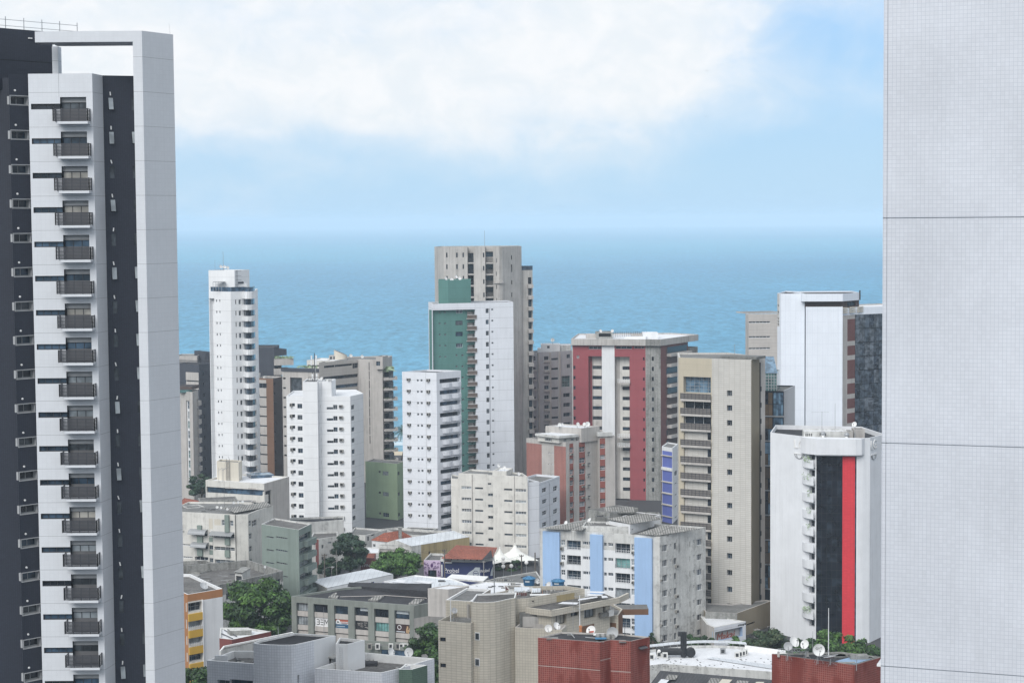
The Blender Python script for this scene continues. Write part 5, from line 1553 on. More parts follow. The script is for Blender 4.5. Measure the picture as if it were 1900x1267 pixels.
c0, c1, c2 = XY(B, 368, 150, 456), XY(B, 572, 150, 453), XY(B, 605, 150, 457)
Vc = Vol(B, par4(c0, c1, c2), B.P(572, 40, 453).z, 'cream', 'roof_grey', z0=zt - .5, par=.3, name='roof_core'); Vc.done()
f = Vc.f[0]; mb = MB()
for x, ya, yb in ((462, 0, 205), (492, 0, 205)):
    u = f.uz(x, 100)[0]; mb.tube(f.pt(u, f.uz(x, yb)[1], .25), f.pt(u, f.uz(x, ya)[1], .25), .05, n=4, mat='steel_dark')
u0, u1 = f.uz(462, 100)[0], f.uz(492, 100)[0]
for i in range(16):
    z = f.uz(475, 200 - i * 12)[1]; mb.tube(f.pt(u0, z, .25), f.pt(u1, z, .25), .04, n=4, mat='steel_dark')
mb.build('roof_ladder', B.root)
Vc2 = Vol(B, deep(XY(B, 690, 215, 458), XY(B, 905, 215, 460), 5), zt + .3, 'glass_blue', 'glass_sky', z0=zt - .4, par=.05, name='skylight'); Vc2.done()
mb = MB()
for x, y in ((385, 165), (418, 158), (428, 165)):
    p = Vector((*XY(B, x, 200, 451), zt - .4)); mb.tube(p, p + Vector((0, 0, 3.6)), .05, n=4, mat='steel'); mb.tube(p + Vector((0, 0, 3)), p + Vector((.9, 0, 3.6)), .05, n=4, mat='steel')
mb.build('vent_pipe', B.root)

# ------------------------------------------------------------------ beige apartments with awnings
B = Bld('awning_block', 'beige apartment block with grey-green strips and curved awnings', 'apartment building', Y1, Vector((-62, 412, 0)))
p0, p1, p2, p3, p4 = XY(B, -80, 800, 418), XY(B, 553, 800, 412), XY(B, 664, 800, 412.5), XY(B, 765, 800, 419), XY(B, 900, 800, 425)
zt = B.P(553, 530, 412).z
V = Vol(B, [p0, p1, p2, p3, p4, (p4[0] - 8, p4[1] + 6), (p0[0] + 2, p0[1] + 14)], zt, 'cream_old', 'roof_grey', par=.4)
f, f2, g, g2 = V.f[0], V.f[1], V.f[2], V.f[3]
for x0, x1 in ((190, 228), (450, 488)): pass
sp = 121
f.win(342, 712, 532, 748, 3, 712 + sp * 2, style='white4', depth=.5)
f.win(160, 925, 284, 962, 1, style='white3', depth=.5); f.win(165, 705, 278, 730, 2, 826, style='strip3', depth=.5)
f.win(294, 695, 329, 737, 3, 695 + 121 * 2, style='plain2'); 
f.paint(294, 740, 329, 785, 'green_sage', 3, 740 + 242)
f.win(30, 806, 135, 822, 2, 922, style='vent6'); f.win(30, 684, 62, 696, 1, style='vent4')
f.win(412, 578, 446, 632, 1, style='white2'); f.win(489, 585, 520, 636, 1, style='white2')
f.paint(292, 565, 328, 664, 'cream'); f.paint(343, 570, 404, 628, 'cream')
g.win(665, 585, 692, 640, 4, 585 + 121 * 3, style='white2')
g.win(697, 580, 742, 638, 1, style='white2')
V.done()
f.box(449, 530, 487, 692, 0, .5, 'green_sage', 'strip'); f.box(190, 628, 228, 672, 0, .5, 'green_sage', 'strip')
for x0, x1, ys in ((190, 238, (732, 850, 970)), (450, 494, (748, 862, 990))):
    for y in ys: f.box(x0, y, x1, y + 64, 0, .5, 'green_sage', 'strip')
u = f.uz(545, 700)[0]; mb = MB(); mb.tube(f.pt(f.len - .15, 0, .1), f.pt(f.len - .15, zt, .1), .1, n=6, mat='concrete_dark'); mb.build('drainpipe', B.root)
def awning(x0, x1, y, curved):
    u0, z = f.uz(x0, y); u1 = f.uz(x1, y)[0]
    mb = MB()
    for i in range(5):
        t0, t1 = i / 5 * math.pi / 2, (i + 1) / 5 * math.pi / 2
        r, hgt = 1.5, 1.0
        if curved: a0, a1 = (r * math.sin(t0), hgt * math.cos(t0)), (r * math.sin(t1), hgt * math.cos(t1))
        else: a0, a1 = (1.6 * i / 5, .75 - .7 * i / 5), (1.6 * (i + 1) / 5, .75 - .7 * (i + 1) / 5)
        mb.obox(f.pt(u0, z + a0[1], a0[0]), f.t * (u1 - u0), f.n * (a1[0] - a0[0]) + Vector((0, 0, a1[1] - a0[1])), (0, 0, .06), 'steel')
    mb.build('awning', B.root)
awning(122, 282, 704, True); awning(145, 292, 826, True); awning(316, 530, 716, False)
Vu = Vol(B, deep(XY(B, 100, 600, 419.5), XY(B, 285, 600, 418), 6), B.P(190, 522, 418).z, 'cream_old', 'roof_dark', z0=zt - 3, par=.2, name='roof_house'); Vu.done()
c0, c1 = XY(B, 530, 520, 414), XY(B, 890, 510, 424)
mb = MB(); a, c = Vector((*c0, zt + .1)), Vector((*c1, zt + .1)); bk = Vector((-2, 3.5, .5))
mb.poly([a, c, c + bk, a + bk], 'roof_fibro'); mb.build('roof_sheet', B.root)
Vw = Vol(B, deep(XY(B, 330, 500, 421), XY(B, 585, 500, 428), 7), B.P(450, 492, 423).z, 'cream_old', 'roof_grey', z0=zt - .5, par=.4, name='roof_house'); Vw.done()
Vx = Vol(B, deep(XY(B, 92, 480, 424), XY(B, 250, 470, 426), 4), B.P(150, 468, 424).z, 'white_dirty', 'roof_mottled', z0=zt - .5, par=.3, name='roof_house'); Vx.done()
AWN, AWZ = B, zt

# ------------------------------------------------------------------ sage green block
B = Bld('sage_block', 'sage green apartment block with corner window bands and rows of small vents', 'apartment building', Y1, Vector((-48, 396, 0)))
p0, p1, p2 = XY(B, 790, 900, 402), XY(B, 1140, 900, 394), XY(B, 1262, 900, 402)
zt = B.P(1134, 672, 394).z
V = Vol(B, par4(p0, p1, p2), zt, 'green_sage', 'roof_mottled', par=.3, cap='white_dirty')
f, g = V.f[0], V.f[1]
for y, x0, x1 in ((735, 835, 902), (740, 922, 1030), (857, 835, 902), (860, 922, 1030), (977, 830, 904), (980, 928, 1030), (1106, 990, 1034), (1228, 985, 1036)): f.win(x0, y, x1, y + 14, 1, style='vent_dark')
n = 7; sp = 121
g.win(1142, 708, 1246, 769, n, 708 + sp * (n - 1), style='alu3', depth=.6)
V.done()
for k, (u0, u1, a, b_) in enumerate(g.rows(1142, 772, 1250, 826, n, 772 + sp * (n - 1))):
    if a < .5: break
    mb = MB(); mb.obox(g.pt(g.len * .35, a, 0), g.t * (g.len * .65 + .6), g.n * .9, (0, 0, b_ - a), 'green_sage'); mb.build('balcony', B.root)
c0 = XY(B, 1120, 690, 396)
# ------------------------------------------------------------------ low roofs and foreground blocks
def plan(B, pix, ref, Y):
    """roof-edge pixels at one height -> (points, height); ref is the corner whose distance is Y"""
    z = B.P(*pix[ref], Y).z
    out = []
    for p in pix:
        q = B.Pz(*p, z); out.append((q.x, q.y))
    return out, z
def clutter(B, vol, k, seed=0):
    """small patched sheets, pipes and upstands that belong to a flat roof"""
    r = random.Random(seed); xs_ = [p[0] for p in vol.pts]; ys_ = [p[1] for p in vol.pts]
    cx, cy = sum(xs_) / len(xs_), sum(ys_) / len(ys_)
    for _ in range(k):
        a = r.randrange(len(vol.pts)); t = r.uniform(.15, .8)
        x, y = cx + (vol.pts[a][0] - cx) * t, cy + (vol.pts[a][1] - cy) * t
        w, d = r.uniform(.4, 1.8), r.uniform(.3, 1.2)
        mb = MB(); mb.box(x - w / 2, x + w / 2, y - d / 2, y + d / 2, vol.zr + .005, vol.zr + r.choice((.06, .06, .1, .35)), r.choice(('roof_grey', 'roof_dark', 'concrete_old', 'roof_fibro'))); mb.build('roof_patch', B.root)
    for _ in range(max(1, k // 4)):
        a = r.randrange(len(vol.pts)); t = r.uniform(.2, .6)
        x, y = cx + (vol.pts[a][0] - cx) * t, cy + (vol.pts[a][1] - cy) * t
        an = r.uniform(0, 3.1); ln = r.uniform(1, 4)
        mb = MB(); mb.tube((x, y, vol.zr + .12), (x + ln * math.cos(an), y + ln * math.sin(an), vol.zr + .12), .05, n=5, mat='frame_grey'); mb.build('roof_pipe', B.root)

# orange, yellow and white apartment building
B = Bld('orange_block', 'orange-framed apartment block with yellow balcony fronts and a white end wall', 'apartment building', Y2, Vector((-53, 320, 0)))
pts, zt = plan(B, [(60, 350), (100, 349), (462, 288)], 1, 318)
V = Vol(B, [(pts[0][0] - 3, pts[0][1] + 6), pts[1], pts[2], (pts[2][0] - 8, pts[2][1] + 14), (pts[0][0] - 11, pts[0][1] + 20)], zt, 'orange_brown', 'roof_mottled', par=.5, cap='white_paint')
f = V.f[1]
uw0, uw1 = f.uz(106, 700)[0], f.uz(253, 700)[0]
ztop = f.uz(180, 412)[1]
n = 7; sp = 172
f.upaint(uw1, f.len, 0, f.uz(360, 388)[1], 'white_paint')
f.upaint(uw0, uw1, 0, ztop, 'cream_old')
f.win(108, 428, 250, 520, n, 428 + sp * (n - 1), style='alu3', depth=.7, name='balcony_window')
V.done()
for k, (u0, u1, a, b_) in enumerate(f.rows(106, 540, 252, 616, n, 540 + sp * (n - 1))):
    if a < 1: break
    mb = MB(); mb.obox(f.pt(u0, a, 0), f.t * (u1 - u0), f.n * .25, (0, 0, b_ - a), 'yellow'); bl = mb.build('balcony_front', B.root)
    if k in (1, 2): f.rail(u0, u1, b_ + .02, b_ + .75, .2, 'frame_white', 'railing', 2, 8, par=bl, r=.025)
mb = MB(); mb.obox(f.pt(uw1 - .02, 0, 0), f.t * .12, f.n * .3, (0, 0, ztop), 'white_paint'); mb.build('fin', B.root)
ORG, ORZ = B, zt

# old grey roofs behind the big tree
B = Bld('mouldy_roof_block', 'low old building with a mould-dark flat roof, parapets and small white stair boxes', 'building', Y2, Vector((-50, 378, 0)))
pts, zt = plan(B, [(-60, 300), (345, 268), (1088, 104)], 1, 366)
V = Vol(B, [pts[0], pts[1], pts[2], (pts[2][0] - 9, pts[2][1] + 13), (pts[0][0] - 6, pts[0][1] + 24)], zt, 'white_mould', 'roof_mottled', par=1.6, pt=.4, cap='concrete_old')
for ff in V.f[:2]: ff.upaint(0, ff.len, zt - 2.2, zt, 'concrete_old')
V.f[1].win(1010, 190, 1065, 250, 1, style='plain2'); V.f[1].win(500, 330, 560, 400, 1, style='plain2'); V.f[1].win(700, 300, 760, 360, 1, style='plain2')
V.done(); clutter(B, V, 16, 3)
for (x0, x1, y1, Yd, zz, wallm) in ((592, 668, 42, 376, 3.4, 'white_dirty'), (60, 145, 140, 371, 3.0, 'white_dirty')):
    a, c = XY(B, x0, y1 + 60, Yd), XY(B, x1, y1 + 60, Yd - 1.0); e = XY(B, x1 + 82, y1 + 50, Yd + 4)
    Vb = Vol(B, par4(a, c, e), zt + zz - 2.4, wallm, 'roof_dark', z0=V.zr - .1, par=.05, name='stair_box')
    Vb.f[0].holes.append((.2, Vb.f[0].len - .2, V.zr, V.zr + 1.9, .3, 'frame_dark', None)); Vb.done()
    mb = MB(); q = Vb.pts; mb.poly([(p[0] + (p[0] - sum(t[0] for t in q) / 4) * .18, p[1] + (p[1] - sum(t[1] for t in q) / 4) * .18, Vb.z1 + .1) for p in q], 'concrete_old'); mb.poly([(p[0] + (p[0] - sum(t[0] for t in q) / 4) * .18, p[1] + (p[1] - sum(t[1] for t in q) / 4) * .18, Vb.z1 + .0) for p in q][::-1], 'concrete_old'); mb.build('stair_box_roof', B.root)
pts2, z2 = plan(B, [(60, 110), (230, 122), (468, 62)], 1, 388)
V2 = Vol(B, [pts2[0], pts2[1], pts2[2], (pts2[2][0] - 5, pts2[2][1] + 8), (pts2[0][0] - 3, pts2[0][1] + 12)], z2, 'concrete_old', 'roof_mottled', par=.7, name='rear_wing'); V2.done()
MLD, MLZ = B, V.zr

# big grey commercial building with window posters
B = Bld('poster_window_block', 'long grey commercial building with a black flat roof and posters in its windows', 'commercial building', Y4, Vector((-20, 338, 0)))
pts, zt = plan(B, [(-120, 278), (1272, 385), (1640, 325)], 1, 331)
far = [B.Pz(1425, 228, zt + .3), B.Pz(490, 162, zt + .3)]
zt3 = zt
V = Vol(B, [pts[0], pts[1], pts[2], (pts[2][0] - 11, pts[2][1] + 15), (far[1].x, far[1].y)], zt, 'concrete_green', 'roof_dark', par=.35, pt=.35)
f, g = V.f[0], V.f[1]
g.mat = 'concrete_warm'
g.upaint(0, g.len, zt - 2.3, zt, 'concrete_green')
bays = [(-60, 70), (133, 295), (368, 525), (598, 752), (822, 985), (1052, 1222)]
def rowz(x, y): return f.uz(x, y)[1]
za1, za0 = rowz(215, 372), rowz(215, 470)
zb1, zb0 = rowz(215, 527), rowz(215, 628)
zc = rowz(215, 684)
for i, (x0, x1) in enumerate(bays):
    u0, u1 = f.uz(x0, 500)[0], f.uz(x1, 520)[0]
    f.holes.append((u0, u1, 0, za1, .7, None, 'concrete_green'))
V.done()
for i, (x0, x1) in enumerate(bays):
    u0, u1 = f.uz(x0, 500)[0], f.uz(x1, 520)[0]
    for nm, za, zb, mt in (('spandrel', zb1, za0, 'concrete_warm'), ('spandrel', zc, zb0, 'concrete_warm')):
        mb = MB(); mb.obox(f.pt(u0 + .01, za, -.7), f.t * (u1 - u0 - .02), f.n * .35, (0, 0, zb - za), mt); mb.build(nm, B.root)
    mb = MB(); mb.obox(f.pt(u0 + .01, 0, -.72), f.t * (u1 - u0 - .02), f.n * .15, (0, 0, zc - .2), 'concrete_warm'); mb.build('ground_floor_panel', B.root)
    f.pane(u0 + .02, u1 - .02, za0, za1, -.62, ('pale4', 'dark', 'dark', 'strip4', 'dark', 'strip4')[i], 'window')
    if i in (3, 5):
        zm = za0 + (za1 - za0) * .55; mb = MB(); mb.obox(f.pt(u0 + (.9 if i == 3 else .15), zm, -.6), f.t * ((u1 - u0) * (.62 if i == 3 else .8)), f.n * .03, (0, 0, (za1 - zm) * .9), 'poster_pale'); mb.build('blind', B.root)
    if i == 4: f.pane(u0 + .02, u1 - .02, zb0, zb1, -.62, 'teal', 'window')
    if i == 0: f.pane(u0 + .02, u1 - .02, zb0, zb1, -.62, 'pale4', 'window')
    w = u1 - u0 - .04; hh_ = zb1 - zb0
    def flat(name, uu, zz, ww, h, mt, d=-.55): 
        mb = MB(); mb.obox(f.pt(u0 + .02 + uu * w, zb0 + zz * hh_, d), f.t * (ww * w), f.n * .03, (0, 0, h * hh_), mt); return mb.build(name, B.root)
    if i == 1:
        flat('window_poster', 0, 0, 1, 1, 'poster_white')
        o_ = f.pt(u0 + .18 * w, zb0 + .46 * hh_, -.515)
        mb = MB(); s_ = w
        def bar(a, c, b0, b1): mb.obox(f.pt(u0 + a * w, zb0 + b0 * hh_, -.52), f.t * ((c - a) * w), f.n * .02, (0, 0, (b1 - b0) * hh_), 'black')
        bar(.14, .30, .70, .78); bar(.16, .30, .44, .52); bar(.14, .30, .16, .24); bar(.29, .335, .18, .74)
        bar(.40, .60, .70, .78); bar(.40, .60, .44, .52); bar(.40, .60, .16, .24)
        bar(.68, .72, .16, .80); bar(.93, .97, .16, .80)
        for k in range(7):
            bar(.715 + k * .016, .745 + k * .016, .70 - k * .06, .80 - k * .06); bar(.905 - k * .016, .935 - k * .016, .70 - k * .06, .80 - k * .06)
        mb.build('lettering', B.root)
    if i == 2:
        flat('window_poster', 0, 0, 1, .40, 'poster_blue'); flat('window_poster', 0, .41, 1, .32, 'poster_pale'); flat('window_poster', 0, .74, 1, .26, 'poster_red')
        flat('poster_stripe', .05, .16, .62, .06, 'poster_pale', -.515); flat('poster_stripe', .40, .58, .5, .06, 'poster_red', -.515); flat('poster_stripe', .42, .46, .4, .05, 'poster_blue', -.515)
        mb = MB(); c_ = f.pt(u0 + .18 * w, zb0 + .68 * hh_, -.515); mb.lathe(c_, f.n, [(.001, .02), (.42, .02), (.42, 0)], 14, 'poster_white'); mb.build('poster_logo', B.root)
        mb = MB(); c_ = f.pt(u0 + .18 * w, zb0 + .66 * hh_, -.49); mb.lathe(c_, f.n, [(.001, .015), (.27, .015), (.27, 0)], 3, 'poster_dark'); mb.build('poster_logo', B.root)
    if i == 3:
        flat('window_poster', 0, 0, 1, 1, 'poster_dark')
        for (a, zq, ww) in ((.12, .66, .2), (.14, .5, .16), (.34, .72, .18), (.34, .52, .16), (.34, .32, .2), (.6, .78, .25), (.62, .55, .14), (.66, .3, .22), (.82, .2, .1)): flat('poster_stripe', a, zq, ww, .045, 'concrete_warm', -.515)
    if i == 5:
        flat('window_poster', 0, 0, 1, 1, 'poster_brown'); flat('poster_stripe', .02, .1, .6, .10, 'poster_pale', -.515)
        mb = MB(); c_ = f.pt(u0 + .24 * w, zb0 + .62 * hh_, -.515)
        for a in range(12):
            t0, t1 = a * math.pi / 6, (a + 1) * math.pi / 6
            mb.tube(c_ + f.t * .36 * math.cos(t0) + Vector((0, 0, .36 * math.sin(t0))), c_ + f.t * .36 * math.cos(t1) + Vector((0, 0, .36 * math.sin(t1))), .07, n=4, mat='poster_white')
        mb.build('poster_logo', B.root)
        for (a, zq, ww, h) in ((.70, .05, .10, .5), (.74, .55, .10, .25), (.82, .0, .06, .45), (.88, .2, .10, .4), (.94, .0, .05, .4)): flat('poster_figure', a, zq, ww, h, 'poster_tan', -.515)
# black roof with raised rear strip and skylights
rp = [B.Pz(500, 163, zt + .2), B.Pz(1425, 230, zt + .2), B.Pz(1425, 305, zt + .0), B.Pz(430, 232, zt)]
zk = V.zr
k0, k1, k2, k3 = B.Pz(520, 170, zk), B.Pz(1425, 305, zk), B.Pz(1425, 305, zk) + Vector((.5, 7, 0)), B.Pz(520, 165, zk) + Vector((0, 3, 0))
mb = MB(); u1_ = Vector((0, 0, 1.35)); u0_ = Vector((0, 0, .15))
mb.poly([k0, k1, k1 + u1_, k0 + u0_], 'roof_dark'); mb.poly([k1, k2, k2 + u1_, k1 + u1_], 'roof_dark'); mb.poly([k0 + u0_, k1 + u1_, k2 + u1_, k3 + u0_], 'roof_dark'); mb.build('raised_roof', B.root)
for pp in ([(300, 285), (352, 290), (405, 240), (375, 238)], [(350, 290), (402, 294), (422, 272), (378, 268)], [(752, 317), (862, 325), (932, 278), (838, 272)], [(1212, 360), (1320, 362), (1392, 312), (1285, 305)]):
    mb = MB(); q = [B.Pz(x, y, V.zr + .25) for x, y in pp]; mb.poly(q, 'roof_fibro')
    for a, c in zip(q, q[1:] + q[:1]): mb.poly([a, c, c - Vector((0, 0, .3)), a - Vector((0, 0, .3))], 'concrete_old')
    mb.build('skylight', B.root)
mb = MB()
for (a, c) in (((430, 285), (930, 272)), ((930, 268), (1420, 300))):
    mb.tube(B.Pz(*a, V.zr + .15), B.Pz(*c, V.zr + .15), .07, n=5, mat='concrete_warm')
mb.build('roof_pipe', B.root)
Vm = Vol(B, [(B.Pz(1430, 190, zt + 3.6).x, B.Pz(1430, 190, zt + 3.6).y), (B.Pz(1665, 203, zt + 3.6).x, B.Pz(1665, 203, zt + 3.6).y), (B.Pz(1900, 165, zt + 3.6).x, B.Pz(1900, 165, zt + 3.6).y), (B.Pz(1665, 150, zt + 3.6).x, B.Pz(1665, 150, zt + 3.6).y)], zt + 3.6, 'concrete_warm', 'roof_white', z0=V.zr - 1, par=.15, name='roof_house'); Vm.done()
# lower annex in front with condensers
pts, z2 = plan(B, [(640, 826), (1300, 862), (1310, 842)], 1, 325.5)
Va = Vol(B, [pts[0], pts[1], (pts[1][0] + .3, pts[1][1] + 3.5), (pts[0][0] + .3, pts[0][1] + 3.5)], z2, 'concrete_green', 'roof_grey', par=.5, name='front_annex'); Va.f[0].win(900, 890, 1200, 960, 1, style='strip4'); Va.done()
for k, x in enumerate((770, 860, 1010, 1090, 1130, 1180)):
    q = B.Pz(x, 826, z2 + .4); mb = MB(); mb.box(q.x - .4, q.x + .4, q.y, q.y + .5, z2 - .5, z2 + .5, 'ac_white' if k % 3 else 'ac_case'); mb.box(q.x - .25, q.x + .2, q.y - .012, q.y, z2 - .3, z2 + .4, 'ac_grille'); mb.build('air_conditioner', B.root)

# white tile block in the foreground
B = Bld('white_tile_block', 'foreground white-tiled rooftop with a rounded tank house and a green tiled box', 'apartment building', W6, Vector((-30, 208, 0)))
pts, z1 = plan(B, [(97, 384), (705, 428), (700, 262), (440, 258)], 1, 203)
zlow = z1
low = [pts[0], pts[1], (pts[1][0] + 20, pts[1][1] + 1.5), (pts[1][0] + 24, pts[1][1] + 14), (pts[3][0], pts[3][1])]
TY = 199.5
ztk = B.P(1180, 184, TY).z
tk = []
for x, y in ((705, 158), (740, 166), (800, 173), (900, 180), (1060, 185), (1200, 184), (1260, 178), (1500, 125), (1772, 62)):
    q = B.Pz(x, y, ztk); tk.append((q.x, q.y))
bk = [B.Pz(1780, 60, ztk), B.Pz(1500, 40, ztk), B.Pz(1240, 28, ztk), B.Pz(780, 125, ztk), B.Pz(718, 146, ztk)]
tkp = tk[:-1] + [(bk[0].x, bk[0].y), (bk[2].x, bk[2].y), (bk[3].x, bk[3].y), (bk[4].x, bk[4].y)]
V = Vol(B, tkp, ztk, 'tile_white', 'roof_dark', par=.2, pt=.2, cap='white_plain', name='tank_house')
i7 = 6
V.f[6].hole(1282, 572, 1305, 683, .25, 'black'); 
zd0, zd1 = V.f[7].uz(1715, 488)[1], V.f[7].uz(1715, 355)[1]
V.f[7].holes.append((V.f[7].uz(1696, 420)[0], V.f[7].uz(1738, 420)[0], zd0, zd1, .3, 'frame_dark', None))
V.f[7].mat = 'white_paint'; V.f[6].upaint(V.f[6].uz(1500, 300)[0], V.f[6].len, V.f[6].uz(1500, 480)[1], ztk, 'white_paint')
V.done()
f7 = V.f[7]; u, z = f7.uz(1690, 350); mb = MB(); mb.obox(f7.pt(u - .1, z, 0), f7.t * 1.9, f7.n * .8, (0, 0, .16), 'white_dirty'); mb.build('door_hood', B.root)
Vl = Vol(B, [pts[0], pts[1], (pts[1][0] + .3, pts[1][1] + .3), (pts[2][0] + 2, pts[2][1]), (pts[3][0], pts[3][1])], z1, 'tile_white', 'roof_mottled', par=.8, cap='white_plain', name='wall')
Vl.f[0].win(232, 640, 395, 800, 1, style='plain2', depth=.5); Vl.f[0].win(400, 640, 700, 800, 1, style='strip3', depth=.5); Vl.done(); clutter(B, Vl, 6, 5)
q0, q1 = B.Pz(200, 318, z1 + .3), B.Pz(365, 326, z1 + .3)
mb = MB(); mb.obox((q0.x, q0.y, z1 - .7), (q1.x - q0.x, q1.y - q0.y, 0), (0, .25, 0), (0, 0, 1.0), 'white_paint'); mb.build('parapet', B.root)
# second block, right of the ladder, and the low roof with dishes (crop Y4)
B.Z = Y4
q = [B.Pz(384, 820, ztk - .4), B.Pz(520, 824, ztk - .4), B.Pz(714, 776, ztk - .4), B.Pz(380, 760, ztk - .4)]
V2 = Vol(B, [(q[0].x, q[0].y), (q[1].x, q[1].y), (q[2].x, q[2].y), (q[3].x + .4, q[3].y + .5)], ztk - .4, 'white_paint', 'roof_dark', par=.3, pt=.15, cap='white_plain', name='machine_room'); V2.done()
f2 = V2.f[0]
mb = MB(); zt_ = V2.z1
ul0, ul1 = f2.uz(428, 900)[0], f2.uz(462, 900)[0]
zb_ = f2.uz(445, 1110)[1]
for u in (ul0, ul1): mb.tube(f2.pt(u, zb_, .2), f2.pt(u, zt_ - .2, .2), .03, n=4, mat='frame_white')
for i in range(13): z = zb_ + (zt_ - zb_) * i / 13; mb.tube(f2.pt(ul0, z, .2), f2.pt(ul1, z, .2), .025, n=4, mat='frame_white')
mb.build('roof_ladder', B.root)
pw = B.P(150, 1095, 199.5)
zp = pw.z
g0, g1, g2 = B.Pz(145, 1098, zp), B.Pz(905, 1148, zp), B.Pz(1100, 1102, zp)
g3, g4 = B.Pz(1505, 985, zp), B.Pz(720, 930, zp)
V3 = Vol(B, [(g0.x, g0.y), (g1.x, g1.y), (g2.x, g2.y), (g3.x, g3.y), (g4.x, g4.y + .5)], zp, 'tile_white', 'roof_mottled', par=.9, pt=.18, cap='white_plain', name='wall'); V3.done(); clutter(B, V3, 12, 8)
V3.wallback = True
h0, h1, h2 = B.Pz(1102, 1108, zp + .1), B.Pz(1250, 1110, zp + .1), B.Pz(1425, 1062, zp + .1)
V4 = Vol(B, [(h0.x, h0.y - .1), (h1.x, h1.y - .1), (h2.x, h2.y), (h0.x + .6, h0.y + 2.5)], zp + .12, 'green_tile', 'roof_grey', par=.5, pt=.15, cap='white_plain', name='green_box'); V4.done()
v0, v1 = B.Pz(1428, 1065, zp - .05), B.Pz(1505, 985, zp - .05)
TILE, TLZ, TKZ = B, V3.zr, V.zr

# beige tiled block in the foreground centre
B = Bld('beige_tile_block', 'beige tiled apartment block in the foreground with a rounded stair tower and brown recess', 'apartment building', Y6, Vector((2, 235, 0)))
D0 = 228.0
zA = B.P(240, 628, D0).z
a0, a1 = B.Pz(72, 620, zA), B.Pz(410, 646, zA)
VA = Vol(B, deep((a0.x, a0.y), (a1.x, a1.y), 7), zA, 'tile_cream', 'roof_grey', par=.6, pt=.15, name='left_wing')
VA.f[0].win(90, 792, 150, 835, 6, 792 + 268 * 5, depth=.2, style='awning'); VA.done()
zB_ = B.P(560, 428, D0 - .5).z
rp = []
for x, y in ((412, 420), (440, 426), (500, 431), (580, 431), (660, 425), (722, 414), (770, 402), (828, 390)):
    q = B.Pz(x, y, zB_); rp.append((q.x, q.y))
e1 = B.Pz(870, 384, zB_)
rest = [(e1.x, e1.y), (e1.x + .2, e1.y + 3.6), (rp[0][0] + .6, rp[0][1] + 4.6)]
VB = Vol(B, rp + rest, zB_, 'tile_cream', 'roof_mottled', par=.2, pt=.16, cap='white_plain', name='stair_tower')
for ff, xa, xb in ((VB.f[1], 455, 500),):
    pass
VB.done()
fB = VB.f[1]
for k in range(5):
    u0, z0_ = fB.uz(455, 818 + 268 * k); u1, z1_ = fB.uz(503, 742 + 268 * k)
    mb = MB(); mb.obox(fB.pt(u0, z0_, .0), fB.t * (u1 - u0), fB.n * .06, (0, 0, z1_ - z0_), 'frame_white'); w = mb.build('window', B.root)
    mb = MB(); mb.obox(fB.pt(u0 + .08, z0_ + .1, .06), fB.t * (u1 - u0 - .16), fB.n * .03, (0, 0, z1_ - z0_ - .2), 'glass_soft'); mb.build('pane', w)
# upper left piece behind the left wing
b0, b1 = B.P(150, 410, 234), B.P(408, 415, 233)
VC = Vol(B, deep((b0.x, b0.y), (b1.x, b1.y), 8), B.P(280, 412, 233.5).z, 'tile_cream_fine', 'roof_grey', par=.3, pt=.2, cap='white_plain', name='rear_wing'); VC.done()
for x in (378, 392):
    p = B.P(x, 500, 232.8); mb = MB(); mb.tube((p.x, p.y, 0), (p.x, p.y, VC.z1 - .3), .09, n=6, mat='concrete'); mb.build('drainpipe', B.root)
# brown recess and its cables
c0, c1 = B.P(872, 520, 236), B.P(990, 520, 236.3)
VD = Vol(B, deep((c0.x - .5, c0.y), (c1.x, c1.y), 5), zB_ - .6, 'red_brown', 'roof_grey', par=.2, cap='concrete', name='recess_wall')
VD.f[0].win(885, 560, 965, 612, 5, 560 + 268 * 4, style='plain2', depth=.2); VD.done()
mb = MB()
for i in range(16):
    u = .3 + i * .28; p = VD.f[0].pt(u, zB_ - .3, .25); q = p + Vector((RNG.uniform(-.5, .9), 0, -RNG.uniform(5, 8.5)))
    mb.tube(p, q, .03, n=4, mat=RNG.choice(['frame_white', 'clay', 'frame_grey', 'steel']))
mb.build('hanging_cables', B.root)
# right wing, lower, plain tiles
zE = B.P(900, 688, 229).z
d0, d1 = B.Pz(868, 688, zE), B.Pz(1220, 716, zE)
VE = Vol(B, deep((d0.x, d0.y), (d1.x + 1.6, d1.y + .2), 2.6), zE, 'tile_cream_fine', 'roof_grey', par=.5, pt=.18, cap='concrete_warm', name='right_wing'); VE.done()
p = B.P(1040, 690, 231); mb = MB(); mb.box(p.x - 1.5, p.x + 1.5, p.y, p.y + 1.6, zE - .4, zE + 1.3, 'concrete_dark'); mb.box(p.x - 1.1, p.x + .9, p.y - .1, p.y, zE - .4, zE + .9, 'concrete'); mb.build('vent_housing', B.root)
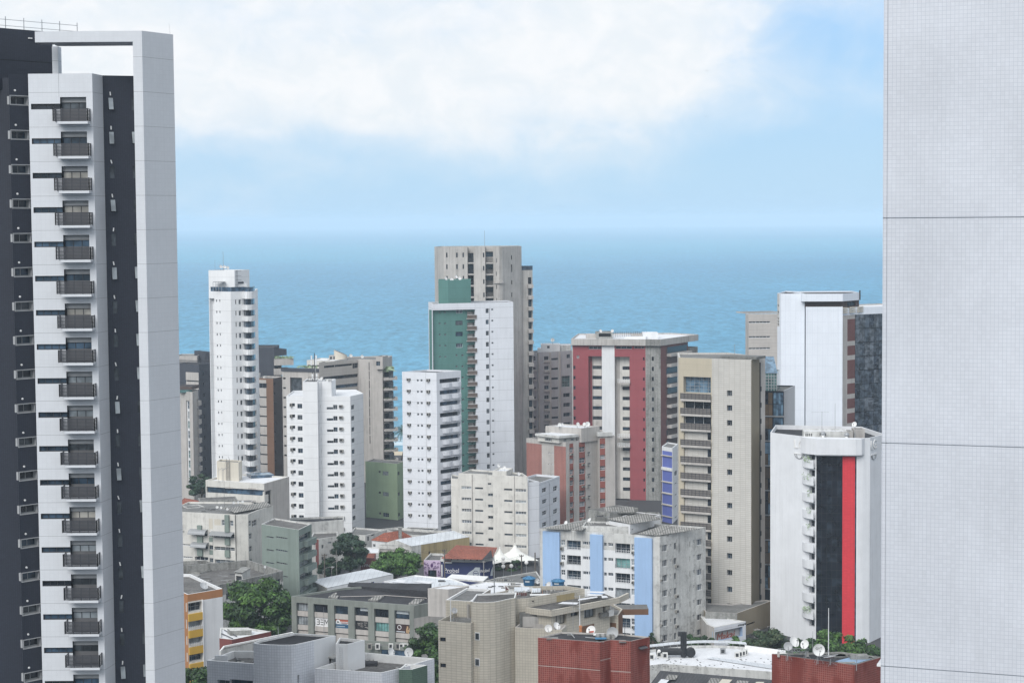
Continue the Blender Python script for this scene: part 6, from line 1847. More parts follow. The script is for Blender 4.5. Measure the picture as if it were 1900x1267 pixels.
# penthouse (crop W7)
B.Z = W7
zF = B.P(455, 690, 230.2).z
f0, f1, f2_ = B.P(70, 670, 231.6), B.Pz(455, 692, zF), B.Pz(1395, 490, zF)
PW = Vol(B, [(f0.x, f0.y), (f1.x, f1.y), (f2_.x, f2_.y), (f2_.x - .5, f2_.y + 3), (f0.x + .6, f0.y + 1.6)], zF - .75, 'tile_cream_fine', 'roof_grey', par=.1, name='penthouse')
g = PW.f[1]
PW.f[0].mat = 'tile_cream_fine'
zg1, zg0 = g.uz(600, 770)[1], g.uz(600, 945)[1]
for xa, xb in ((515, 700), (985, 1165)):
    ua, ub = g.uz(xa, 850)[0], g.uz(xb, 850 if xa < 900 else 760)[0]
    g.holes.append((ua, ub, zg0 + .1, zg1, .5, None, None)); g.pane(ua, ub, zg0 + .1, zg1, -.4, 'door3')
ua, ub = g.uz(1285, 700)[0], g.uz(1320, 700)[0]; g.holes.append((ua, min(ub, g.len - .05), zg0, zg1, .3, 'glass_soft', None))
ua, ub = g.uz(770, 760)[0], g.uz(890, 740)[0]; g.holes.append((ua, ub, zg1 - .6, zg1 - .15, .3, 'glass', None))
ua, ub = g.uz(950, 950)[0], g.uz(1145, 940)[0]; g.upaint(ua, ub, 0, zg0 - .75, 'brown')
PW.done()
# eaves fascia
mb = MB(); mb.band([(f0.x - .2, f0.y - .3), (f1.x, f1.y - .7), (f2_.x + 1.2, f2_.y - .5), (f2_.x + 2.6, f2_.y + 2.4)], zF - .74, zF, .3, 'tile_cream_fine', True); mb.build('eaves_band', B.root)
sh = [Vector((f0.x, f0.y, zF - .25)), Vector((f1.x, f1.y - .4, zF - .25)), Vector((f2_.x + 1.0, f2_.y - .2, zF - .25)), Vector((f2_.x - .6, f2_.y + 2.6, zF - .1)), Vector((f0.x + .6, f0.y + 1.2, zF - .1))]
mb = MB(); mb.poly(sh, 'roof_mottled'); mb.build('eaves_roof', B.root)
for (xa, ya, xb, yb, xc, yc, xd, yd) in ((1030, 420, 1300, 432, 1330, 405, 1040, 398), (1030, 480, 1270, 470, 1290, 452, 1040, 440), (560, 600, 860, 610, 900, 580, 640, 570), (880, 550, 1200, 500, 1190, 480, 900, 520), (1270, 510, 1370, 500, 1340, 470, 1260, 470)):
    mb = MB(); mb.poly([B.Pz(x, y, zF + .35) for x, y in ((xa, ya), (xb, yb), (xc, yc), (xd, yd))], 'roof_white'); mb.build('roof_sheet', B.root)
# upper roof slab with stained parapet behind the penthouse
zG = B.P(90, 515, 232).z
B.Z = Y6
hp = [B.Pz(x, y, zG) for x, y in ((845, 398), (1004, 388), (1545, 292), (1590, 288), (1400, 258), (980, 262), (600, 345))]
h0 = hp[1]
B.Z = W7
VG = Vol(B, [(p.x, p.y) for p in hp], zG, 'tile_cream', 'roof_mottled', par=.5, pt=.2, z0=zE - 2, name='upper_roof')
ff = VG.f[1]
ff.upaint(ff.uz(540, 480)[0], ff.uz(830, 430)[0], zG - 2.6, zG - .3, 'yellow_wall'); VG.done(); clutter(B, VG, 18, 12)
# right-hand brown wing
Z_ = B.P(1470, 700, 240).z
i0, i1, i2 = B.P(1285, 830, 239), B.Pz(1530, 790, B.P(1530, 790, 238).z), B.P(1600, 735, 242)
VH = Vol(B, [(i0.x, i0.y), (i1.x, i1.y), (i2.x, i2.y), (i2.x - 2, i2.y + 6), (i0.x, i0.y + 7)], B.P(1530, 788, 238).z, 'tile_cream_fine', 'roof_grey', par=.3, name='side_wing')
VH.f[0].upaint(0, VH.f[0].len * .86, 0, VH.z1 - 1.0, 'brown'); VH.f[1].mat = 'brown'; VH.done()
mb = MB(); q = B.P(1400, 770, 243); mb.box(q.x - 1, q.x + 5, q.y, q.y + 3, VH.z1 - 1, B.P(1500, 690, 243).z, 'brown', 'roof_grey'); mb.build('side_roof', B.root)
mb = MB(); pp = PW.f[1]; ua, zq = pp.uz(1210, 810); mb.obox(pp.pt(ua, zq, .1), pp.t * 1.3, pp.n * .5, (0, 0, .5), 'concrete_dark'); mb.obox(pp.pt(ua + 1.4, zq - .1, .1), pp.t * .9, pp.n * .5, (0, 0, .8), 'ac_white'); mb.build('air_conditioner', B.root)
BEI, BEZ = B, VG.zr

# red tiled block, foreground centre
B = Bld('red_tile_block', 'dark red tiled rooftop block in the foreground centre with a notch in its front', 'rooftop block', Y8, Vector((8, 190, 0)))
pts, zt = plan(B, [(72, 412), (540, 447), (618, 430), (770, 440), (912, 408), (700, 385), (250, 372)], 1, 182)
V = Vol(B, pts, zt, 'tile_red', 'roof_dark', par=.14, pt=.09, cap='concrete_warm')
n_ = V.f[3]; ua, z0_ = n_.uz(826, 503); ub, z1_ = n_.uz(888, 468)
V.f[3].holes.append((ua, min(ub, n_.len - .1), z0_ + .1, z1_, .35, 'black', None))
for ff in V.f[:3]:
    zj = ff.uz(300, 640)[1]; ff.holes.append((0, ff.len, zj - .03, zj + .03, .02, 'concrete_warm', 'concrete_warm'))
V.done(); clutter(B, V, 8, 21)
mb = MB(); mb.obox(n_.pt(ua, z0_ + .15, .02), n_.t * (ub - ua) * .9, n_.n * .35 + Vector((0, 0, -.1)), (0, 0, .05), 'steel_dark'); mb.build('louvre', B.root)
REDC, REDZ = B, V.zr

# red tiled block, foreground right
B = Bld('red_tile_block', 'weathered red tiled rooftop block at the lower right with a pale blue roof corner', 'rooftop block', X6, Vector((50, 176, 0)))
pts, zt = plan(B, [(998, 365), (1605, 447), (1805, 388), (1500, 350)], 1, 170)
V = Vol(B, [pts[0], pts[1], pts[2], pts[3]], zt, 'tile_red', 'roof_dark', par=.16, pt=.12, cap='concrete_old'); V.done()
mb = MB(); q = [B.Pz(x, y, V.zr + .02) for x, y in ((1460, 420), (1600, 440), (1770, 392), (1640, 372))]; mb.poly(q, 'roof_tank'); mb.build('painted_roof', B.root)
clutter(B, V, 7, 33)
REDR, RRZ = B, V.zr

# supermarket with the white roof
B = Bld('white_roof_market', 'low market hall with a broad white roof and a dark corrugated shed in front', 'market hall', X6, Vector((45, 318, 0)))
ZR = 9.0
pts = [B.Pz(x, y, ZR) for x, y in ((-60, 470), (200, 440), (1100, 505), (1250, 380), (820, 318), (420, 302), (100, 340), (-80, 380))]
V = Vol(B, [(p.x, p.y) for p in pts], ZR + .01, 'white_dirty', 'roof_white', par=.02, pt=.2); V.done()
mb = MB()      # inset grey strip
q = [B.Pz(x, y, ZR + .10) for x, y in ((520, 400), (1100, 492), (1100, 460), (560, 388))]; mb.poly(q, 'roof_metal'); mb.build('roof_strip', B.root)
mb = MB()
for i in range(70):
    x, y = RNG.uniform(110, 1000), RNG.uniform(400, 490); q = B.Pz(x, y, ZR); mb.box(q.x - .12, q.x + .12, q.y - .1, q.y + .1, ZR, ZR + .06, 'roof_grey')
tag(mb.build('roof_fixings', B.root), kind='stuff')
# raised curved parapet walk
mb = MB(); prev = None
for i in range(15):
    x = 100 + 51 * i; y = 330 - 34 * math.sin(i / 14 * math.pi * .8) + 8
    p = B.Pz(x, y + 18, ZR)
    if prev is not None:
        d = p - prev; mb.obox(prev + Vector((0, 0, .9)), d, Vector((0, 1.6, 0)), (0, 0, .12), 'roof_metal'); mb.obox(prev, d, Vector((0, .1, 0)), (0, 0, .45), 'white_dirty')
        mb.tube(prev, prev + Vector((0, 0, .9)), .05, n=4, mat='steel')
    prev = p
mb.build('roof_walkway', B.root)
mb = MB(); q0, q1 = B.Pz(800, 345, ZR), B.Pz(1100, 385, ZR); mb.obox(q0, q1 - q0, Vector((0, .25, 0)), (0, 0, 1.0), 'white_plain'); mb.build('roof_screen', B.root)
# corrugated shed in front
zS = 10.2
mb = MB(); q = [B.Pz(x, y, z) for x, y, z in ((80, 620, zS - .9), (1100, 640, zS - .9), (1050, 560, zS), (180, 488, zS))]; mb.poly(q, 'roof_corrugated')
mb.poly([q[3], q[2], q[2] - Vector((0, 0, 1.2)), q[3] - Vector((0, 0, 1.2))], 'concrete_old'); mb.build('shed_roof', B.root)
for x0, x1, y0, y1, mt in ((185, 250, 555, 600, 'roof_white'), (640, 720, 545, 590, 'cream'), (250, 330, 500, 560, 'roof_fibro'), (560, 640, 530, 590, 'roof_fibro'), (760, 850, 545, 600, 'roof_fibro'), (900, 960, 560, 600, 'cream')):
    mb = MB(); mb.poly([B.Pz(x, y, zS - .25) + Vector((0, 0, .1)) for x, y in ((x0 - 40, y1), (x1 - 40, y1), (x1, y0), (x0, y0))], mt); mb.build('roof_sheet', B.root)
MKT = B
for k, (x, y) in enumerate(((118, 410), (172, 392), (215, 400), (640, 368), (745, 396), (768, 388), (790, 382), (806, 374))):
    q = B.Pz(x, y, ZR); s_ = .45 if k < 4 else .42
    mb = MB(); mb.box(q.x - s_, q.x + s_, q.y, q.y + .7, ZR, ZR + .95, 'ac_white' if k != 3 else 'steel'); mb.box(q.x - s_ * .7, q.x + s_ * .5, q.y - .012, q.y, ZR + .2, ZR + .8, 'ac_grille')
    if k == 1: mb.lathe((q.x, q.y + .35, ZR + .95), (0, 0, 1), [(.45, 0), (.42, .2), (.25, .36), (.001, .42)], 10, 'white_plain')
    mb.build('condenser', B.root)
# black duct
mb = MB(); pa, pb = B.Pz(150, 385, ZR) + Vector((0, 0, .9)), B.Pz(350, 392, ZR) + Vector((0, 0, 1.0))
mb.tube(pa, pb, .62, n=10, mat='duct_black'); mb.tube(pb - Vector((0, 0, .8)), pb + Vector((0, 0, 3.4)), .55, n=12, mat='duct_black'); mb.tube(pb + Vector((.2, 0, 3.1)), pb + Vector((-.95, -.1, 3.1)), .42, n=10, mat='duct_black')
mb.lathe(pb + Vector((1.2, 0, -.1)), (0, -1, 0), [(.001, .5), (.65, .5), (.85, .3), (.85, -.3), (.65, -.5), (.001, -.5)], 14, 'duct_black'); mb.build('exhaust_duct', B.root)

# grey shop box with framed wall and red script sign
B = Bld('framed_shop', 'grey shop box with a pale projecting frame and faded red lettering', 'shop', W5, Vector((90, 366, 0)))
zt = B.P(215, 478, 366).z
p0, p1, p2 = B.P(20, 470, 369), B.P(215, 478, 366), B.P(1040, 305, 0.0) if 0 else B.Pz(1040, 312, zt)
V = Vol(B, [(p0.x, p0.y), (p1.x, p1.y), (p2.x, p2.y), (p2.x - 4, p2.y + 4), (p0.x - .5, p0.y + 8)], zt, 'concrete', 'roof_white', par=.15, pt=.4, cap='white_dirty')
g = V.f[1]; V.f[0].mat = 'concrete_warm'; g.mat = 'white_cool'
za = g.uz(250, 592)[1]
g.holes.append((g.uz(235, 700)[0], g.uz(955, 600)[0], 1.2, za, .8, 'concrete_warm', 'blue_side')); V.done()
u, z = g.uz(575, 710)
text_mesh('sign_lettering', 'Makai', 2.2, B.root, g.pt(u, z, -.74), g.t, 'sign_red', extrude=.05, shear=.2)
mb = MB(); mb.obox(g.pt(u - 2.4, z - 1.5, -.78), g.t * 5.2, g.n * .06, (0, 0, .16), 'sign_red'); mb.build('sign_underline', B.root)
u, z = g.uz(935, 392)
text_mesh('small_lettering', 'arkengrill', .62, B.root, g.pt(u, z, .03), g.t, 'black', extrude=.02, shear=.2)
# ------------------------------------------------------------------ low houses and shops between the towers
def low(name, label, cat, Z, pix, ref, Y, wall, roof, par=.3, cap=None, z0=0.0, wins=(), build=True):
    B = Bld(name, label, cat, Z, Vector((*plan_xy(Z, pix[0], Y), 0)))
    pts, zt = plan(B, pix, ref, Y)
    V = Vol(B, pts, zt, wall, roof, par=par, cap=cap, z0=z0)
    for (fi, x0, y0, x1, y1, st) in wins: V.f[fi].win(x0, y0, x1, y1, 1, style=st)
    if build: V.done()
    return B, V
def plan_xy(Z, p, Y):
    q = at(Z[0] + p[0] / Z[2], Z[1] + p[1] / Z[2], Y); return q.x, q.y
# long white metal-roofed shed
B = Bld('white_roof_shed', 'long shed with a plain white metal roof beside the sage green block', 'shed', Y3, Vector((-24, 405, 0)))
ze = B.P(300, 960, 398).z
e = [B.Pz(112, 868, ze), B.Pz(300, 958, ze), B.Pz(1072, 805, ze), B.Pz(1075, 795, ze), B.Pz(820, 728, ze)]
V = Vol(B, [(e[0].x, e[0].y), (e[1].x, e[1].y), (e[3].x, e[3].y), (e[4].x, e[4].y)], ze, 'white_paint', 'roof_metal', par=.01)
V.f[0].mat = 'concrete_old'; V.f[1].hole(815, 880, 850, 915, .2, 'glass'); V.f[1].paint(800, 905, 962, 960, 'blue_strong'); V.done()
mb = MB(); b0, b1 = (e[0] + e[4]) / 2, 0
mb.poly([e[0] + Vector((0, 0, .12)), e[1] + Vector((0, 0, .12)), e[3] + Vector((0, 0, .12)), e[4] + Vector((0, 0, .12))], 'roof_metal'); mb.build('roof_sheet', B.root)
# pale blue-white flat building in front of the shops
B, V = low('pale_flat_building', 'low pale blue-white building with translucent roof panels before the mattress shop', 'building', Y3, [(962, 872), (1480, 985), (2100, 960), (1760, 840), (1330, 800)], 1, 392, 'white_cool', 'roof_metal', par=.25, cap='white_plain')
clutter(B, V, 7, 44)
for pp in ([(1060, 880), (1200, 895), (1230, 862), (1130, 850)], [(1320, 880), (1500, 905), (1560, 880), (1380, 862)]):
    mb = MB(); mb.poly([B.Pz(x, y, V.zr + .08) for x, y in pp], 'roof_white'); mb.build('roof_panel', B.root)
B, V = low('beige_shed', 'plain pale shed roofs between the pale building and the beige block', 'shed', Y6, [(330, 262), (500, 345), (980, 290), (960, 225), (560, 215)], 1, 372, 'white_cool', 'roof_white', par=.15, cap='white_dirty')
clutter(B, V, 8, 45)
B, V = low('dark_roof_shed', 'low building with a dark eave and grey roof behind the blue water tanks', 'shed', Y6, [(560, 205), (980, 260), (1150, 200), (1090, 108), (700, 170)], 1, 395, 'concrete_dark', 'roof_grey', par=.2, cap='white_dirty')
clutter(B, V, 8, 46)
# shop front canopy
B = Bld('white_canopy', 'flat white canopy roof in front of the navy shop', 'canopy', W3, Vector((-15, 420, 0)))
zc = B.P(640, 890, 412).z
mb = MB(); q = [B.Pz(x, y, zc) for x, y in ((620, 905), (1480, 985), (1600, 872), (740, 818))]; mb.poly(q, 'white_plain')
for a, c in zip(q, q[1:] + q[:1]): mb.poly([a, c, c - Vector((0, 0, .35)), a - Vector((0, 0, .35))], 'white_dirty')
mb.build('canopy_roof', B.root)
mb = MB()
for p in q: mb.tube((p.x, p.y, 0), (p.x, p.y, zc - .3), .12, n=6, mat='steel')
mb.build('canopy_post', B.root)
# navy mattress shop
B = Bld('navy_shop', 'navy blue shop with white brand lettering under a clay tile roof', 'shop', W3, Vector((-12, 440, 0)))
zw = B.P(1435, 545, 428).z
w0, w1, w2 = B.Pz(488, 520, zw), B.P(1435, 545, 428), B.Pz(1700, 500, zw)
V = Vol(B, par4((w0.x, w0.y), (w1.x, w1.y), (w2.x, w2.y)), zw, 'navy', 'roof_grey', par=.1)
f, g = V.f[0], V.f[1]
f.paint(490, 595, 520, 875, 'white_plain')
V.done()
mb = MB(); mb.band([(w0.x - .1, w0.y - .25), (w1.x, w1.y - .25), (w2.x + .2, w2.y)], zw + .02, zw + .95, .3, 'white_plain', True); mb.build('fascia', B.root)
for i in range(6):
    p = f.pt(f.len * (.12 + .16 * i), zw + .75, .3); mb = MB(); mb.tube(p, p + f.n * .7, .05, n=4, mat='steel_dark'); mb.obox(p + f.n * .6 - f.t * .15 - Vector((0, 0, .12)), f.t * .3, f.n * .25, (0, 0, .2), 'steel_dark'); mb.build('floodlight', B.root)
ca, cb, cc, cd = B.Pz(480, 455, zw + 1.1), B.Pz(1450, 480, zw + 1.1), B.Pz(1700, 440, zw + 1.1), None
r0, r1 = B.P(740, 238, 437), B.P(1660, 305, 436)
rr0, rr1 = Vector((r0.x, r0.y, r0.z)), Vector((r1.x, r1.y, r0.z))
mb = MB(); mb.poly([ca, cb, rr1, rr0], 'roof_clay'); mb.poly([cb, cc, rr1], 'roof_dark'); bk0, bk1 = ca + Vector((3, 18, 0)), cc + Vector((1, 14, 0)); mb.poly([cc, bk1, bk0, rr0, rr1], 'roof_clay'); mb.poly([bk0, ca, rr0], 'roof_clay'); mb.build('roof', B.root)
u, z = f.uz(735, 735)
text_mesh('lettering', 'Probel', 1.36, B.root, f.pt(u, z, .08), f.t, 'sign_white', extrude=.05)
mb = MB()
for i in range(10):
    a0, a1 = f.uz(585 + 31 * i, 778 + 20 * math.sin(i / 10 * math.pi)), f.uz(585 + 31 * (i + 1), 778 + 20 * math.sin((i + 1) / 10 * math.pi))
    mb.tube(f.pt(*a0, .06), f.pt(*a1, .06), .045, n=4, mat='frame_white')
mb.build('lettering_swoosh', B.root)
mb = MB(); pl = [(1070, 850), (1400, 860), (1400, 660), (1290, 658), (1240, 715), (1150, 770)]
mb.poly([f.pt(*f.uz(x, y), .04) for x, y in pl], 'poster_pale'); mb.build('mural_panel', B.root)
mb = MB(); cu, cz = f.uz(1305, 805)
for i in range(16):
    t0, t1 = i * math.pi / 8, (i + 1) * math.pi / 8; mb.tube(f.pt(cu + .62 * math.cos(t0), cz + .62 * math.sin(t0), .07), f.pt(cu + .62 * math.cos(t1), cz + .62 * math.sin(t1), .07), .07, n=4, mat='navy')
mb.obox(f.pt(cu - .45, cz - .08, .05), f.t * .9, f.n * .03, (0, 0, .2), 'navy'); mb.build('mural_emblem', B.root)
u, z = g.uz(1515, 740)
text_mesh('lettering', 'Probel', 1.05, B.root, g.pt(u, z, .08), g.t, 'sign_white', extrude=.05)
mb = MB(); mb.poly([g.pt(*g.uz(x, y), .04) for x, y in ((1640, 860), (1698, 850), (1698, 640), (1660, 740))], 'poster_pale'); mb.build('mural_panel', B.root)
u, z = f.uz(650, 520); mb = MB(); mb.obox(f.pt(u - 1.0, z - .35, .3), f.t * 2.0, f.n * .15, (0, 0, .9), 'frame_white'); mb.obox(f.pt(u - .85, z + .0, .46), f.t * 1.7, f.n * .02, (0, 0, .35), 'dark_red_wall'); mb.build('small_sign', B.root)
# purple mural shop
B = Bld('mural_shop', 'small shop painted with purple tentacle curls on lilac beside the navy shop', 'shop', W3, Vector((-19, 441, 0)))
p0, p1 = B.P(80, 480, 432), B.P(470, 505, 431.5)
V = Vol(B, deep((p0.x, p0.y), (p1.x, p1.y), 9), B.P(275, 488, 432).z, 'lilac', 'roof_mottled', par=.5, cap='white_dirty')
f = V.f[0]; f.hole(180, 725, 380, 1000, .4, 'black'); V.done()
mb = MB(); mb.obox(f.pt(*f.uz(228, 860), -.3), f.t * 1.0, f.n * .05, (0, 0, 1.7), 'glass_b'); mb.build('door', B.root)
mb = MB(); r = random.Random(4)
def curl(u, z, s, t0, turn):
    prev = None
    for i in range(13):
        t = t0 + turn * i * .42; rr = s * (.25 + .06 * i); p = f.pt(u + rr * math.cos(t), z + rr * math.sin(t), .05)
        if prev is not None: mb.tube(prev, p, .085, n=4, mat='purple')
        prev = p
for (x, y) in ((110, 560), (180, 600), (110, 680), (190, 680), (330, 560), (430, 570), (360, 640), (420, 660), (120, 790), (440, 760), (330, 690), (430, 830), (150, 850)):
    u, z = f.uz(x, y); curl(u, z, r.uniform(.30, .42), r.uniform(0, 6), r.choice((-1, 1)))
u, z = f.uz(270, 610); 
for k in range(7): mb.tube(f.pt(u - .28 + k * .09, z - .55 + abs(k - 3) * .12, .05), f.pt(u - .15 + k * .05, z + .5 - abs(k - 3) * .08, .05), .07, n=5, mat='purple')
mb.build('mural', B.root)
# tents
for i, (x, y0, y1, Y, w) in enumerate(((673, 832, 945, 452, 2.9), (823, 797, 925, 458, 4.4))):
    B = Bld('event_tent', ('smaller white peaked tent beside the navy shop', 'larger white peaked tent before the cream apartment block')[i], 'tent', Y5, Vector((*plan_xy(Y5, (x, y1), Y), 0)), 'white peaked tents')
    tp, bs_ = B.P(x, y0, Y), B.P(x, y1, Y); h = tp.z - bs_.z
    mb = MB(); prof = [(w * 1.0, 0), (w * .62, h * .24), (w * .34, h * .48), (w * .15, h * .76), (w * .05, h)]
    sq = []
    for r_, zz in prof:
        ring = []
        for k in range(16):
            t = k * math.pi / 8; s_ = 1 / max(abs(math.cos(t)), abs(math.sin(t))) if zz < h * .2 else 1 + .2 * (1 - zz / h) * (1 / max(abs(math.cos(t)), abs(math.sin(t))) - 1) * 2
            ring.append(Vector((bs_.x + r_ * s_ * math.cos(t + .4), bs_.y + r_ * s_ * math.sin(t + .4), bs_.z + zz - (.25 if zz == 0 and k % 4 == 2 else 0))))
        sq.append(ring)
    for a, c in zip(sq, sq[1:]):
        for k in range(16): mb.poly([a[k], a[(k + 1) % 16], c[(k + 1) % 16], c[k]], 'tent_white')
    mb.tube(tp - Vector((0, 0, .3)), tp + Vector((0, 0, .5)), .16, n=6, mat='tent_white')
    mb.build('canopy', B.root)
    mb = MB()
    for k in (2, 6, 10, 14): p = sq[0][k]; mb.tube((p.x, p.y, 0), p, .08, n=5, mat='steel')
    mb.build('tent_frame', B.root)
# yellow-walled hall with a metal roof
B = Bld('yellow_hall', 'old hall with a stained yellow side wall and a grey metal roof', 'hall', Y3, Vector((-10, 470, 0)))
zt = B.P(1290, 465, 455).z
p = [B.Pz(905, 450, zt), B.P(1290, 465, 455), B.Pz(1970, 355, zt)]
V = Vol(B, par4((p[0].x, p[0].y), (p[1].x, p[1].y), (p[2].x, p[2].y)), zt, 'white_mould', 'roof_metal', par=.05)
V.f[1].mat = 'yellow_wall'; V.f[1].upaint(0, V.f[1].len * .16, 0, zt, 'white_mould'); V.f[1].hole(1490, 525, 1515, 610, .3, 'brown_dark')
V.f[0].hole(915, 500, 1265, 600, .3, 'concrete'); V.done()
a, b_, c, d = [Vector((*q, zt)) for q in V.pts]
rg0, rg1 = (a + b_) / 2 + Vector((0, 0, 1.5)), (c + d) / 2 + Vector((0, 0, 1.5))
mb = MB(); o = Vector((0, 0, .06)); mb.poly([b_ + o, c + o, rg1, rg0], 'roof_metal'); mb.poly([a + o, rg0, rg1, d + o], 'roof_metal'); mb.poly([a + o, b_ + o, rg0], 'white_mould'); mb.poly([c + o, d + o, rg1], 'white_mould'); mb.build('roof', B.root)
B, V = low('stained_wall', 'long white stained boundary building behind the yellow hall', 'wall', Y3, [(905, 262), (1300, 330), (1750, 345), (1900, 300), (1100, 240)], 1, 485, 'white_mould', 'roof_mottled', par=.6, cap='white_mould')
B, V = low('white_house', 'two-storey white house with a flat grey roof behind the dark tree', 'house', Y3, [(560, 320), (745, 335), (1000, 268), (620, 240)], 1, 470, 'white_dirty', 'roof_grey', par=.4, cap='white_dirty', wins=((1, 770, 345, 795, 400, 'plain2'), (1, 815, 322, 850, 340, 'strip3')))
V.f[0].paint(640, 345, 745, 440, 'brown')
B, V = low('red_corner_house', 'white flat-roofed house with a red corner stripe beside the sage block', 'house', Y3, [(95, 370), (200, 375), (420, 345), (420, 290), (140, 300)], 1, 440, 'white_dirty', 'roof_mottled', par=.3, cap='white_dirty', wins=((1, 232, 445, 258, 490, 'plain2'), (1, 308, 408, 350, 432, 'vent4'), (0, 112, 425, 160, 445, 'strip3'), (0, 112, 560, 160, 580, 'strip3'), (1, 232, 580, 262, 625, 'plain2'), (1, 368, 420, 400, 465, 'plain2')), build=False)
V.f[0].paint(163, 380, 200, 720, 'dark_red_wall'); V.done()
B, V = low('flat_roof_house', 'white house with a dark flat roof behind the sage block', 'house', Y1, [(1048, 585), (1260, 600), (1560, 575), (1560, 540), (1048, 560)], 1, 462, 'white_dirty', 'roof_dark', par=.5, cap='white_dirty', wins=((1, 1270, 700, 1300, 740, 'plain2'), (1, 1430, 690, 1470, 710, 'strip3')))
clutter(B, V, 5, 50)
B = Bld('clay_roof_house', 'small white house with a hipped clay tile roof near the dark tree', 'house', Y3, Vector((-17, 470, 0)))
zt = B.P(1020, 415, 462).z
p = [B.Pz(822, 392, zt), B.P(1020, 415, 462), B.Pz(1310, 372, zt)]
V = Vol(B, par4((p[0].x, p[0].y), (p[1].x, p[1].y), (p[2].x, p[2].y)), zt, 'white_paint', 'roof_grey', par=.05); V.f[0].win(835, 438, 865, 470, 1, style='alu3'); V.done()
a, b_, c, d = [Vector((*q, zt + .06)) for q in V.pts]
ce = (a + b_ + c + d) / 4; 
for v_ in (a, b_, c, d): v_ += (v_ - ce) * .06
m0, m1 = (a + b_) / 2 * .62 + ce * .38 + Vector((0, 0, 1.9)), (c + d) / 2 * .62 + ce * .38 + Vector((0, 0, 1.9))
mb = MB(); mb.poly([a, b_, m0], 'roof_clay'); mb.poly([b_, c, m1, m0], 'roof_clay'); mb.poly([c, d, m1], 'roof_clay'); mb.poly([d, a, m0, m1], 'roof_clay'); mb.build('roof', B.root)
q = B.Pz(1155, 400, zt); mb = MB(); mb.box(q.x - .4, q.x + .4, q.y, q.y + .8, zt, zt + 3.2, 'concrete_old'); mb.box(q.x - .6, q.x + .6, q.y - .2, q.y + 1, zt + 3.2, zt + 3.4, 'concrete_old'); mb.build('chimney', B.root)
B, V = low('low_terrace_roof', 'low white roof terrace between the dark tree and the round green tree', 'house', Y3, [(720, 545), (905, 540), (915, 480), (760, 470)], 1, 452, 'white_dirty', 'roof_white', par=.2, cap='white_dirty')
B, V = low('red_front_shop', 'dark red shop front with small white lettering between two trees', 'shop', Y3, [(690, 600), (850, 600), (870, 545), (740, 545)], 1, 440, 'dark_red_wall', 'roof_clay', par=.1)
u, z = V.f[0].uz(745, 690); text_mesh('lettering', 'VIVINI', 1.0, B.root, V.f[0].pt(u, z, .05), V.f[0].t, 'frame_white', extrude=.03)
# roofs at the far left, between the tall tower and the awning block
B, V = low('clay_roof_hall', 'low hall with a faded clay roof behind the awning block', 'hall', Y1, [(-60, 470), (60, 470), (215, 400), (60, 372)], 1, 452, 'dark_red_wall', 'roof_clay', par=.05)
B = Bld('rooftop_shelter', 'dark shelter roof on posts with a tank room behind the awning block', 'shelter', Y1, Vector((-66, 440, 0)))
pts, zt = plan(B, [(205, 400), (560, 385), (520, 365), (205, 372)], 0, 436)
V = Vol(B, deep(pts[0], pts[1], 5), zt, 'concrete_old', 'roof_mottled', par=.1, z0=zt - .5, name='shelter_roof'); V.done()
V = Vol(B, deep((pts[0][0] + 4, pts[0][1] + 1), (pts[0][0] + 12, pts[0][1] + 1.2), 3), zt - .52, 'concrete_warm', 'roof_grey', z0=0, par=.02, name='tank_room'); V.done()
V = Vol(B, deep((pts[0][0] + 8.6, pts[0][1] + 3), (pts[0][0] + 11.8, pts[0][1] + 3.6), 3), zt - 1.4, 'charcoal_far', 'roof_dark', z0=0, par=.1, name='dark_wall'); V.done()
mb = MB()
for dx in (.3, 2.6): mb.box(pts[0][0] + dx, pts[0][0] + dx + .9, pts[0][1] + .6, pts[0][1] + 1.4, 0, zt - .5, 'concrete_dark')
mb.build('shelter_post', B.root)
# white roofs beside the big tree, behind the tiled block
B, V = low('white_terrace_block', 'low white roof terrace with a stained box, between the orange block and the big tree', 'building', Y2, [(430, 800), (560, 815), (965, 730), (700, 690), (440, 690)], 1, 300, 'dark_red_wall', 'roof_white', par=.3, cap='white_dirty')
q = B.Pz(620, 775, V.zr); mb = MB(); mb.obox((q.x - 1.2, q.y, V.zr), Vector((3.4, .6, 0)), Vector((-.8, 2, 0)), (0, 0, .8), 'concrete_old', 'white_mould'); mb.build('stained_box', B.root)
for i in range(2):
    a, c = B.Pz(440 + i * 40, 745 - i * 30, V.zr + .2), B.Pz(570 + i * 40, 805 - i * 25, V.zr + .2); mb = MB(); mb.tube(a, c, .09, n=5, mat='steel_dark'); mb.build('roof_pipe', B.root)
B, V = low('railed_roof_block', 'low roof with a pale balustrade behind the white tiled block', 'building', Y2, [(430, 930), (640, 1010), (1200, 745), (1180, 735), (470, 880)], 2, 262, 'white_dirty', 'roof_mottled', par=.2, cap='white_plain')
f = V.f[3]
B, V = low('pale_balustrade_wall', 'long pale rail wall with posts behind the white tiled tank house', 'wall', Y2, [(440, 925), (445, 930), (1205, 748), (1200, 744)], 2, 255, 'white_dirty', 'white_plain', par=.02)
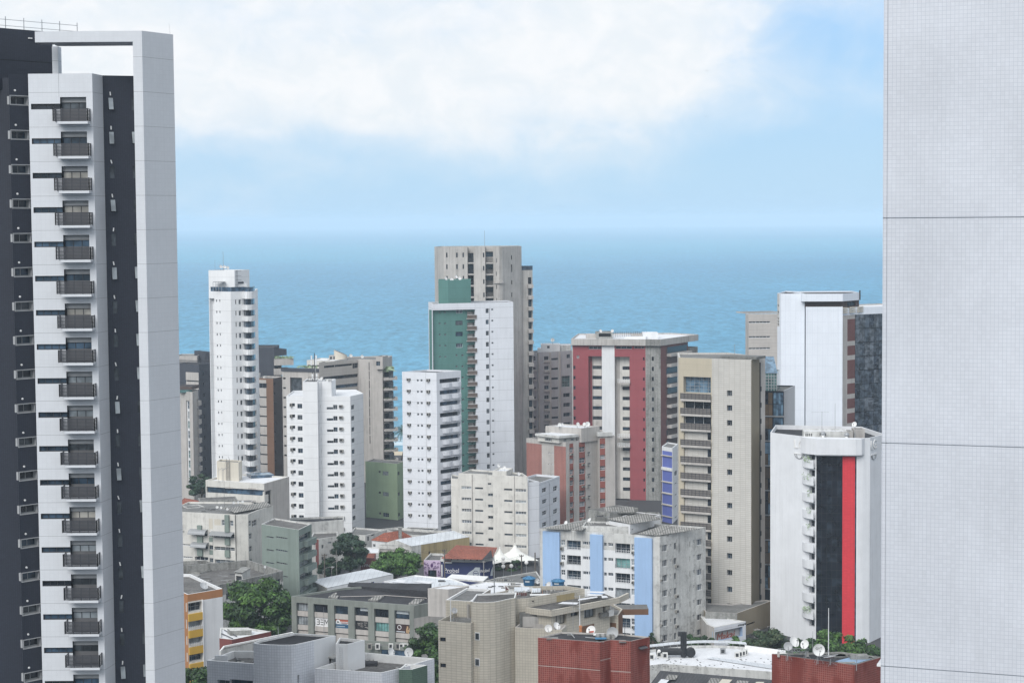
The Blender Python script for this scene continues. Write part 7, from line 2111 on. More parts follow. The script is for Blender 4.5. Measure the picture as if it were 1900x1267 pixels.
# garage storeys and small blocks at tower feet
B, V = low('garden_wall_block', 'small stained block at the foot of the green-and-white towers', 'building', Y3, [(1190, 265), (1500, 290), (1600, 250), (1250, 235)], 1, 492, 'white_mould', 'roof_dark', par=.2, cap='white_mould')
for bb, vv, kk in ((AWN, None, 61),):
    class _V: pass
    vv = _V(); a_ = atz(330 + 120 / 5.068, 850 + 515 / 5.068, AWZ - .4); b_ = atz(330 + 560 / 5.068, 850 + 520 / 5.068, AWZ - .4)
    vv.pts = [(a_.x, a_.y), (b_.x, b_.y), (b_.x - 2, b_.y + 9), (a_.x, a_.y + 9)]; vv.zr = AWZ - .4
    clutter(bb, vv, 14, kk)
B, V = low('mouldy_roof_house', 'low grey house with mouldy roof sheets between the blue-striped block and the red tower', 'house', V1, [(560, 150), (900, 158), (1275, 186), (1240, 78), (600, 62)], 0, 428, 'concrete_old', 'roof_mottled', par=.25, cap='concrete_old', wins=((1, 1000, 182, 1030, 215, 'plain2'), (1, 1150, 192, 1180, 225, 'plain2')))
clutter(B, V, 12, 71)
# ------------------------------------------------------------------ trees
def leaf_mat(name, c, var=.35):
    m, b = mat_new(name)
    geo = N.new('ShaderNodeNewGeometry')
    n = noise(geo.outputs['Position'], .45, 3, .6); n2 = noise(geo.outputs['Position'], 2.2, 2, .5)
    k = mth('MULTIPLY', mrange(n, .3, .7, 1 - var, 1 + var), mrange(n2, .3, .7, .75, 1.25))
    L.new(mixc(1.0, (*c, 1), comb3(k), 'MULTIPLY'), b.inputs['Base Color'])
    b.inputs['Roughness'].default_value = .55; b.inputs['Specular IOR Level'].default_value = .3
    b.inputs['Subsurface Weight'].default_value = 0
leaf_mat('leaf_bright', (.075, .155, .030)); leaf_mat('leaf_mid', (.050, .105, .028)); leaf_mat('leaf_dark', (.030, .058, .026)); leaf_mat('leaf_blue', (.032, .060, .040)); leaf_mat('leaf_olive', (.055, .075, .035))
def tree(name, label, base, h, rx, ry, rz, mats, seed, clumps=34, leaves=9000, size=.42, flat=.0, cz=None, group=None, trunk_r=.35):
    r = random.Random(seed)
    root = empty(name, base, label, 'tree', group)
    bx, by, bz = base
    c = Vector((bx, by, bz + (cz if cz else h - rz)))
    mb = MB()
    top = Vector((bx + r.uniform(-.4, .4), by, bz + h * .45))
    mb.tube(base, top, trunk_r, trunk_r * .7, 8, 'trunk_bark')
    cl = []
    for i in range(clumps):
        while True:
            d = Vector((r.uniform(-1, 1), r.uniform(-1, 1), r.uniform(-.85, 1)))
            if .25 < d.length < 1: break
        d = d.normalized() * (d.length ** .5)
        p = c + Vector((d.x * rx * .82, d.y * ry * .82, d.z * rz * .80))
        cl.append((p, r.uniform(.20, .36) * min(rx, ry)))
        if i < 12: mb.tube(top, p, trunk_r * .35, .05, 5, 'trunk_bark', False)
    mb.build('trunk', root)
    mb = MB(); verts, faces, mi_ = mb.v, mb.f, mb.m
    ids = [mb.mi(x) for x in mats]
    tot = sum(q[1] ** 2 for q in cl)
    for p, cr in cl:
        k = int(leaves * cr * cr / tot)
        tone = r.random()
        for _ in range(k):
            d = Vector((r.gauss(0, 1), r.gauss(0, 1), r.gauss(0, 1))).normalized()
            rad = cr * (r.random() ** .45) * r.uniform(.8, 1.15)
            q = p + Vector((d.x * rad, d.y * rad, d.z * rad * .62))
            s = size * r.uniform(.5, 1.25)
            nrm = (d + Vector((r.uniform(-.7, .7), r.uniform(-.7, .7), r.uniform(-.2, .9)))).normalized()
            a = nrm.orthogonal().normalized(); a = (Matrix.Rotation(r.uniform(0, 6.28), 3, nrm) @ a); b_ = nrm.cross(a)
            i0 = len(verts)
            verts.extend([q + a * s, q + b_ * s * .45, q - a * s, q - b_ * s * .45])
            faces.append([i0, i0 + 1, i0 + 2, i0 + 3])
            mi_.append(ids[min(len(ids) - 1, int((tone * .7 + r.random() * .5) * len(ids) * .85))])
    mb.build('crown', root, uv=False)
    return root
def gp(x, y, Y, z=0.0):
    p = at(x, y, Y); return Vector((p.x, p.y, z))
tree('almond_tree', 'large bright green spreading tree between the orange block and the grey commercial building', gp(478, 1150, 352), 17.5, 7.2, 6.5, 7.2, ['leaf_bright', 'leaf_bright', 'leaf_mid', 'leaf_dark'], 1, 80, 17000, .48, cz=11.0)
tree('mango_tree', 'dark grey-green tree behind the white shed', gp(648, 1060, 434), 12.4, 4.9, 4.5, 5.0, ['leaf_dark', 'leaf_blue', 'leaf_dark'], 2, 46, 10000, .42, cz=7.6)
tree('mango_tree', 'dark tree low beside the mango tree and street lamps', gp(612, 1075, 436), 6.2, 3.2, 3.0, 2.8, ['leaf_dark', 'leaf_blue'], 12, 24, 4500, .40)
tree('rain_tree', 'round light green umbrella-shaped tree left of the purple mural shop', gp(737, 1080, 425), 9.9, 5.9, 5.2, 3.6, ['leaf_bright', 'leaf_mid', 'leaf_bright', 'leaf_mid'], 3, 56, 11000, .40, cz=6.4)
tree('rain_tree', 'small green tree under the umbrella-shaped tree by the blue-white building', gp(775, 1085, 418), 5.0, 2.6, 2.2, 2.2, ['leaf_mid', 'leaf_dark'], 13, 18, 3000, .35)
tree('almond_tree', 'dense green tree squeezed between the grey commercial building and the beige tiled block', gp(800, 1190, 300), 21.8, 4.6, 4.0, 8.2, ['leaf_bright', 'leaf_mid', 'leaf_dark', 'leaf_mid'], 4, 64, 13000, .42, cz=12.6)
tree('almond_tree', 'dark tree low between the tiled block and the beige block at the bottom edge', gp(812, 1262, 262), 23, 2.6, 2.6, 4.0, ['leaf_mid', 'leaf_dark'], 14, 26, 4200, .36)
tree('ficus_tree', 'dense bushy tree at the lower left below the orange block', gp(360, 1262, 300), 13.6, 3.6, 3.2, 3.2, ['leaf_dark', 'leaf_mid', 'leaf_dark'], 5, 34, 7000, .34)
tree('ficus_tree', 'olive green tree left of the red-striped tower, above the market roof', gp(1425, 1220, 352), 7.0, 4.1, 4, 3.0, ['leaf_olive', 'leaf_dark', 'leaf_olive'], 6, 40, 8000, .36, cz=4.0)
tree('ficus_tree', 'bright green tree before the black glass of the red-striped tower', gp(1545, 1210, 340), 9.1, 6.2, 4.5, 3.6, ['leaf_mid', 'leaf_bright', 'leaf_mid', 'leaf_dark'], 7, 56, 11000, .38, cz=5.6)
tree('ficus_tree', 'low green tree behind the satellite dishes of the right red block', gp(1478, 1222, 346), 6.2, 3.4, 3, 2.8, ['leaf_mid', 'leaf_dark'], 8, 26, 5000, .36)
tree('ficus_tree', 'green tree at the right end, before the pale wall of the red-striped tower', gp(1602, 1212, 342), 7.2, 3.6, 3, 2.4, ['leaf_mid', 'leaf_dark', 'leaf_bright'], 9, 26, 5000, .36)
tree('ficus_tree', 'dark green trees at the foot of the charcoal tower behind the tall balcony tower', gp(372, 905, 545), 12, 4.5, 4, 4.5, ['leaf_dark', 'leaf_blue'], 15, 26, 4500, .5)
tree('street_bush', 'small bush in front of the framed shop box', gp(1367, 1200, 356), 5.0, 2.2, 1.6, 1.4, ['leaf_bright', 'leaf_mid'], 10, 16, 2200, .30)
tree('street_bush', 'dark bush at the foot of the stained side wall of the blue-striped block', gp(1295, 1192, 362), 3.9, 3.4, 2.0, 1.6, ['leaf_dark', 'leaf_mid'], 11, 20, 2600, .30)
tree('street_bush', 'small dark bush at the corner of the blue-striped block and market roof', gp(1212, 1195, 366), 3.2, 1.8, 1.6, 1.6, ['leaf_dark', 'leaf_mid'], 16, 12, 1800, .30)
tree('street_bush', 'scrubby green hedge by the street behind the navy shop', gp(940, 1050, 450), 3.0, 4.5, 2.0, 1.8, ['leaf_dark', 'leaf_mid'], 17, 20, 2600, .30)
# coconut palm on the shore
root = empty('coconut_palm', gp(743, 830, 655), 'coconut palm leaning out beside the beach between two towers', 'palm')
b0 = root.location.copy(); topc = at(748, 797, 655)
mb = MB(); prev = b0
for i in range(1, 7):
    p = b0.lerp(topc, i / 6) + Vector((.8 * math.sin(i / 6 * 3.1), 0, 0)); mb.tube(prev, p, .28 - .02 * i, .27 - .02 * i, 6, 'trunk_bark', False); prev = p
mb.build('trunk', root)
mb = MB(); r = random.Random(9)
for k in range(20):
    a = k * 2.4; el = r.uniform(-.3, .9); d = Vector((math.cos(a) * math.cos(el), math.sin(a) * math.cos(el), math.sin(el)))
    p = topc.copy(); v = d * .62
    for j in range(9):
        q = p + v; v = v + Vector((0, 0, -.075)); side = v.cross(Vector((0, 0, 1))).normalized() * (1.0 - j * .08)
        for sgn in (1, -1):
            for t in (0, .5): 
                o = p.lerp(q, t); mb.poly([o, o + (q - p) * .4, o + side * sgn + Vector((0, 0, -.45)) + v * .3], 'leaf_dark')
        p = q
mb.build('crown', root, uv=False)
# ------------------------------------------------------------------ things on the roofs and in the street
def dish(Z, x, y, Y, dia, d, zbase, label, mat='dish_white', group='satellite dishes', mark=None):
    """dish centred on a photo pixel, facing direction d, standing on zbase"""
    c = at(Z[0] + x / Z[2], Z[1] + y / Z[2], Y); d = Vector(d).normalized()
    zb = min(zbase, c.z - dia * .5)
    root = empty('satellite_dish', (c.x, c.y + .15, zb), label, 'satellite dish', group)
    rad = dia / 2; dp = rad * .32
    mb = MB(); prof = [(.001, 0)] + [(rad * k / 6, dp * (k / 6) ** 2) for k in range(1, 7)]
    mb.lathe(c - d * dp * .5, d, prof, 20, mat)
    mb.lathe(c - d * (dp * .5 + .02), d, [(a, b - .015) for a, b in prof[::-1]], 20, 'dish_grey')
    rim = [(rad, dp), (rad + .02, dp), (rad, dp - .03)]
    mb.lathe(c - d * dp * .5, d, rim, 20, 'dish_grey'); mb.build('reflector', root, smooth=True)
    side = d.cross(Vector((0, 0, 1))).normalized(); upd = side.cross(d)
    mb = MB(); lo = c - upd * rad * .95 + d * dp * .4; fp = c + d * rad * 1.05 - upd * rad * .1
    mb.tube(lo, fp, .018 + dia * .006, n=5, mat='steel'); mb.tube(fp + d * .06, fp - d * .12, .05 + dia * .02, n=6, mat='frame_grey'); mb.build('feed_arm', root)
    mb = MB(); bk = c - d * (dp + .08); mb.tube((bk.x, bk.y, zb), bk + Vector((0, 0, .05)), .03 + dia * .012, n=6, mat='steel'); mb.tube(bk, c - d * dp * .6, .05 + dia * .015, n=6, mat='steel')
    for k in range(3):
        t = k * 2.1; mb.tube((bk.x + .5 * dia * math.cos(t), bk.y + .5 * dia * math.sin(t), zb), (bk.x, bk.y, zb + (bk.z - zb) * .6), .018, n=4, mat='steel')
    mb.build('mount', root)
    if mark:
        t = side * (1 if side.x > 0 else -1)
        text_mesh('marking', mark, dia * .28, root, c + d * (dp * .30) + upd * rad * .25, t, 'black', extrude=.004)
    return root
def mast(Z, x, y0, y1, Y, label, r=.05, kind='plain', name='antenna_mast', cat='antenna', els=(), matn='steel', zb=None):
    p0, p1 = at(Z[0] + x / Z[2], Z[1] + y1 / Z[2], Y), at(Z[0] + x / Z[2], Z[1] + y0 / Z[2], Y)
    if zb is not None: p0.z = zb
    root = empty(name, p0, label, cat)
    mb = MB(); top = Vector((p0.x, p0.y, p1.z)); mb.tube(p0, top, r, r * .6, 6, matn); mb.build('mast', root)
    for fr, ln, ang in els:
        z = p0.z + (p1.z - p0.z) * fr; mb = MB(); dv = Vector((math.cos(ang), math.sin(ang), 0)); pv = Vector((-dv.y, dv.x, 0))
        o = Vector((p0.x, p0.y, z)); mb.tube(o - dv * ln * .4, o + dv * ln * .6, r * .4, n=4, mat='steel')
        for k in range(6):
            q = o + dv * ln * (-.35 + .18 * k); mb.tube(q - pv * (.5 - .05 * k) * ln * .45 , q + pv * (.5 - .05 * k) * ln * .45, r * .3, n=4, mat='steel')
        mb.build('yagi_antenna', root)
    return root
FC = (0, -1, .25); FL = (-.55, -.8, .35); FR_ = (.65, -.7, .35); FU = (-.5, -.35, .8); FE = (.85, -.35, .4); FW = (-.85, -.4, .45)
# red block, centre
dish(W7, 412, 995, 187.5, .76, (-.15, -1, .2), REDZ, 'white satellite dish at the left corner of the centre red tiled roof')
dish(W7, 545, 960, 189, .80, (.55, -.6, .55), REDZ, 'tilted white dish second from the left on the centre red tiled roof')
o = dish(W7, 1095, 1032, 187, 1.0, (-.45, -.75, .55), REDZ, 'white dish with red blotches on the centre red tiled roof')
mb = MB(); c = at(970 + 1105 / 8.636, 1050 + 1050 / 8.636, 186.75); mb.obox(c - Vector((.3, 0, .1)), (.5, 0, .05), (0, .02, .0), (0, 0, .16), 'dish_red'); mb.build('red_mark', o)
dish(W7, 1437, 1065, 184.5, 1.12, (0, -1, .12), REDZ, 'largest dish, pale grey and round, on the centre red tiled roof', 'dish_grey')
mast(W7, 915, 468, 1110, 187.5, 'tall white mast with a clay-coloured foot on the centre red tiled roof', .05, els=((.98, 1.4, .4), (.62, .8, 2.0)), matn='frame_white', zb=REDZ)
mast(W7, 808, 525, 1150, 188.5, 'thin grey mast with a yagi antenna left of the white mast', .03, els=((.60, 1.0, .3),), zb=REDZ)
mast(Y7, 766, 955, 1112, 185, 'short dark mast at the right end of the centre red tiled roof', .035, matn='steel_dark', zb=REDZ)
mast(Y6, 1535, 355, 470, 236, 'white pipe mast standing above the beige block eaves', .04, matn='frame_white')
root = empty('clay_pot', (*at(970 + 928 / 8.636, 1050 + 1100 / 8.636, 187.3).xy, REDZ), 'clay-coloured chimney pot at the foot of the white mast', 'chimney pot')
mb = MB(); p = root.location; mb.tube(p, p + Vector((0, 0, .55)), .16, .13, 8, 'clay'); mb.tube(p + Vector((0, 0, .45)), p + Vector((0, 0, .62)), .17, .17, 8, 'clay'); mb.build('pot', root)
for k, (x, y, lb) in enumerate(((1220, 1120, 'flat white metal cover lying on the centre red tiled roof'), (1250, 1180, 'pale blue low box on the centre red tiled roof edge'))):
    q = atz(970 + x / 8.636, 1050 + y / 8.636, REDZ); root = empty('roof_cover', q, lb, 'roof cover'); mb = MB()
    mb.box(q.x - .55, q.x + .55, q.y - .25, q.y + .35, REDZ + .12, REDZ + .2, ('white_plain', 'tank_blue_lid')[k]); mb.build('lid', root); mb = MB(); mb.box(q.x - .4, q.x + .4, q.y - .15, q.y + .25, REDZ, REDZ + .12, 'concrete'); mb.build('base', root)
# red block, right
dish(X6, 1117, 310, 172.5, .78, (-.1, -1, .15), RRZ, 'blue-grey round dish at the left of the right red tiled roof', 'dish_grey')
dish(X6, 1160, 279, 175, 1.05, (.50, -.65, .55), RRZ, 'tilted white oval dish behind the blue-grey one on the right red tiled roof')
dish(X6, 1241, 297, 173, .85, (-.6, -.7, .45), RRZ, 'white dish on a tall thin pole on the right red tiled roof')
dish(X6, 1342, 337, 171, 1.10, (.08, -1, .15), RRZ, 'large round white dish with dark letters on the right red tiled roof', mark='GVT')
dish(X6, 1425, 392, 170.8, 1.15, (-.15, .2, 1), RRZ, 'grey upturned mesh dish at the front of the right red tiled roof', 'dish_grey')
mast(X6, 1414, 30, 345, 174, 'tall white mast with cross ties on the right red tiled roof', .05, els=(), matn='frame_white', zb=RRZ)
mast(X6, 1620, 370, 440, 168.5, 'short steel pipe at the blue corner of the right red tiled roof', .04, zb=RRZ)
mast(X6, 1298, 200, 345, 175, 'slim pole behind the lettered dish on the right red tiled roof', .03, zb=RRZ)
root = empty('lattice_boom', at(1180 + 1130 / 3.958, 1120 + 345 / 3.958, 174), 'grey horizontal truss lying across the right red tiled roof', 'truss')
mb = MB(); p, q = at(1180 + 1040 / 3.958, 1120 + 352 / 3.958, 174), at(1180 + 1270 / 3.958, 1120 + 345 / 3.958, 174); q.z = p.z
for dz_ in (0, .3): mb.tube(p + Vector((0, 0, dz_)), q + Vector((0, 0, dz_)), .03, n=4, mat='steel')
for i in range(12): mb.tube(p.lerp(q, i / 12) + Vector((0, 0, .3 * (i % 2))), p.lerp(q, (i + 1) / 12) + Vector((0, 0, .3 * ((i + 1) % 2))), .018, n=4, mat='steel')
mb.build('truss', root); mb = MB(); mb.box(p.x, p.x + .2, p.y, p.y + .2, RRZ, p.z, 'concrete'); mb.box(q.x - .2, q.x, q.y, q.y + .2, RRZ, q.z, 'concrete'); mb.build('support', root)
# market foreground
dish(X6, 602, 540, 305, 1.20, (.2, -1, .2), 8.5, 'white dish with dark letters at the bottom edge by the corrugated shed', mark='KU')
dish(X6, 548, 556, 303, 1.25, (-.6, -.7, .3), 8.5, 'plain white dish left of the lettered one by the corrugated shed')
# white tile block
dish(Y4, 1012, 915, 206, 1.0, (.75, -.55, .3), TLZ, 'white oval dish turned right on the white tiled block')
dish(Y4, 1217, 915, 207, 1.0, (-.2, -1, .25), TLZ, 'round white dish facing forward on the white tiled block')
mast(Y4, 252, 405, 735, 206, 'thin aerial mast on the tank house of the white tiled block', .03, els=(), zb=TKZ)
mast(W6, 1030, -55, 125, 203.5, 'short white aerial on a foot plate on the black roof of the tank house', .035, matn='frame_white', zb=TKZ)
# beige block
dish(Y6, 830, 325, 235.0, .78, (0, -1, .25), BEZ, 'round white dish at the front of the beige block upper roof')
dish(Y6, 790, 278, 241.0, 1.1, (.2, -.2, 1), BEZ, 'white dish lying almost flat, facing up, on the beige block upper roof')
o = dish(Y6, 1035, 312, 238.0, 1.0, (-.7, -.6, .45), BEZ, 'white dish with an orange smear on the beige block upper roof')
dish(Y6, 1216, 254, 245.0, .95, (-.75, -.55, .5), BEZ, 'oval white dish left of the right-hand blue water tank')
dish(Y6, 1346, 252, 243.0, .82, (.12, -1, .2), BEZ, 'round white dish in front of the right-hand blue water tank')
dish(Y6, 1100, 212, 247.0, .72, (.6, -.7, .3), BEZ, 'small white dish between the two blue water tanks')
dish(Y6, 240, 516, 229.5, .75, (.3, -.75, .5), zA - .3, 'grey dish on the low left wing of the beige block', 'dish_grey')
mast(Y6, 203, 385, 610, 230, 'white pipe mast at the left wing of the beige block', .08, matn='frame_white', zb=zA - .5)
mast(Y6, 655, -120, 385, 233, 'tall grey pole rising from the beige block stair tower roof', .07, matn='steel')
mast(Y6, 982, 385, 650, 233, 'white downpipe mast beside the brown recess of the beige block', .07, matn='frame_white')
mast(Y6, 1170, 190, 300, 244, 'thin frame post between the blue tanks', .04, matn='frame_white', zb=BEZ)
mast(Y6, 838, 195, 290, 241, 'thin aerial at the rear of the beige block roof', .035, zb=BEZ)
def tank(Z, x, y0, y1, w, Y, label, zb):
    Y = atz(Z[0] + x / Z[2], Z[1] + y1 / Z[2], zb).y
    p = at(Z[0] + x / Z[2], Z[1] + y1 / Z[2], Y); q = at(Z[0] + x / Z[2], Z[1] + y0 / Z[2], Y); h = q.z - p.z; r_ = w / Z[2] * Y / F / 2
    root = empty('water_tank', (p.x, p.y, zb), label, 'water tank', 'blue water tanks')
    mb = MB(); o = Vector((p.x, p.y, p.z)); mb.lathe(o, (0, 0, 1), [(.001, 0), (r_ * .84, 0), (r_ * .88, h * .28), (r_ * .885, h * .30), (r_ * .90, h * .33), (r_ * .93, h * .62), (r_ * .95, h * .64), (r_ * .95, h * .72)], 22, 'tank_blue'); mb.build('drum', root)
    mb = MB(); mb.lathe(o + Vector((0, 0, h * .70)), (0, 0, 1), [(r_ * .96, -.04), (r_ * 1.06, -.02), (r_ * 1.06, .08), (r_ * .55, h * .2), (r_ * .2, h * .27), (.001, h * .28)], 22, 'tank_blue_lid')
    for k in range(8): t = k * math.pi / 4; mb.tube(o + Vector((r_ * 1.0 * math.cos(t), r_ * 1.0 * math.sin(t), h * .70 + .1)), o + Vector((r_ * .3 * math.cos(t), r_ * .3 * math.sin(t), h * .96)), .04, n=4, mat='tank_blue')
    mb.build('lid', root)
    mb = MB()
    for a in range(5):
        t0, t1 = -2.3 + a * .16, -2.3 + (a + 1) * .16; rr = r_ * .935
        mb.poly([o + Vector((rr * math.cos(t0), rr * math.sin(t0), h * .40)), o + Vector((rr * math.cos(t1), rr * math.sin(t1), h * .40)), o + Vector((rr * math.cos(t1), rr * math.sin(t1), h * .58)), o + Vector((rr * math.cos(t0), rr * math.sin(t0), h * .58))], 'poster_pale')
    mb.build('label_patch', root)
    if p.z > zb + .05: mb = MB(); mb.box(p.x - r_ * .9, p.x + r_ * .9, p.y - r_ * .9, p.y + r_ * .9, zb, p.z, 'concrete_dark'); mb.build('plinth', root)
W2_ = (960, 1000, 14.08)
tank(W2_, 305, 955, 1200, 330, 251, 'left of two blue drum water tanks on the beige block roof', BEZ)
tank(W2_, 1065, 1028, 1240, 350, 250, 'right of two blue drum water tanks, partly behind a dish', BEZ)
for k, (x, y, lb) in enumerate(((940, 300, 'silvery flat panel lying on the beige block upper roof'), (1090, 310, 'crumpled silver sheet on the beige block upper roof'), (1130, 345, 'long white board on the beige block upper roof'))):
    q = atz(800 + x / 5.582, 1040 + y / 5.582, BEZ + .4); root = empty('metal_sheet', (q.x, q.y, BEZ), lb, 'metal sheet'); mb = MB()
    w_, d_ = ((2.0, 1.2), (1.1, 1.0), (2.6, .5))[k]
    mb.obox((q.x - w_ / 2, q.y - d_ / 2, BEZ + .25), (w_, .15, 0), (0, d_, .3 if k < 2 else .05), (0, 0, .08), ('roof_metal', 'roof_metal', 'white_plain')[k]); mb.build('panel', root); mb = MB(); mb.box(q.x - w_ * .4, q.x + w_ * .4, q.y - d_ * .3, q.y + d_ * .3, BEZ, BEZ + .3, 'concrete_old'); mb.build('support', root)
# blue-striped block
zb_ = BLZ + 1.2
dish(V1, 514, 230, 378.0, .78, (0, -1, .2), zb_, 'small round dish, leftmost of the cluster on the blue-striped block')
dish(V1, 583, 237, 378.5, .72, (-.75, -.6, .3), zb_, 'turned dish second in the cluster on the blue-striped block')
dish(V1, 614, 252, 377.5, .74, (-.3, -.95, .2), zb_, 'low dish third in the cluster on the blue-striped block')
dish(V1, 668, 221, 378.0, 1.05, (0, -1, .2), zb_, 'largest cream-rimmed dish in the cluster on the blue-striped block')
dish(V1, 255, 188, 382.0, 1.0, (-.7, -.4, .7), zb_, 'tilted oval dish above the left gutter of the blue-striped block')
dish(V1, 1545, 338, 374.0, .75, (-.65, -.6, .5), BLZ - .4, 'lone oval dish on the right roof slope of the blue-striped block')
dish(Y7, 272, 133, 383.0, .85, (-.6, -.6, .5), BLZ + .5, 'oval dish on the far left roof of the blue-striped block')
mast(V1, 520, 65, 225, 379, 'aerial mast behind the dish cluster on the blue-striped block', .05, els=((.5, 1.6, .4),), zb=BLZ + 1)
mast(V1, 365, 140, 250, 381, 'short bent pipe on the roof of the blue-striped block', .05, zb=BLZ + .6)
mast(V1, 170, 45, 150, 383, 'pale aerial frame on the left roof of the blue-striped block', .04, els=((.98, 1.5, .0),), zb=BLZ)
# cream block
dish(Y5, 660, 20, 471, .95, (.5, -.7, .5), CRZ, 'tilted white dish on the stair core of the cream block')
dish(Y5, 718, 40, 470, .85, (-.4, -.8, .4), CRZ, 'second dish on the stair core of the cream block')
dish(Y5, 858, 100, 468, .9, (.5, -.7, .5), CRZ - .4, 'dish on the lower right roof of the cream block')
# awning block
zb_ = AWZ - .4
dish(W8, 660, 186, 421, .62, (0, -1, .2), zb_, 'small round dish, leftmost on the awning block roof')
dish(W8, 728, 195, 420.5, .62, (-.5, -.85, .2), zb_, 'second dish from the left on the awning block roof')
dish(W8, 833, 218, 420, .58, (0, -1, .2), zb_, 'round dish in the middle of the awning block roof')
dish(W8, 935, 113, 424, .65, (.6, -.7, .4), zb_, 'tilted dish high at the right of the awning block roof')
dish(W8, 1012, 104, 426, .6, (.55, -.75, .4), zb_, 'second tilted dish before the ribbon-window block')
dish(W8, 1086, 96, 427, .62, (.5, -.75, .4), zb_, 'rightmost tilted dish before the ribbon-window block')
mast(Y1, 440, 205, 500, 424, 'slim dark mast in front of the ribbon-window block', .04, matn='steel_dark')
mast(Y1, 370, 330, 500, 423, 'second slim mast left of the dark mast near the awning block', .04, matn='steel_dark')
mast(Y1, 640, 870, 1000, 392, 'triangular wire aerial on the small white stair box', .04, els=((.5, 1.6, 0),), matn='steel')
mast(Y1, 478, -20, 0, 447, 'short twin aerial on the cream core of the ribbon-window block', .05)
# others
dish(Y2, 268, 262, 324, 1.5, (.55, -.45, .75), ORZ - .5, 'wide grey mesh dish at the roof corner of the orange block', 'dish_grey')
dish(Y1, 1170, 619, 461, .95, (.35, -.9, .3), 5, 'white dish on the flat roof house behind the sage block')
dish(Y1, 818, 1020, 384, .55, (.6, -.7, .4), MLZ, 'tiny white dish on the mouldy old roof beside the sage block')
for k, (x, y, dd) in enumerate(((230, 101, (.6, -.7, .4)), (249, 103, (.4, -.8, .4)), (266, 106, (.6, -.7, .4)))):
    dish(Z4, x, y, 511 + k, .95, dd, zc, ('left', 'middle', 'right')[k] + ' of three small dishes on top of the slim white tower')
mast(Z4, 243, 20, 119, 512, 'tall thin mast on top of the slim white tower', .07)
mast(Z4, 199, 62, 119, 512, 'short thin mast at the left of the slim white tower top', .04)
for k, (x, y, dd) in enumerate(((289, 234, (.7, -.6, .4)), (318, 240, (.2, -.9, .3)), (341, 226, (.6, -.6, .5)), (358, 234, (.3, -.8, .5)))):
    dish(Z5, x, y, 538 + k * .5, 1.0, dd, Vp.z1 - .3 if 0 else at(720 + 330 / 2.694, 430 + 243 / 2.694, 538).z - .3, ('leftmost', 'second from left', 'third from left', 'rightmost')[k] + ' dish on the dark green penthouse')
mast(Z5, 483, -5, 76, 572, 'hair-thin mast on top of the concrete tower', .07)
zb_ = at(1030 + 60 / 3.091, 590 + 640 / 3.091, 494).z
for k, (x, y, d_, dd) in enumerate(((25, 611, .9, (0, -1, .2)), (41, 611, .85, (.5, -.8, .3)), (130, 608, 1.0, (.5, -.8, .3)), (168, 608, .9, (-.4, -.8, .3)), (186, 608, 1.3, (0, -1, .2)))):
    dish(Z6, x, y, 495, d_, dd, zb_, ('first', 'second', 'third', 'fourth', 'fifth and largest')[k] + ' dish from the left on the brick block roof')
dish(Z5, 822, 541, 597, 1.2, (0, -1, .2), at(720 + 822 / 2.694, 430 + 575 / 2.694, 597).z, 'round dish on the white roof house of the ribbed grey block')
for k, (x, y) in enumerate(((470, 103), (630, 103))): dish(V2_, x, y, 572, .95, ((.4, -.8, .4), (-.4, -.9, .3))[k], at(1050 + x / 7.308, 600 + 130 / 7.308, 572).z, ('left', 'right')[k] + ' dish on the machine room of the red tower')
for k, (x, y) in enumerate(((1130, 172), (1310, 186))): dish(V5_, x, y, 607, 1.1, (.5, -.8, .4), at(520 + x / 8.636, 640 + 215 / 8.636, 607).z, ('tilted dish', 'low dish')[k] + ' on the roof of the planted-balcony building')
# telephone mast on the white core block
root = empty('phone_mast', (*at(330 + 730 / 2.879, 460 + 710 / 2.879, 503).xy, CORE_Z), 'phone mast with white panel antennas on the white core block', 'phone mast')
mb = MB()
for x, y0 in ((548, 130), (520, 320)):
    p = at(520 + x / 8.636, 640 + 590 / 8.636, 503); q = at(520 + x / 8.636, 640 + y0 / 8.636, 503); mb.tube((p.x, p.y, CORE_Z - .3), q, .12, n=6, mat='steel_dark')
for x in (565, 600): p = at(520 + x / 8.636, 640 + 580 / 8.636, 503); q = at(520 + 560 / 8.636, 640 + 350 / 8.636, 503); mb.tube((p.x, p.y, CORE_Z - .3), q, .07, n=5, mat='steel')
mb.build('mast', root)
for x, y0, y1 in ((500, 170, 235), (575, 165, 230), (496, 245, 325), (568, 240, 325), (585, 455, 540), (515, 465, 540)):
    p = at(520 + x / 8.636, 640 + y1 / 8.636, 502.6); q = at(520 + x / 8.636, 640 + y0 / 8.636, 502.6); mb = MB(); mb.box(p.x - .19, p.x + .19, p.y, p.y + .25, p.z, q.z, 'frame_white'); mb.build('panel_antenna', root)
mb = MB()
for x in (455, 490, 780, 815): p = at(520 + x / 8.636, 640 + 515 / 8.636, 502.5); mb.tube((p.x, p.y, CORE_Z - .3), p, .06, n=4, mat='steel_dark')
a, c = at(520 + 450 / 8.636, 640 + 515 / 8.636, 502.5), at(520 + 820 / 8.636, 640 + 515 / 8.636, 502.5); mb.tube(a, c, .05, n=4, mat='steel_dark'); mb.build('cage', root)
dish(V5_, 662, 540, 503, 1.1, (-.6, -.6, .5), CORE_Z - .3, 'tilted dish beside the phone mast on the white core block')
dish(V5_, 752, 562, 503, .6, (0, -1, .2), CORE_Z - .3, 'small dish right of the phone mast on the white core block')
root = empty('panel_antenna', at(720 + 641 / 2.694, 430 + 605 / 2.694, 588), 'single white panel antenna on a pole at the ribbed grey block', 'antenna')
mb = MB(); p = root.location; mb.tube(p - Vector((0, 0, 1)), p + Vector((0, 0, 10)), .12, n=6, mat='steel'); mb.build('pole', root)
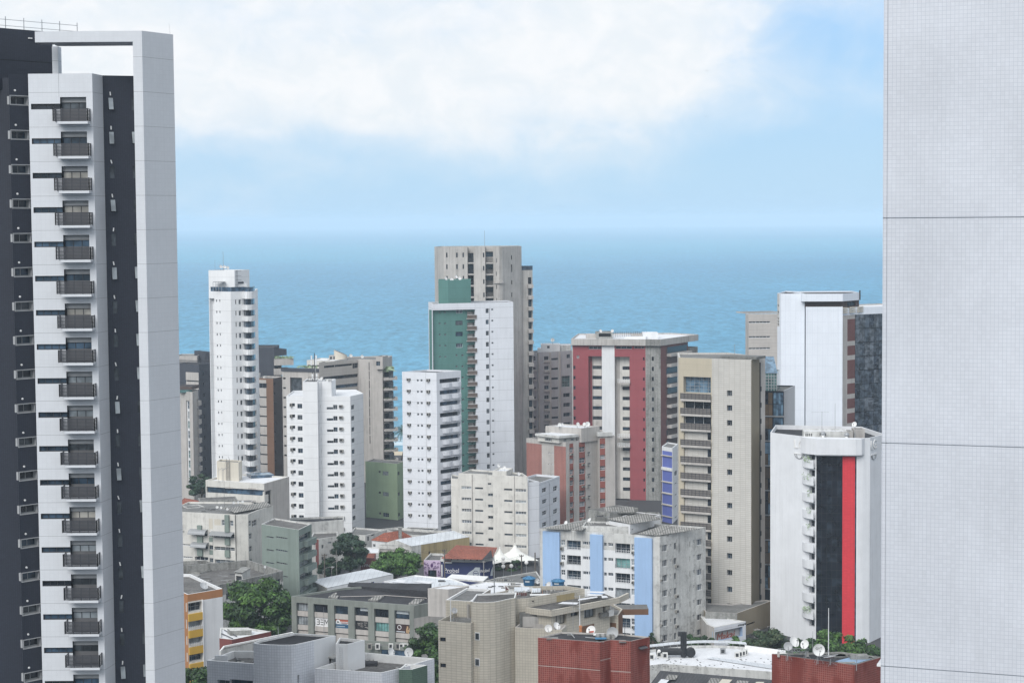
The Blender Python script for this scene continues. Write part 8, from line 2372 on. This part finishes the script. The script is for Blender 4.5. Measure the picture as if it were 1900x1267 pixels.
mb = MB(); q = at(720 + 641 / 2.694, 430 + 525 / 2.694, 588); mb.box(p.x - .5, p.x + .5, p.y - .4, p.y, q.z - 7.2, q.z, 'frame_white'); mb.build('panel', root)
# emblem tower roof
dish(Z7, 840, 996, 371.5, 1.05, (-.6, -.75, .4), EZ - .8, 'tilted white dish on the roof of the red-striped tower')
mast(Z7, 615, 908, 1012, 374, 'thin bent aerial on the left of the red-striped tower roof', .05, els=((.98, 3.5, 3.1),), zb=EZ)
mast(Z7, 706, 850, 1025, 374, 'tall thin aerial on the red-striped tower roof', .05, zb=EZ)
for k, x in enumerate((560, 1080)):
    p = at(1480 + x / 11.875, 790 + (165 + k * 25) / 11.875, 371 - k * .6); root = empty('roof_ventilator', (p.x, p.y, EZ - .8), ('left', 'right')[k] + ' round metal ventilator on the red-striped tower roof', 'ventilator', 'roof ventilators')
    mb = MB(); mb.lathe(p, (0, 0, 1), [(.001, .42), (.3, .36), (.5, .12), (.52, 0), (.45, -.2), (.28, -.36)], 14, 'steel'); mb.build('turbine', root, smooth=True); mb = MB(); mb.tube((p.x, p.y, EZ - .8), (p.x, p.y, p.z - .3), .28, n=10, mat='white_plain'); mb.build('duct', root)
mast(Z6, 1030, 148, 240, 391, 'thin aerial on the roof of the tan tower', .06, els=((.9, 1.2, .3),))
mast(Z6, 1018, 205, 240, 391, 'short stub aerial on the tan tower', .05)
# rail of stubs on concrete tower roof
# ------------------------------------------------------------------ street poles, lamps and discs
def pole(Z, x, y0, Y, label, arms=((.0, 1.6),), matn='wood_pole', r=.17, name='utility_pole', cat='utility pole', group='utility poles'):
    p = at(Z[0] + x / Z[2], Z[1] + y0 / Z[2], Y); root = empty(name, (p.x, p.y, 0), label, cat, group)
    mb = MB(); mb.tube((p.x, p.y, 0), (p.x, p.y, p.z), r, r * .7, 8, matn); mb.build('pole', root)
    for dz_, ln in arms:
        mb = MB(); mb.box(p.x - ln / 2, p.x + ln / 2, p.y - .1, p.y + .05, p.z - dz_ - .22, p.z - dz_ - .06, matn)
        for s_ in (-1, 0, 1): mb.tube((p.x + s_ * ln * .45, p.y, p.z - dz_ - .06), (p.x + s_ * ln * .45, p.y, p.z - dz_ + .2), .05, n=5, mat='steel_dark')
        mb.build('crossarm', root)
    return p
A = pole(Y5, 130, 838, 424, 'dark double-armed utility pole in front of the mural and navy shops', ((.2, 1.0), (.9, .8)))
Bp = pole(Y5, 515, 950, 421, 'utility pole in front of the right corner of the navy shop', ((.1, .8),), 'concrete_pole', .13)
Cp = pole(Y5, 617, 930, 415, 'pale concrete pole right of the navy shop', (), 'concrete_pole', .12)
Dp = pole(Y5, 885, 893, 446, 'utility pole in front of the larger tent', ((.1, 1.0),))
Ep = pole(Y5, 1018, 870, 440, 'bare wooden pole left of the blue-striped block', (), 'wood_pole', .2)
Fp = pole(Y3, 265, 555, 428, 'double-armed utility pole beside the sage green block', ((.1, 1.3), (.5, 1.0)))
Gp = pole(W5, 1335, 485, 356, 'pale street pole with arms before the tan annex', ((.2, 1.2), (1.6, 1.0)), 'concrete_pole', .1)
Hp = pole(Y3, 405, 430, 432, 'slender lamp pole in front of the dark mango tree', (), 'concrete_pole', .08)
for k, (x, y, Y, lb) in enumerate(((330, 705, 430, 'curved street lamp below the dark mango tree'), (430, 630, 434, 'upper curved street lamp at the dark mango tree'))):
    p = at(560 + x / 6.333, 940 + y / 6.333, Y); root = empty('street_lamp', (p.x - 1.6, p.y, 0), lb, 'street lamp', 'street lamps')
    mb = MB(); b0 = root.location; mb.tube(b0, (b0.x, b0.y, p.z - .8), .09, .06, 6, 'concrete_pole'); mb.tube((b0.x, b0.y, p.z - .8), (b0.x + 1.0, b0.y, p.z - .1), .05, n=5, mat='concrete_pole'); mb.tube((b0.x + 1.0, b0.y, p.z - .1), (b0.x + 2.0, b0.y, p.z), .05, n=5, mat='concrete_pole'); mb.build('pole', root)
    mb = MB(); mb.box(b0.x + 1.9, b0.x + 2.6, b0.y - .12, b0.y + .12, p.z - .06, p.z + .06, 'frame_white'); mb.build('lamp_head', root)
def wires(label, p, q, n):
    root = empty('power_cables', p, label, 'power cables'); mb = MB()
    for k in range(n):
        o = Vector((0, 0, -.35 * k)); prev = None
        for i in range(9):
            t = i / 8; c = p.lerp(q, t) + o + Vector((0, 0, -1.2 * 4 * t * (1 - t) * .5))
            if prev is not None: mb.tube(prev, c, .022, n=4, mat='black')
            prev = c
    mb.build('cable', root)
wires('power cables from the mural shop pole towards the mango tree', A + Vector((0, 0, -.1)), Fp, 2)
wires('power cables between the two poles of the navy shop', A + Vector((0, 0, -.6)), Bp, 2)
wires('power cables from the navy shop pole to the pole by the tent', Bp, Dp, 2)
for k, (x, ys, Y, lb) in enumerate(((706, (925, 965, 1005), 436, 'pole carrying three white round discs right of the navy shop'), (785, (1000,), 440, 'single white round disc on a pole before the tents'), (933, (968,), 443, 'rightmost single white disc on a pole before the larger tent'))):
    p = at(800 + x / 5.281, 860 + ys[0] / 5.281, Y); root = empty('disc_pole', (p.x, p.y, 0), lb, 'sign pole', 'white disc poles')
    mb = MB(); mb.tube((p.x, p.y, 0), (p.x, p.y, p.z), .08, n=6, mat='steel'); mb.build('pole', root)
    for y in ys:
        c = at(800 + x / 5.281, 860 + y / 5.281, Y - .2); mb = MB(); mb.lathe(c, (0, -1, .1), [(.001, .16), (.30, .12), (.46, .02), (.46, -.08), (.001, -.10)], 16, 'white_plain'); mb.build('disc', root)
# pair of soaring birds
for k, (x, y) in enumerate(((1311, 132), (1310, 217))):
    p = at(x, y, 420); root = empty('bird', p, ('upper', 'lower')[k] + ' tiny dark bird gliding in the sky', 'bird', 'gliding birds')
    mb = MB()
    for s_ in (-1, 1):
        mb.poly([p + Vector((0, .12, 0)), p + Vector((0, -.14, 0)), p + Vector((s_ * .38, -.1, .12)), p + Vector((s_ * .4, .08, .12))], 'black'); mb.poly([p + Vector((s_ * .38, -.1, .12)), p + Vector((s_ * .75, .05, .02)), p + Vector((s_ * .4, .08, .12))], 'black')
    mb.tube(p + Vector((0, -.3, 0)), p + Vector((0, .3, 0)), .07, .03, 6, 'black'); mb.build('body', root)
